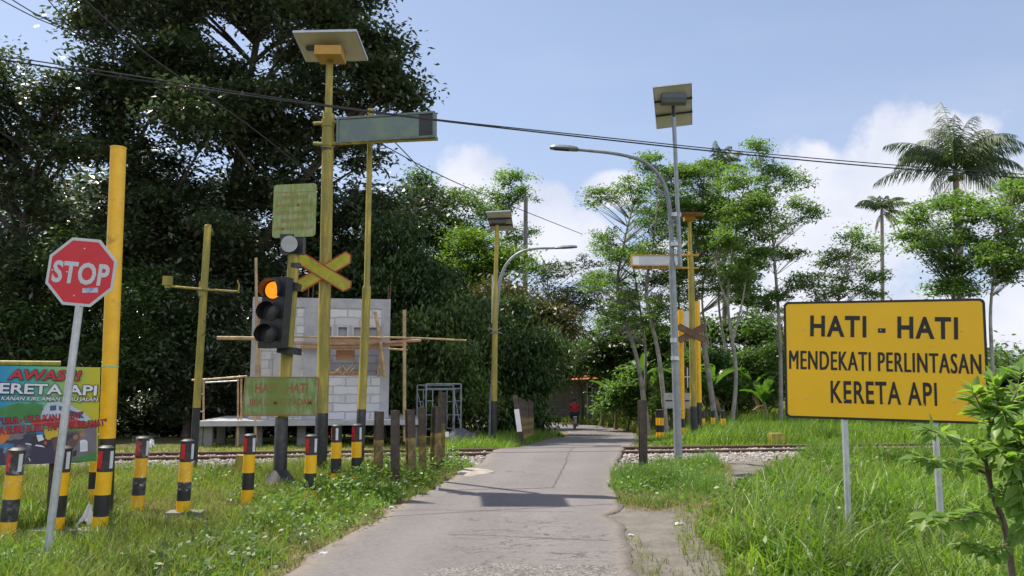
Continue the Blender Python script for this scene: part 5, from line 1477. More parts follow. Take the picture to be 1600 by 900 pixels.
# ------------------------------------------------------------------ traffic light on its post
def signal_post():
    Y = 12.2; b = ground_at(437, Y)
    root = thing('warning_signal', 'black traffic light with lit amber lamp on a post with faded green signs', 'traffic light', b)
    pts = [b - UP * .05, at(440, 652, Y), at(440.5, 651.5, Y), at(448, 560, Y), at(458, 420, Y), at(463, 300, Y)]
    mb = MB(); mb.path(pts, [.098, .094, .09, .088, .086, .08], 18, mis=[1, 1, 0, 0, 0]); mb.build('post', [M['yellow_old'], M['black_paint']], root)
    mb = MB(); mb.path([b - UP * .02, b + UP * .05, b + UP * .22], [.30, .24, .1], 16, 0); mb.build('base_flange', M['black_paint'], root)
    # upper notice
    TL, TR, BL = at(427, 289, Y - .12), at(494, 286, Y - .12), at(426, 372, Y - .12)
    O = (TR + BL) / 2; r = (TR - TL).normalized(); u = Vector((0, 0, 1)); n = r.cross(u).normalized(); w = (TR - TL).length; h = (TL - BL).length
    s1 = mat_faded_sign('algae covered notice', (.33, .39, .20), (.20, .25, .05), cx=5)
    ink1 = mat_faded_sign('faded red notice print', (.2, .2, .1), (.24, .21, .07), (.36, .13, .07), cx=5)
    mb = MB(); mb.prism(rounded(w, h, .05), O, r, u, .012); nt = mb.build('notice_board', s1, root)
    mb = MB(); mb.prism([(-w * .47, .0), (w * .47, .0), (w * .47, .009), (-w * .47, .009)], O + u * h * .34 + n * .002, r, u, .001)
    mb.build('red_rule', ink1, nt)
    for i, (s, ww) in enumerate((('TANDA DI ATAS', .62), ('PADA SAAT MENYALA', .88), ('KERETA API LEWAT', .88), ('BERHENTI', .6), ('UTAMAKAN KERETA API', .9))):
        mb = MB(); put_text(mb, s, O + u * h * (.25 - .145 * i), r, u, w * ww, h * .068, 0, .012, lift=.002, thick=.001); mb.build('lettering', ink1, nt)
    # loudspeaker
    c = at(455, 383, Y - .16)
    mb = MB(); rings = [(.115, -.10), (.125, -.11), (.105, -.085), (.05, 0), (.045, .08)]
    mb.path([c + Vector((0, y, 0)) for _, y in rings], [q for q, _ in rings], 20, caps=False)
    mb.path([c + Vector((0, -.02, 0)), c + Vector((0, -.075, 0)), c + Vector((0, -.085, 0))], [.045, .04, .015], 14)
    mb.build('loudspeaker', plain('grey horn speaker', (.35, .37, .36), .45, var=.1), root)
    mb = MB(); mb.box(at(458, 384, Y - .02), (.34, .16, .26)); mb.box(at(449, 371, Y - .12), (.20, .06, .09)); mb.build('speaker_box', M['dark_rim'], root)
    # signal head
    n = Vector((-.24, -.97, 0)).normalized(); r = Vector((-n.y, n.x, 0)); r = r if r.x > 0 else -r
    c = at(431, 489, Y - .28); u = Vector((.055, 0, 1)).normalized()
    Mx = Matrix((r, -n, u)).transposed()
    mb = MB(); mb.box(c, (.37, .20, 1.03), Mx)
    mb.box(c - n * .12, (.32, .06, .96), Mx)
    hd = mb.build('signal_head', M['dark_rim'], root)
    for i, dz in enumerate((.325, 0, -.325)):
        q = c + u * dz + n * .10 - r * .02
        mb = MB(); mb.path([q - n * .01, q + n * .012, q + n * .022], [.128, .12, .07], 24); mb.build('lens', M['amber'] if i == 0 else M['lens_off'], hd)
        # hood: open below
        vs, fs = [], []; K = 22
        for k in range(K + 1):
            a = math.radians(-38 + 256 * k / K)
            for dd, rr in ((0, .150), (.16 - .10 * max(0, -math.sin(a)), .158)):
                for th in (0, -.008):
                    vs.append(q + (r * math.cos(a) + u * math.sin(a)) * (rr + th) + n * dd)
        for k in range(K):
            a, e = 4 * k, 4 * k + 4
            fs += [(a, a + 2, e + 2, e), (a + 1, e + 1, e + 3, a + 3), (a + 2, a + 3, e + 3, e + 2)]
        mb = MB(); mb.add(vs, fs, 0, True); mb.build('hood', M['dark_rim'], hd)
    for py in (447, 548): mb = MB(); mb.box(at(452, py, Y - .06), (.30, .26, .10), Matrix.Rotation(.1, 3, 'Y')); mb.build('bracket', M['dark_rim'], root)
    mb = MB(); mb.path([at(461, 412, Y), at(461, 419, Y)], .094, 16); mb.build('strap', M['dark_rim'], root)
    # lower caution board
    TL, TR, BL = at(383, 588.5, Y - .14), at(499, 588.5, Y - .14), at(379, 650, Y - .14)
    O = (TR + BL) / 2; r = Vector((1, 0, 0)); u = Vector((.04, 0, 1)).normalized(); n = Vector((0, -1, 0)); w = (TR - TL).length + .015; h = (TL - BL).length
    s2 = mat_faded_sign('algae covered caution board', (.29, .39, .21), (.16, .21, .04), cx=O.x - b.x - .06)
    ink2 = mat_faded_sign('faded red caution print', (.2, .2, .1), (.22, .20, .055), (.36, .07, .05), cx=O.x - b.x - .06)
    mb = MB(); mb.prism(rounded(w, h, .045), O, r, u, .012); bd = mb.build('caution_board', s2, root)
    o_, i_ = rounded(w * .985, h * .975, .04), rounded(w * .96, h * .93, .034)
    vs = [O + r * a + u * c_ + n * .003 for a, c_ in o_ + i_]; k = len(o_)
    mb = MB(); mb.add(vs, [(i, (i + 1) % k, k + (i + 1) % k, k + i) for i in range(k)])
    mb.build('red_border', plain('faded red border', (.42, .035, .045), .6, var=.2, dirt=(.26, .18, .06), damt=.5, dscale=4), bd)
    mb = MB(); put_text(mb, 'HATI - HATI', O + u * h * .21, r, u, w * .70, h * .25, 0, .03, lift=.003, thick=.001); mb.build('lettering', ink2, bd); mb = MB()
    put_text(mb, 'JIKA LAMPU PADAM', O - u * h * .17, r, u, w * .84, h * .23, 0, .03, lift=.003, thick=.001); mb.build('lettering', ink2, bd)
signal_post()

# ------------------------------------------------------------------ cross boards (shared by both masts)
def cross_boards(root, c, L, W, ang, ymat, rmat, yaw=0.0):
    for sg, off in ((1, .02), (-1, .0)):
        a = math.radians(ang) * sg
        r = Vector((math.cos(a) * math.cos(yaw), -math.sin(yaw) * math.cos(a), -math.sin(a))); n = Vector((-math.sin(yaw), -math.cos(yaw), 0)); u = n.cross(r).normalized()
        u = u if u.z > 0 else -u
        if r.cross(u).dot(n) < 0: r = -r
        sh = lambda L_, W_: [(-L_ / 2 + W_ * .34, -W_ / 2), (L_ / 2 - W_ * .34, -W_ / 2), (L_ / 2, W_ * .05), (L_ / 2 - W_ * .2, W_ / 2), (-L_ / 2 + W_ * .2, W_ / 2), (-L_ / 2, -W_ * .05)]
        mb = MB(); mb.prism(sh(L, W), c + n * off, r, u, .012); bd = mb.build('cross_board', rmat, root)
        mb = MB(); mb.prism(sh(L - .05, W - .045), c + n * (off + .003), r, u, .002); mb.build('board_face', ymat, bd)

# ------------------------------------------------------------------ mast with solar panel, display box and cross boards
def solar_slab(root, c4, th, frame, back, struts=0, name='solar_panel'):
    """c4: near-left, near-right, far-right, far-left corners of the underside"""
    a, b, c, d = c4; n = (b - a).cross(d - a).normalized(); n = n if n.z > 0 else -n
    mb = MB(); lo = [p for p in c4]; hi = [p + n * th for p in c4]
    e = lambda p: (p - (a + b + c + d) / 4)
    ctr = (a + b + c + d) / 4
    ins = [ctr + e(p) * .95 + n * th * .35 for p in c4]
    mb.add(lo + hi, [(4, 5, 6, 7)], 0)
    b0 = len(mb.v) - 8
    for f_ in [(0, 1, 5, 4), (1, 2, 6, 5), (2, 3, 7, 6), (3, 0, 4, 7)]: mb.f.append([b0 + i for i in f_]); mb.m.append(1); mb.sm.append(False)
    mb.v += [tuple(q) for q in ins]; q0 = len(mb.v) - 4
    for i in range(4):
        j = (i + 1) % 4; mb.f.append([i, q0 + i, q0 + j, j]); mb.m.append(1); mb.sm.append(False)
        mb.f.append([i, j, q0 + j, q0 + i][::-1]) if False else None
    mb.f = [f for f in mb.f if f]
    pn = mb.build(name, [M['solar_face'], frame], root)
    mb = MB(); mb.add(ins, [(3, 2, 1, 0)], 0); mb.build('backsheet', back, pn)
    if struts:
        mb = MB()
        for k in range(struts):
            t = (k + 1) / (struts + 1); p, q = a.lerp(d, t), b.lerp(c, t); mb.path([p - n * .012, q - n * .012], .02, 4)
        mb.build('struts', M['dark_rim'], pn)
    return pn
def vms(root, TL, TR, h, dep, frame, screen, endm, base_arm, nm='display_box', end_right=True):
    r = (TR - TL).normalized(); u = UP; n = r.cross(u).normalized(); w = (TR - TL).length; O = (TL + TR) / 2 - u * h / 2
    u = n.cross(r).normalized(); u = u if u.z > 0 else -u
    mb = MB(); f = .035
    Mx = Matrix((r, -n, u)).transposed()
    mb.box(O - n * dep / 2, (w - .004, dep, h - .004), Mx)
    for sy in (-1, 1): mb.box(O + u * sy * (h / 2 - f / 2) + n * .012, (w, .03, f), Mx)
    for sx in (-1, 1): mb.box(O + r * sx * (w / 2 - f / 2) + n * .0115, (f, .029, h - 2 * f), Mx)
    bx = mb.build(nm, frame, root)
    sx = 1 if end_right else -1; ew = .2 * w * .7
    mb = MB(); mb.prism([(-w / 2 + f + (0 if end_right else ew), -h / 2 + f), (w / 2 - f - (ew if end_right else 0), -h / 2 + f), (w / 2 - f - (ew if end_right else 0), h / 2 - f), (-w / 2 + f + (0 if end_right else ew), h / 2 - f)], O + n * .006, r, u, .004); mb.build('screen', screen, bx)
    x0, x1 = (w / 2 - f - ew, w / 2 - f) if end_right else (-w / 2 + f, -w / 2 + f + ew)
    mb = MB(); mb.prism([(x0, -h / 2 + f), (x1, -h / 2 + f), (x1, h / 2 - f), (x0, h / 2 - f)], O + n * .007, r, u, .003); mb.build('end_panel', endm, bx)
    return bx
t_ = NT('dull display glass'); M['screen'] = t_.done(t_.pbr(t_.mix(t_.ramp(t_.noise(2, 4), .4, .65), (.10, .15, .14), (.16, .22, .12)), .22, 0, None, .6))
M['screen_pale'] = plain('pale display glass', (.50, .52, .54), .4, var=.06)
M['dark_green_frame'] = plain('dull grey-green frame', (.13, .17, .16), .5, var=.15, dirt=(.28, .22, .06), damt=.2)
def main_mast():
    Y = 13.3; b = ground_at(500, Y)
    root = thing('warning_mast', 'tall weathered yellow mast carrying a solar panel, a long display box and a yellow crossbuck', 'mast', b)
    pts = [b - UP * .05, at(503, 646, Y), at(503.2, 645.5, Y), at(509, 400, Y), at(513, 190, Y), at(513.3, 178, Y), at(513.4, 177, Y), at(515, 92, Y)]
    mb = MB(); mb.path(pts, [.105, .1, .098, .096, .094, .094, .062, .058], 18, mis=[1, 1, 0, 0, 0, 0, 0]); mb.build('pole', [M['yellow_old'], M['black_paint']], root)
    mb = MB(); mb.path([b - UP * .02, b + UP * .04, b + UP * .04, b + UP * .1], [.22, .22, .13, .11], 14, sm=False); mb.build('base_flange', M['black_paint'], root)
    nl, nr = at(457, 51, 12.85), at(557, 49, 12.85)
    fl, fr_ = at(478, 97, 13.60), at(575, 95, 13.60)
    pn = solar_slab(root, [nl, nr, fr_, fl], .045, M['alu'], M['solar_back'])
    pz = (nl + nr + fr_ + fl) / 4
    top = at(515, 92, Y)
    mb = MB(); hh = pz.z - .02 - top.z; mb.box((top.x + .03, Y - .08, top.z + hh / 2 - .04), (.44, .44, hh)); mb.build('battery_box', M['orange_box'], root)
    mb = MB(); jb = nl.lerp(fr_, .5) + (nl - nr) * .33; mb.box(jb - UP * .02, (.14, .1, .04)); mb.build('junction_box', M['dark_rim'], pn)
    # display box
    bx = vms(root, at(527, 184, 13.22), at(680, 174, 12.95), .44, .13, M['dark_green_frame'], M['screen'], M['dark_rim'], None)
    for y0, y1, x1 in ((226, 217, 684), (193, 190, 530)):
        mb = MB(); mb.path([at(490, y0 if y0 < 200 else 224, 13.3), at(503, y0 - .8, 13.27), at(x1, y1, 13.0 if x1 > 600 else 13.25)], .032, 8); mb.build('support_arm', M['yellow_old'], root)
    for py in (193, 223): mb = MB(); mb.path([at(512.5, py + 6, Y), at(512.8, py - 6, Y)], .108, 16); mb.build('clamp', M['yellow_old'], root)
    mb = MB(); mb.path([at(511.5, 236, Y), at(511.6, 232, Y)], .1, 16); mb.build('strap', M['dark_rim'], root)
    cross_boards(root, at(505, 425, Y - .125), 1.06, .215, 31, plain('mossy yellow board', (.50, .42, .03), .6, var=.2, scale=5, dirt=(.26, .28, .03), damt=.6, dscale=3), plain('faded red edge', (.38, .06, .03), .55, var=.2))
main_mast()

def thin_pole():
    Y = 13.5; b = ground_at(560, Y)
    root = thing('sensor_pole', 'thin tall yellow pole, narrower above a joint, right of the solar sign mast', 'pole', b)
    mb = MB(); mb.path([b - UP * .05, at(565, 640, Y), at(565.1, 639.5, Y), at(573, 452, Y), at(573.1, 449, Y), at(573.3, 445, Y), at(579, 172, Y)], [.078, .075, .073, .072, .072, .05, .044], 16, mis=[1, 1, 0, 0, 0, 0]); mb.build('pole', [M['yellow_old'], M['black_paint']], root)
    mb = MB(); mb.path([at(579, 178, Y), at(579, 170, Y)], [.055, .045], 12); mb.build('cap', M['yellow_old'], root)
thin_pole()

# ------------------------------------------------------------------ old rails set up as posts
def rail_post(label, px0, Y, px1, ytop, yaw, plate=False, yellow=True, sc=1.05, group='old rails planted as posts beside the road'):
    b = ground_at(px0, Y); top = at(px1, ytop, Y); root = thing('rail_post', label, 'rail post', b, group)
    prof = rail_profile(); k = len(prof); ca, sa = math.cos(yaw), math.sin(yaw)
    ring = lambda p: [p + Vector((ca * (a * sc) - sa * (c - .075) * sc, sa * (a * sc) + ca * (c - .075) * sc, 0)) for a, c in prof]
    zs = [(-.05, 1), (.22, 1), (.62 if yellow else .02, 0), (1.0, 0)]
    mb = MB(); cuts = [b - UP * .05, b.lerp(top, .12), b.lerp(top, .60), top]; mi = [0, 1 if yellow else 0, 0]
    for c in cuts: mb.v += [tuple(q) for q in ring(c)]
    for i in range(3):
        for j in range(k):
            j2 = (j + 1) % k; mb.f.append([i * k + j, i * k + j2, (i + 1) * k + j2, (i + 1) * k + j]); mb.m.append(mi[i]); mb.sm.append(False)
    mb.f.append([3 * k + j for j in range(k)]); mb.m.append(0); mb.sm.append(False)
    mb.build('rail', [M['rail_post'], M['rail_post_yellow']], root)
    if plate:
        a = b.lerp(top, .28); c = b.lerp(top, .72); mid = (a + c) / 2 + Vector((.0, -.11, 0))
        mb = MB(); mb.box(mid, (.12, .008, (c - a).length), Matrix.Rotation(math.atan2((top - b).x, (top - b).z), 3, 'Y')); mb.build('white_plate', M['white_paint'], root)
rail_post('leftmost rail post of the row left of the road, nearest the thin tall yellow pole', 589, 12.3, 591, 643, .5)
rail_post('dark rail post standing furthest forward in the row left of the road', 617, 11.6, 617, 641, .2, yellow=False)
rail_post('third rail post from the left in the row left of the road', 641, 12.6, 639, 640, .6)
rail_post('dull rail post just left of the tallest pair, left of the road', 660, 13.1, 659, 636, .15)
rail_post('shorter rail post leaning against the tallest one left of the road', 678, 13.6, 681, 635, .8)
rail_post('tallest rail post of the row left of the road', 687, 14.0, 690, 613, .3)
rail_post('lone dark rail post in the weedy tuft right of the road', 1004, 13.8, 1002, 625, .25, yellow=False)
rail_post('leaning rail post with a white plate beyond the track', 815, 20.2, 804, 617, .15, plate=True, yellow=False)
for i, (px0, px1, y1) in enumerate(((818, 812, 623), (822, 817, 624), (825, 822, 625), (829, 827, 626), (832, 831, 626))):
    rail_post(['first', 'second', 'third', 'fourth', 'last'][i] + ' of the yellow footed rail posts behind the post with a white plate', px0, 21.0 + .65 * i, px1, y1 + (i * 37 % 5) - 2, .2, sc=.62)

# ------------------------------------------------------------------ small trackside markers
def stump(label, px, Y, w, h, d=.25, white=0.0, name='marker_stone', rot=.15):
    b = ground_at(px, Y); root = thing(name, label, 'marker', b, 'small painted markers beside the track')
    bm = bmesh.new(); bmesh.ops.create_cube(bm, size=1)
    for v in bm.verts:
        tpf = 1.0 if v.co.z < 0 else .93
        v.co = Vector((v.co.x * w * tpf, v.co.y * d * tpf, (v.co.z + .5) * h * 1.0))
    bmesh.ops.bevel(bm, geom=bm.edges[:], offset=.012, segments=2, affect='EDGES')
    me = bpy.data.meshes.new('block'); bm.to_mesh(me); bm.free(); me.materials.append(M['yellow_old'] if not white else M['yellow_old'])
    o = bpy.data.objects.new('block', me); COL.objects.link(o); o.parent = root; o.rotation_euler = (0, 0, rot)
    if white:
        mb = MB(); mb.box((0, 0, h * .87), (w * 1.0, d * 1.0, h * .32), Matrix.Rotation(rot, 3, 'Z')); me = mb.mesh('white_top'); me.materials.append(M['white_paint'])
        q = bpy.data.objects.new('white_top', me); COL.objects.link(q); q.parent = root
stump('yellow painted concrete block in the grass by the left end of the rails', 382, 13.4, .27, .30, .3)
stump('ochre block in the grass beyond the track on the right', 1213, 20.3, .34, .30, .3)
stump('small post with white top and yellow foot beside the dark sand heap', 697, 19.4, .11, .36, .11, white=1)

# ------------------------------------------------------------------ sand heap
def heap():
    c = ground_at(718, 20.6); n = 40; rings = 8; vs = [c + UP * .40]; fs = []
    for i in range(1, rings + 1):
        t = i / rings
        for k in range(n):
            a = 2 * math.pi * k / n; rr = t * (1 + .12 * math.sin(2 * a + 1) + .05 * math.sin(5 * a))
            h = .40 * (1 - t ** 1.5) * (1 + .1 * math.sin(3 * a)) - .03 * t
            vs.append(c + Vector((math.cos(a) * .62 * rr, math.sin(a) * .7 * rr, h + random.uniform(-.008, .008))))
    for k in range(n):
        k2 = (k + 1) % n; fs.append((0, 1 + k, 1 + k2))
        for i in range(rings - 1):
            a = 1 + i * n; fs.append((a + k, a + n + k, a + n + k2, a + k2))
    mb = MB(); mb.add(vs, fs, 0, True)
    tag(mb.build('sand_heap', M['sand'], None, c), 'heap of dark grey sand beside the steel scaffold frame', 'sand heap')
heap()

# ------------------------------------------------------------------ unfinished block house
def house():
    Yf, Yw, Yb = 19.8, 20.6, 23.4
    b = ground_at(500, Yw)
    root = thing('unfinished_house', 'unfinished pale block house on a raised concrete platform behind the railway', 'house under construction', b)
    X = lambda px, Y=Yw: (px - 800) / FPX * Y * .9945
    Zp = Z_at(500, 657, Yf)
    Zt, Zb = Z_at(500, 466, Yw), Z_at(500, 481, Yw)
    def slab(mb, x0, x1, y0, y1, z0, z1, mi=0): mb.box(((x0 + x1) / 2, (y0 + y1) / 2, (z0 + z1) / 2), (x1 - x0, y1 - y0, z1 - z0), None, mi)
    xl, xr = X(395), X(607)
    # platform and stilts
    mb = MB(); slab(mb, X(311, Yf), X(652, Yf), Yf, Yb + .3, Zp - .12, Zp); mb.build('platform', M['screed'], root)
    g = G(X(400), Yf) - .1
    for px, Yq in ((316, 20.0), (330, 20.0), (362, 21.2), (378, 20.1), (405, 20.2), (470, 20.2), (560, 20.2), (640, 20.0), (410, 23), (520, 23), (620, 23)):
        x = X(px, Yq); mb = MB(); slab(mb, x - .1, x + .1, Yq, Yq + .2, g, Zp - .122); mb.build('stilt', M['concrete_dark'], root)
    # frame
    for nm, a, c in (('c', xl, xl + .22), ('c', X(474), X(497)), ('c', xr - .22, xr)):
        mb = MB(); slab(mb, a, c, Yw - .012, Yw + .2, Zp + .002, Zb); mb.build('column', M['screed'], root)
    mb = MB(); slab(mb, xl - .004, xr + .004, Yw - .016, Yw + .21, Zb, Zt); mb.build('ring_beam', M['screed'], root)
    for x in (xl, xr - .15):
        mb = MB(); slab(mb, x + .002, x + .148, Yw + .21, Yb, Zp + .002, Zt - .004); mb.build('side_wall', M['block'], root)
    mb = MB(); slab(mb, xl + .15, xr - .15, Yb - .15, Yb - .002, Zp + .002, Zt - .3); mb.build('back_wall', M['block'], root)
    # left bay: full wall with a plain door sheet; right bay: sill wall, opening, lintel wall
    L0, L1, R0, R1 = xl + .22, X(474), X(497), xr - .22
    zs, zo, zv = Z_at(500, 587, Yw), Z_at(500, 545, Yw), Z_at(500, 528, Yw)
    zv2 = Z_at(500, 508, Yw)
    mb = MB(); slab(mb, L0 + .001, L1 - .001, Yw + .01, Yw + .15, Zp + .002, Zb - .001); mb.build('front_wall', M['block'], root)
    mb = MB(); slab(mb, L0 + .28, L0 + .30, Yw - .03, Yw + .0, Zp + .05, zo - .1); slab(mb, L0 + .32, L1 - .05, Yw - .008, Yw + .008, Zp + .05, zo - .12); mb.build('door_sheet', plain('grey cement board', (.40, .38, .37), .8, var=.12, scale=2), root)
    mb = MB(); slab(mb, R0 + .001, R1 - .001, Yw + .0, Yw + .15, Zp + .002, zs); mb.build('sill_wall', M['block'], root)
    mb = MB(); slab(mb, R0 + .001, R1 - .001, Yw + .0, Yw + .15, zv2, Zb - .001); mb.build('upper_wall', M['block'], root)
    mb = MB(); slab(mb, R0 + .001, R1 - .001, Yw + .02, Yw + .15, zo, zv); mb.build('lintel', M['ply'], root)
    # vent blocks row
    nv = 4; seg = (R1 - R0) / nv
    for k in range(nv):
        x0 = R0 + seg * k + .04; x1 = x0 + seg - .08; mb = MB()
        f = .045
        slab(mb, x0, x1, Yw - .004, Yw + .12, zv, zv + f); slab(mb, x0, x1, Yw - .004, Yw + .12, zv2 - f, zv2 - .001)
        slab(mb, x0, x0 + f, Yw - .004, Yw + .12, zv + f, zv2 - f); slab(mb, x1 - f, x1, Yw - .004, Yw + .12, zv + f, zv2 - f)
        mb.build('vent_block', plain('white vent block', (.46, .46, .47), .9, var=.08), root)
    mb = MB()
    for k in range(nv + 1):
        x = R0 + seg * k; slab(mb, max(R0 + .001, x - .039), min(R1 - .001, x + .039), Yw + .004, Yw + .13, zv + .001, zv2 - .001)
    slab(mb, R0 + .02, R1 - .02, Yw + .10, Yw + .118, zv + .01, zv2 - .01)
    mb.build('vent_wall', M['screed'], root)
    # opening: hanging ply, boards and ledger
    mb = MB(); slab(mb, X(523), X(552), Yw + .3, Yw + .32, Z_at(500, 562, Yw), zo - .01); mb.build('ply_sheet', M['ply'], root)
    for q_ in ((X(512), X(563), Yw + .5, Yw + .56, Z_at(500, 586, Yw), Z_at(500, 579, Yw)), (X(563), X(566), Yw + .45, Yw + .5, zs, zo), (X(511), X(514), Yw + .35, Yw + .4, zs, zo)):
        mb = MB(); slab(mb, *q_); mb.build('prop', M['timber'], root)
    mb = MB()
    for k in range(9):
        a = Vector((X(520) + random.uniform(-.1, .45), Yw + .25, zs + random.uniform(.02, .1))); mb.path([a, a + Vector((random.uniform(-.3, .3), 0, random.uniform(.05, .3)))], .02, 5)
    mb.build('offcuts', M['bamboo'], root)
    # starter bars
    for px in (478, 485, 603, 606):
        mb = MB(); x = X(px); mb.path([Vector((x, Yw + .1, Zt - .05)), Vector((x + .01, Yw + .1, Zt + .38))], .010, 5); mb.build('rebar', M['rust'], root)
    # scaffold poles lashed against the front, each its own thing
    def bam(label, pts, r, name='bamboo_pole', mt='bamboo'):
        P = [at(*q) for q in pts]; mb = MB(); mb.path(arc_pts(P, 4) if len(P) > 2 else P, r, 8)
        o = mb.build(name, M[mt], None, P[0]); tag(o, label, 'scaffold pole', 'bamboo scaffold poles against the unfinished house'); return o
    bam('upright bamboo pole at the left corner of the block house', [(400, 656, 19.9), (401, 530, 19.95), (400, 403, 19.95)], .035)
    bam('second upright bamboo pole at the left corner, a little shorter and right of it', [(406, 657, 19.95), (406, 560, 20.0), (405, 470, 20.0)], .03)
    bam('upright bamboo pole standing clear to the right of the block house', [(632, 690, 20.3), (632, 580, 20.3), (632, 484, 20.3)], .042)
    bam('long thin horizontal bamboo pole reaching far out to the right of the block house', [(400, 526, 20.02), (560, 527, 20.22), (640, 528, 20.22), (729, 532, 20.22)], .024)
    bam('left horizontal bamboo pole sticking out beyond the left corner of the block house', [(339, 528, 19.8), (420, 529, 20.0)], .045)
    bam('horizontal timber across the front just above the window opening', [(445, 536, 20.2), (560, 537, 20.4), (658, 532, 20.6)], .038, mt='timber')
    bam('thick horizontal timber below the others, over the window opening', [(470, 543, 20.3), (636, 538, 20.6)], .042, mt='timber')
    bam('short horizontal bamboo tying the free standing upright to the house', [(606, 545, 20.3), (637, 547, 20.28)], .025)
    bam('leaning bamboo pole at the right end of the window opening', [(602, 590, 20.4), (594, 530, 20.35), (586, 487, 20.3)], .042)
    bam('bundle pole standing in the right corner of the window opening', [(596, 588, 20.5), (594, 540, 20.5)], .04)
    bam('thin bundle pole leaning in the right corner of the window opening', [(590, 588, 20.52), (598, 545, 20.5)], .03)
    bam('front bamboo upright standing between platform and caution sign', [(400, 690, 19.6), (398, 640, 19.6), (397, 590, 19.6)], .03)
house()
bpy.data.objects['unfinished_house'].rotation_euler = (0, 0, math.atan(TS))
def railing():
    Y = 19.7; b = ground_at(320, Y)
    root = thing('bamboo_railing', 'thin bamboo railing on the left end of the concrete platform', 'railing', Vector((at(320, 657, Y).x, Y, Z_at(320, 657, 19.8))))
    mb = MB(); mb.path([at(300, 594, Y), at(330, 592.5, Y), at(386, 588, Y)], .026, 7); mb.build('top_rail', M['bamboo'], root)
    mb = MB(); mb.path([at(318, 598, Y + .02), at(372, 595, Y + .02)], .018, 7); mb.path([at(312, 616, Y), at(319, 616, Y)], .018, 6); mb.path([at(310, 643, Y), at(319, 643, Y)], .018, 6); mb.build('lower_rail', M['galv'], root)
    for px, y0 in ((318, 655), (372, 655), (377, 655)):
        mb = MB(); mb.path([at(px, 656, Y + .12), at(px, 592, Y + .02)], .024, 7); mb.build('post', M['bamboo'], root)
    mb = MB(); mb.path([at(371, 702, Y - .1), at(372, 660, Y - .1)], .028, 7); mb.build('prop', M['bamboo'], root)
railing()

def scaffold():
    Y = 22.0; g = ground_at(686, Y)
    root = thing('scaffold_frame', 'grey steel scaffold frame standing behind the sand heap', 'scaffold', g)
    zt = lambda py, yy: Z_at(686, py, yy)
    def frame(x0, x1, yy, pt):
        mb = MB(); z1 = zt(pt, yy); z0 = G(g.x, yy); r = .02
        for a, c in ((x0, .0), (x1, .0)): mb.path([Vector((a, yy, z0)), Vector((a, yy, z1))], r, 7)
        mb.path([Vector((x0, yy, z1)), Vector((x1, yy, z1))], r, 7); mb.path([Vector((x0, yy, z1 - .12)), Vector((x1, yy, z1 - .12))], r * .8, 7)
        w = .17
        for a, s in ((x0, 1), (x1, -1)):
            mb.path([Vector((a + s * w, yy, z0 + .35)), Vector((a + s * w, yy, z1 - .12))], r * .75, 6)
            for k in range(3): mb.path([Vector((a, yy, z0 + .35 + k * .36)), Vector((a + s * w, yy, z0 + .35 + k * .36))], r * .7, 6)
        mb.build('end_frame', M['grey_paint'], root)
    xf0, xf1 = (667 - 800) / FPX * 21.5, (721 - 800) / FPX * 21.5
    xb0, xb1 = (653 - 800) / FPX * 22.6, (709 - 800) / FPX * 22.6
    frame(xf0, xf1, 21.5, 600); frame(xb0, xb1, 22.6, 602)
    for x0, x1 in ((xf0, xb0), (xf1, xb1)):
        mb = MB(); z0 = G(g.x, Y); mb.path([Vector((x0, 21.5, z0 + 1.35)), Vector((x1, 22.6, z0 + .4))], .014, 6); mb.path([Vector((x0, 21.5, z0 + .4)), Vector((x1, 22.6, z0 + 1.35))], .014, 6); mb.build('cross_brace', M['grey_paint'], root)
scaffold()

# ------------------------------------------------------------------ lamps
def tilted_panel(root, quad, Yn, Yf, frame, back, struts, th=.04):
    a, b, c, d = quad
    return solar_slab(root, [at(*a, Yn), at(*b, Yn), at(*c, Yf), at(*d, Yf)], th, frame, back, struts)
def luminaire(root, c, tip, w, th, nm='lamp_head'):
    d = (tip - c); L = d.length; d.normalize(); s = Vector((0, 1, 0)); u = s.cross(d); u = u if u.z > 0 else -u
    prof = [(0, .3), (.08, .75), (.35, 1), (.8, .95), (.95, .7), (1, .3)]
    vs, fs = [], []
    for t, k in prof:
        p = c + d * L * t
        vs += [p - s * w * k / 2, p - s * w * k * .35 + u * th * k, p + s * w * k * .35 + u * th * k, p + s * w * k / 2, p + s * w * k * .3 - u * th * .35, p - s * w * k * .3 - u * th * .35]
    for i in range(len(prof) - 1):
        for k in range(6):
            k2 = (k + 1) % 6; fs.append((6 * i + k, 6 * i + k2, 6 * i + 6 + k2, 6 * i + 6 + k))
    fs += [tuple(range(5, -1, -1)), tuple(6 * (len(prof) - 1) + k for k in range(6))]
    mb = MB(); mb.add(vs, fs, 0, True); h = mb.build(nm, M['grey_paint'], root)
    mb = MB(); q = c + d * L * .6 - u * th * .36; mb.box(q, (L * .5, w * .45, .012), Matrix((d, s, u)).transposed()); mb.build('lamp_glass', M['lens_off'], h)
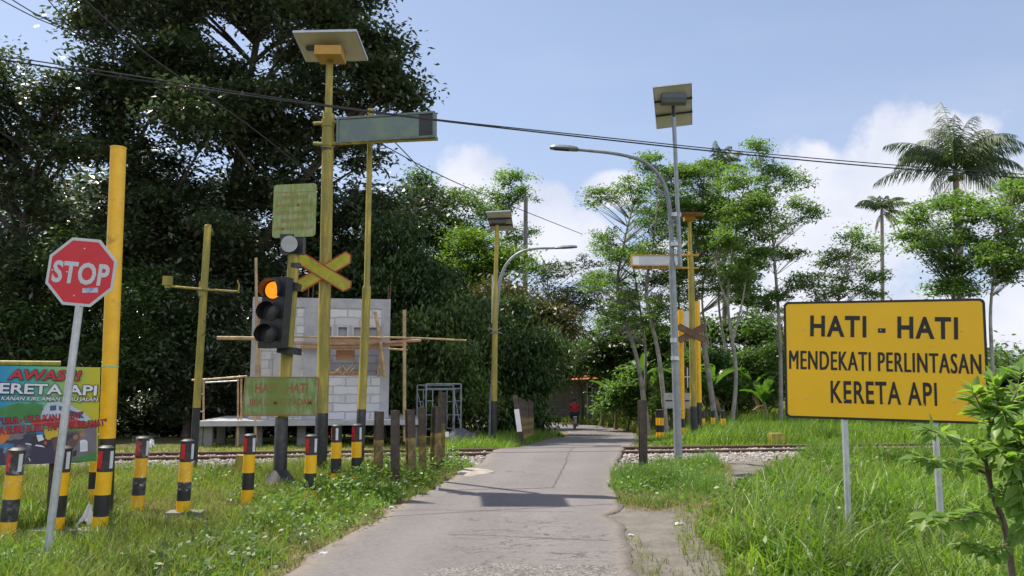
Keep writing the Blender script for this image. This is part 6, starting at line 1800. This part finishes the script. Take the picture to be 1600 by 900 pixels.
def lamp_right():
    Y = 15.7; b = ground_at(1060, Y)
    root = thing('street_lamp', 'grey street lamp with a curved arm and a tilted solar panel right of the road', 'street lamp', b)
    mb = MB(); mb.path([b - UP * .1, at(1057, 620, Y), at(1053, 500, Y), at(1050, 410, Y)], [.078, .075, .07, .066], 16); mb.build('pole', M['galv'], root)
    mb = MB(); P = arc_pts([at(1050, 412, Y), at(1048, 345, Y), at(1041, 298, Y - .05), at(1025, 268, Y - .1), at(1000, 250, Y - .15), at(960, 240, Y - .2), at(903, 234, Y - .25)], 6)
    mb.path(P, [.05 - .022 * i / (len(P) - 1) for i in range(len(P))], 12); mb.build('curved_arm', M['grey_paint'], root)
    luminaire(root, at(905, 234.5, Y - .25), at(859, 231, Y - .27), .26, .055)
    mb = MB(); mb.path([at(1063, 418, Y - .1), at(1059, 330, Y - .1), at(1053, 190, Y - .1), at(1051, 150, Y - .05)], [.043, .043, .04, .035], 12); mb.build('panel_pole', M['galv'], root)
    mb = MB()
    for py in (336, 382, 560): mb.path([at(1056 if py < 500 else 1055, py + 3, Y - .03), at(1056 if py < 500 else 1055, py - 3, Y - .03)], .105 if py < 500 else .08, 14)
    mb.path([at(1053.5, 535, Y), at(1053.3, 528, Y)], .075, 14)
    mb.build('strap', M['galv_light'], root)
    pn = tilted_panel(root, ((1020, 137), (1081, 130), (1082, 195), (1026, 202)), Y - .42, Y + .42, M['alu'], M['solar_back'], 2)
    mb = MB(); c = at(1052, 155, Y - .22); mb.path([c - Vector((.24, 0, 0)), c + Vector((.24, 0, 0))], .13, 8); mb.build('battery_box', M['grey_box'], root)
    mb = MB(); mb.path([at(1054, 198, Y - .05), at(1050, 140, Y - .25)], .03, 8); mb.build('panel_bracket', M['dark_rim'], root)
lamp_right()
def lamps_centre():
    Y = 21.6; b = ground_at(771, Y)
    root = thing('solar_lamp_post', 'yellow post with black foot carrying a solar panel beyond the track', 'lamp post', b, 'posts beyond the track')
    mb = MB(); mb.path([b - UP * .05, at(772, 627, Y), at(772.1, 626.5, Y), at(773.5, 500, Y), at(774, 452, Y), at(774, 450, Y), at(777, 352, Y)], [.083, .08, .08, .078, .076, .06, .055], 14, mis=[1, 1, 0, 0, 0, 0]); mb.build('post', [M['yellow_old'], M['black_paint']], root)
    tilted_panel(root, ((759, 332), (798, 330), (803, 361), (767, 361)), Y - .4, Y + .38, M['alu'], M['solar_back'], 2)
    mb = MB(); c = at(779, 345, Y - .05); mb.path([c - Vector((.2, 0, 0)), c + Vector((.2, 0, 0))], .1, 8); mb.build('battery_box', M['grey_box'], root)
    mb = MB(); mb.path([at(765, 513, Y - .1), at(773, 517, Y - .1), at(784, 521, Y - .1)], .014, 6); mb.path([at(766, 521, Y - .12), at(782, 513, Y - .12)], .012, 6); mb.build('foot_rung', M['galv'], root)
    mb = MB(); mb.box(b + Vector((-.05, -.02, .03)), (.55, .45, .12)); mb.build('footing', M['concrete'], root)
    Y2 = 21.85; b2 = ground_at(765.5, Y2)
    root = thing('street_lamp', 'grey street lamp with a sweeping curved arm close behind the yellow solar post', 'street lamp', b2, 'posts beyond the track')
    mb = MB(); P = [b2 - UP * .05, at(768, 620, Y2), at(775, 500, Y2 + .05), at(778, 465, Y2 + .05)] + arc_pts([at(779, 455, Y2), at(783, 432, Y2), at(793, 411, Y2), at(810, 396, Y2), at(832, 389, Y2), at(868, 387.5, Y2)], 5)
    mb.path(P, [.055 - .025 * i / (len(P) - 1) for i in range(len(P))], 10); mb.build('curved_pole', M['galv'], root)
    luminaire(root, at(866, 388, Y2), at(902, 386, Y2), .24, .05)
    mb = MB(); mb.path([at(769.5, 505, Y2 - .2), at(770.5, 430, Y2 - .2)], .035, 8); mb.build('cable_duct', M['galv_light'], root)
lamps_centre()
def utility_pole():
    Y = 48; b = ground_at(820, Y); mb = MB(); mb.path([b, at(820.5, 480, Y), at(821.5, 307, Y)], [.17, .15, .12], 12)
    o = mb.build('utility_pole', M['concrete_dark'], None, b); tag(o, 'plain dark utility pole rising among the trees behind the solar lamp post', 'utility pole')
utility_pole()

# ------------------------------------------------------------------ far side masts
def far_mast():
    Y = 24.0; b = ground_at(1085, Y)
    root = thing('warning_mast', 'far yellow mast with a pale display box and rusty crossbuck beyond the track', 'mast', b)
    mb = MB(); mb.path([b - UP * .05, at(1083.5, 636, Y), at(1083.4, 635, Y), at(1080, 430, Y), at(1078.6, 396, Y), at(1078.5, 395, Y), at(1077, 338, Y)], [.1, .098, .098, .09, .088, .06, .055], 14, mis=[1, 1, 0, 0, 0, 0]); mb.build('pole', [M['yellow_old'], M['black_paint']], root)
    solar_slab(root, [at(1064, 334, 23.4), at(1096, 334, 23.4), at(1100, 339, 24.5), at(1068, 339, 24.5)], .05, M['rust'], M['orange_box'])
    mb = MB(); mb.box(at(1077, 341, Y), (.3, .3, .14)); mb.build('battery_box', M['orange_box'], root)
    vms(root, at(986, 398, 23.8), at(1062, 398, 23.8), .34, .12, M['orange_box'], M['screen_pale'], M['white_paint'], None, end_right=False)
    mb = MB(); mb.path([at(988, 419, 23.9), at(1092, 419, 23.95)], .03, 8); mb.build('support_arm', M['orange_box'], root); mb = MB(); mb.path([at(1062, 399, 23.9), at(1092, 399, 23.95)], .03, 8); mb.build('support_arm', M['orange_box'], root)
    cross_boards(root, at(1081, 521, Y - .12), .95, .2, 28, plain('rusting ochre board', (.17, .10, .035), .7, var=.3, dirt=(.10, .05, .03), damt=.6, dscale=5), M['rust'])
    mb = MB(); mb.path([b - UP * .02, b + UP * .05, b + UP * .05, b + UP * .3], [.3, .26, .16, .1], 12); mb.build('base_flange', M['black_paint'], root)
    Y = 24.6; b = ground_at(1066, Y)
    root = thing('warning_signal', 'back of a far signal post with grey boards and black lamp head', 'traffic light', b)
    mb = MB(); mb.path([b - UP * .05, at(1066, 668, Y), at(1066, 667.5, Y), at(1065.6, 654, Y), at(1065.5, 653.5, Y), at(1065.4, 642, Y), at(1065.3, 641.5, Y), at(1063.5, 484, Y)], .085, 14, mis=[0, 1, 1, 0, 0, 1, 0]); mb.build('post', [M['yellow'], M['black_paint']], root)
    mb = MB(); TLp, BRp = at(1058, 486, Y + .12), at(1077, 521, Y + .12); c = (TLp + BRp) / 2; mb.box(c, (BRp.x - TLp.x + .2, .015, TLp.z - BRp.z)); mb.build('notice_board', M['alu'], root)
    mb = MB(); c = at(1073, 590, Y + .3); mb.box(c, (.34, .2, .62)); hd = mb.build('signal_head', M['dark_rim'], root)
    mb = MB(); mb.box(c - Vector((0, .11, 0)), (.03, .01, .6)); mb.box(c - Vector((0, .113, -.02)), (.3, .008, .03)); mb.build('bracket', M['alu'], hd)
    mb = MB(); c = at(1061, 626, Y + .14); mb.box(c, (.86, .014, .46)); bd = mb.build('caution_board', plain('bare grey sign back', (.34, .36, .37), .5, .2, var=.1), root)
    mb = MB(); mb.box(c - Vector((0, .012, 0)), (.82, .008, .04)); mb.build('rib', M['dark_rim'], bd)
far_mast()

# ------------------------------------------------------------------ big yellow warning sign
def hati_sign():
    TL, BL = at(1223.5, 468.5, 7.75), at(1228, 650, 7.75); TR, BR = at(1542, 470, 7.1), at(1545, 666, 7.1)
    O = (TL + TR + BL + BR) / 4; r = (TR - TL + BR - BL); r.z *= .5; r.normalize()
    u = UP.copy(); n = r.cross(u).normalized(); u = n.cross(r).normalized()
    w = ((TR - TL).length + (BR - BL).length) / 2; h = ((TL - BL).length + (TR - BR).length) / 2
    b = ground_at(1390, 7.4)
    root = thing('warning_sign', 'large yellow HATI-HATI sign warning of the rail crossing, on two grey posts', 'warning sign', b)
    mb = MB(); mb.prism(rounded(w, h, .045), O, r, u, .012, 0, 1); pl = mb.build('panel', [M['yellow_sign'], M['galv']], root)
    o_, i_ = rounded(w, h, .045), rounded(w - .042, h - .042, .03); k = len(o_)
    vs = [O + r * a + u * c + n * .002 for a, c in o_ + i_]
    mb = MB(); mb.add(vs, [(i, (i + 1) % k, k + (i + 1) % k, k + i) for i in range(k)]); mb.build('black_border', M['black_sign'], pl)
    mb = MB()
    X = lambda px, py: plane_px(px, py, O, n)
    def line(s, x0, y0, x1, y1, hp, bold, sp, lift=.002):
        a, c = X(x0, y0), X(x1, y1); rr = (c - a).normalized(); uu = n.cross(rr); uu = uu if uu.z > 0 else -uu
        mid = (a + c) / 2; D = mid.y
        mb = MB(); put_text(mb, s, mid, rr, uu, (c - a).length, hp * D / FPX, 0, bold, lift=lift, thick=.0016, spacing=sp); mb.build('lettering', M['black_sign'], pl)
    line('HATI - HATI', 1266, 509, 1497, 513, 34, .030, 1.15)
    line('MENDEKATI PERLINTASAN', 1233, 562, 1532, 569, 30, .0, 1.12)
    line('MENDEKATI PERLINTASAN', 1234.3, 562, 1533.5, 569, 30.5, .0, 1.12, .0025)
    line('KERETA API', 1298, 612, 1464, 616, 35, .018, 1.12)
    mb = MB(); bolt_heads(mb, [X(a, c) + n * .002 for a, c in ((1256, 515), (1316, 516), (1376, 516), (1503, 517), (1259, 622), (1320, 625), (1381, 629), (1444, 632), (1492, 628))], n, .007); mb.build('rivets', M['galv_light'], pl)
    for pxb, pxt in ((1314, 1313), (1468, 1450)):
        tpp = X(pxt, 480) - n * .045; bb = Vector((X(pxb, 760).x, X(pxb, 760).y, 0)) - n * .045; bb.z = G(bb.x, bb.y) - .1
        bb.x = (tpp.x * .6 + bb.x * .4); bb.y = tpp.y
        mb = MB(); mb.path([bb, tpp], .028, 12); mb.build('post', M['galv_light'], root)
    for dz in (-.35, .3): mb = MB(); mb.box(O + u * dz - n * .022, (w * .62, .018, .035), Matrix((r, -n, u)).transposed()); mb.build('stiffener', M['galv'], root)
hati_sign()

# ------------------------------------------------------------------ far house and low wall
def far_house():
    Y = 50.0; x0, x1 = (840 - 800) / FPX * Y, (946 - 800) / FPX * Y; b = Vector(((x0 + x1) / 2, Y, G((x0 + x1) / 2, Y)))
    root = thing('block_house', 'grey block house with an orange tiled roof where the road bends away', 'house', b)
    z1 = Z_at(900, 588, Y); z0 = Z_at(900, 652, Y)
    wx0, wx1, wz0, wz1 = (917 - 800) / FPX * Y, (929 - 800) / FPX * Y, Z_at(920, 623, Y), Z_at(920, 602, Y)
    mb = MB()
    def sl(a, c, y0, y1, e, f): mb.box(((a + c) / 2, (y0 + y1) / 2, (e + f) / 2), (c - a, y1 - y0, f - e))
    sl(x0, wx0, Y, Y + .15, z0, z1); sl(wx1, x1, Y, Y + .15, z0, z1); sl(wx0, wx1, Y, Y + .15, z0, wz0); sl(wx0, wx1, Y, Y + .15, wz1, z1)
    sl(x0, x0 + .15, Y + .152, Y + 5, z0, z1); sl(x1 - .15, x1, Y + .152, Y + 5, z0, z1)
    mb.build('wall', M['greyblock'], root)
    mb = MB(); sl(wx0, wx1, Y + .08, Y + .1, wz0, wz1); wn = mb.build('window', M['dark_rim'], root)
    mb = MB()
    for t in (0, .5, 1): mb.box((wx0 + (wx1 - wx0) * t, Y + .03, (wz0 + wz1) / 2), (.04, .04, wz1 - wz0))
    for t in (0, .5, 1): mb.box(((wx0 + wx1) / 2, Y + .033, wz0 + (wz1 - wz0) * t), (wx1 - wx0, .036, .04))
    mb.build('frame', M['grey_paint'], wn)
    mb = MB(); vs = [(x0 - .5, Y - .7, z1 - .35), (x1 + .1, Y - .3, z1 - .1), (x1 + .1, Y + 2.5, z1 + .55), (x0 - .5, Y + 2.5, z1 + .5)]
    vs += [(a, c, d - .1) for a, c, d in vs]
    mb.add(vs, [(0, 1, 2, 3), (7, 6, 5, 4), (0, 4, 5, 1), (1, 5, 6, 2), (2, 6, 7, 3), (3, 7, 4, 0)]); mb.build('roof', M['roof_tile'], root)
    Yq = 46.0; f = ground_at(920, Yq)
    root = thing('pipe_ladder', 'thin grey pipe frame standing in front of the far house window', 'pipe frame', f)
    mb = MB()
    for px in (918, 926): mb.path([ground_at(px, Yq), at(px - .5, 598 if px < 920 else 604, Yq)], .03, 6)
    for py in (605, 618): mb.path([at(918, py, Yq), at(926, py, Yq)], .02, 6)
    mb.build('pipe', M['galv_light'], root)
far_house()
def low_wall():
    Y = 33; x0, x1 = (1300 - 800) / FPX * Y, (1505 - 800) / FPX * Y; z0 = G(x0, Y)
    mb = MB(); mb.box(((x0 + x1) / 2, Y, z0 + .28), (x1 - x0, .2, .66))
    mb.box(((x0 + x1) / 2, Y, z0 + .63), (x1 - x0 + .04, .26, .06))
    o = mb.build('low_wall', plain('whitewashed wall', (.66, .65, .62), .9, var=.1, dirt=(.35, .33, .29), damt=.35), None, ((x0 + x1) / 2, Y, z0)); tag(o, 'low whitewashed wall in the field under the big warning sign', 'wall')
low_wall()

# ------------------------------------------------------------------ overhead cables
def cable(label, pts, r, n=10, start=0, end=0):
    P = arc_pts([at(*q) for q in pts], n)
    if start: P = [P[0] + (P[0] - P[4]).normalized() * start] + P
    if end: P = P + [P[-1] + (P[-1] - P[-5]).normalized() * end]
    mb = MB(); mb.path(P, r, 6)
    o = mb.build('overhead_cable', M['cable'], None, P[0]); tag(o, label, 'cable', 'overhead cables'); return o
cable('lower of the two twisted black cables crossing the whole view over the road', [(-60, 84, 10.5), (140, 114, 11), (340, 143, 11.5), (510, 166, 12), (690, 189, 12.5), (900, 213, 13.2), (1150, 240, 14), (1400, 263, 15), (1680, 284, 16)], .012, 10, 25, 25)
cable('upper of the two twisted black cables crossing the whole view over the road', [(-60, 78, 10.5), (140, 108, 11.02), (340, 139, 11.52), (510, 164, 12.02), (690, 187.5, 12.52), (900, 210, 13.22), (1150, 236, 14.02), (1400, 258, 15.02), (1680, 278, 16.02)], .009, 10, 25, 25)
cable('thin cable high in the upper left corner, topmost of three', [(60, -20, 19), (95, 22, 20), (150, 70, 23), (230, 120, 27)], .014, 10, 14)
cable('middle thin cable of three in the upper left corner', [(10, -6, 19), (60, 24, 20), (115, 50, 22), (200, 90, 26)], .014, 10, 14)
cable('lowest thin cable of three in the upper left corner', [(-20, -12, 19), (50, 25, 20), (110, 52, 22.2), (190, 100, 26)], .014, 10, 14)
cable('dark cable falling from the upper left in front of the tallest tree', [(110, -20, 12), (230, 85, 14), (400, 205, 18), (560, 330, 24), (720, 430, 32)], .016, 10, 12)
cable('dark cable running down from the display box towards the far solar post', [(590, 195, 27), (640, 246, 30), (680, 290, 34), (705, 312, 38)], .02)
cable('thin cable slanting down from the display box to the trees over the road end', [(585, 219, 27), (680, 270, 31), (780, 314, 37), (910, 366, 48)], .018)

# ------------------------------------------------------------------ litter
def crumple(label, p, sx, sy, h, seed, name='plastic_litter', cat='litter', group='scraps of pale litter along the road'):
    rnd = random.Random(seed); vs, fs = [], []; n = 9
    for i in range(n):
        for j in range(n):
            a, c = i / (n - 1) - .5, j / (n - 1) - .5; e = 1 - .35 * (a * a + c * c) * 2
            vs.append(Vector(p) + Vector((a * sx * e + rnd.uniform(-.1, .1) * sx, c * sy * e + rnd.uniform(-.1, .1) * sy, h * rnd.uniform(.05, 1) * (1 - 2.6 * (a * a + c * c)) + .012)))
    for i in range(n - 1):
        for j in range(n - 1): q = i * n + j; fs.append((q, q + n, q + n + 1, q + 1))
    mb = MB(); mb.add(vs, fs); o = mb.build(name, M['plastic'], None, p); tag(o, label, cat, group)
crumple('white crumpled bag at the foot of the right grass bank', foot(1061, 821), .13, .07, .03, 1)
crumple('small pale wrapper on the gravel right of the asphalt', foot(986, 838), .06, .045, .02, 2)
crumple('pale paper scrap at the left road edge in the weeds', foot(505, 868), .09, .06, .03, 3)
crumple('small white cup in the weeds near the crossing', foot(683, 768), .05, .05, .07, 4)
crumple('white scrap at the bottom edge of the left verge', foot(428, 890), .08, .05, .025, 5)
crumple('pale scrap on the dust beside the shaded weeds', foot(612, 795), .08, .05, .03, 6)
crumple('greyish plastic bag in the grass behind the bollard on the slab', ground_at(140, 8.6), .30, .25, .32, 7, 'plastic_bag')
crumple('pale rubble sack on the grass left of the block house', ground_at(232, 19.0), .28, .25, .30, 8, 'rubble_sack')

# ------------------------------------------------------------------ rider on a bicycle
def skin_body(name, verts, edges, radii, mat, parent, loc, sub=2):
    me = bpy.data.meshes.new(name); me.from_pydata([Vector(v) + Vector(loc) for v in verts], edges, [])
    o = bpy.data.objects.new(name, me); COL.objects.link(o)
    sk = o.modifiers.new('skin', 'SKIN'); sk.use_smooth_shade = True
    for i, r in enumerate(radii):
        v = me.skin_vertices[0].data[i]; v.radius = (r, r) if isinstance(r, (int, float)) else r
    me.skin_vertices[0].data[0].use_root = True
    ss = o.modifiers.new('sub', 'SUBSURF'); ss.levels = sub; ss.render_levels = sub
    dg = bpy.context.evaluated_depsgraph_get(); dg.update()
    out = bpy.data.meshes.new_from_object(o.evaluated_get(dg)); bpy.data.objects.remove(o); bpy.data.meshes.remove(me)
    out.polygons.foreach_set('use_smooth', np.ones(len(out.polygons), dtype=bool)); out.materials.clear()
    return link_mesh(name, out, mat, parent)
def rider():
    Y = 40.0; x = (897.5 - 800) / FPX * Y * .99; z = float(road_z(x, Y)); L = Vector((x, Y, z))
    bk = thing('bicycle', 'bicycle ridden away along the left side of the road', 'bicycle', L)
    R = .29
    for nm, yy in (('r', -.46), ('f', .50)):
        mb = MB(); c = L + Vector((0, yy, R)); P = [c + Vector((0, math.cos(a) * R * .96, math.sin(a) * R * .96)) for a in [2 * math.pi * k / 28 for k in range(29)]]
        mb.path(P, .022, 7, caps=False); wh = mb.build('wheel', M['rubber'], bk)
        mb = MB(); P2 = [c + Vector((0, (p - c).y * .92, (p - c).z * .92)) for p in P]; mb.path(P2, .011, 6, caps=False)
        for k in range(0, 28, 2): mb.path([c + Vector((.0, 0, 0)), P2[k]], .003, 3, caps=False)
        mb.path([c - Vector((.05, 0, 0)), c + Vector((.05, 0, 0))], .02, 8); mb.build('rim', M['alu'], wh)
        mb = MB(); P3 = [c + Vector((0, math.cos(a) * R * 1.06, math.sin(a) * R * 1.06)) for a in [math.radians(10 + 160 * k / 14) for k in range(15)]]; mb.path(P3, .026, 6); mb.build('mudguard', M['alu'], bk)
    j = lambda a, b_, c: L + Vector((a, b_, c))
    mb = MB()
    for a, b_ in (((0, -.1, .62), (0, -.02, .28)), ((0, -.08, .55), (0, .38, .62)), ((0, -.02, .28), (0, .38, .60)), ((0, .38, .70), (0, .40, .55)), ((.04, -.46, R), (.03, -.02, .28)), ((-.04, -.46, R), (-.03, -.02, .28)), ((.04, -.46, R), (.02, -.1, .6)), ((-.04, -.46, R), (-.02, -.1, .6)), ((.04, .50, R), (.03, .40, .56)), ((-.04, .50, R), (-.03, .40, .56))):
        mb.path([j(*a), j(*b_)], .018, 7)
    mb.build('frame', M['shirt'], bk)
    mb = MB(); mb.path(arc_pts([j(-.27, .28, .86), j(-.2, .36, .87), j(0, .38, .80), j(.2, .36, .87), j(.27, .28, .86)], 4), .013, 6); mb.path([j(0, .38, .7), j(0, .38, .81)], .014, 6); mb.build('handlebar', M['alu'], bk)
    mb = MB(); mb.box(j(0, -.12, .70), (.17, .26, .06)); mb.path([j(0, -.1, .6), j(0, -.11, .68)], .016, 6); mb.build('saddle', M['rubber'], bk)
    mb = MB(); mb.box(j(0, -.45, .63), (.16, .32, .025)); mb.path([j(.05, -.46, R), j(.06, -.5, .62)], .01, 5); mb.path([j(-.05, -.46, R), j(-.06, -.5, .62)], .01, 5); mb.build('carrier', M['alu'], bk)
    mb = MB(); mb.path([j(-.14, -.02, .28), j(.14, -.02, .28)], .014, 6); mb.box(j(.13, -.05, .15), (.09, .09, .025)); mb.box(j(-.13, .02, .41), (.09, .09, .025)); mb.path([j(.08, -.02, .28), j(.08, -.05, .16)], .012, 6); mb.path([j(-.08, -.02, .28), j(-.08, .02, .40)], .012, 6); mb.build('crank', M['alu'], bk)
    rp = thing('person', 'person in a dark red shirt and dark trousers riding the bicycle away', 'person', L)
    V = [(0, -.12, .80), (0, -.08, .95), (0, 0, 1.14), (0, .03, 1.22), (0, .06, 1.285), (0, .08, 1.36), (0, .09, 1.44),
         (.19, .0, 1.18), (.26, .10, .99), (.26, .26, .89), (-.19, .0, 1.18), (-.26, .10, .99), (-.26, .26, .89),
         (.10, -.08, .78), (.15, .24, .55), (.13, -.02, .22), (.13, .08, .175), (-.10, -.08, .78), (-.15, .30, .70), (-.13, .07, .47), (-.13, .17, .43)]
    E = [(0, 1), (1, 2), (2, 3), (3, 4), (4, 5), (5, 6), (2, 7), (7, 8), (8, 9), (2, 10), (10, 11), (11, 12), (0, 13), (13, 14), (14, 15), (15, 16), (0, 17), (17, 18), (18, 19), (19, 20)]
    Rr = [.13, .13, .14, .07, .055, .09, .075, .065, .048, .038, .065, .048, .038, .095, .07, .048, .04, .095, .07, .048, .04]
    bd = skin_body('person_body', V, E, Rr, M['skin'], rp, L)
    VS = [(0, -.12, .84), (0, -.08, .97), (0, -.005, 1.14), (0, .025, 1.20), (.19, .0, 1.18), (.235, .06, 1.07), (-.19, .0, 1.18), (-.235, .06, 1.07)]
    skin_body('shirt', VS, [(0, 1), (1, 2), (2, 3), (2, 4), (4, 5), (2, 6), (6, 7)], [.165, .165, .175, .09, .088, .075, .088, .075], M['shirt'], rp, L)
    VT = [(0, -.12, .80), (.10, -.08, .77), (.15, .24, .55), (.13, .0, .27), (-.10, -.08, .77), (-.15, .30, .70), (-.13, .09, .50)]
    skin_body('trousers', VT, [(0, 1), (1, 2), (2, 3), (0, 4), (4, 5), (5, 6)], [.15, .115, .09, .07, .115, .09, .07], M['trouser'], rp, L)
    bm = bmesh.new(); bmesh.ops.create_icosphere(bm, subdivisions=3, radius=.105)
    vs = [L + Vector((v.co.x * .92, v.co.y * 1.0 + .075, v.co.z * 1.05 + 1.415)) for v in bm.verts if True]
    mb = MB(); mb.add(vs, [[v.index for v in f.verts] for f in bm.faces if f.calc_center_median().z > -.045 + .05 * (f.calc_center_median().y > .05)], 0, True); bm.free(); mb.build('hair', M['hair'], rp)
rider()
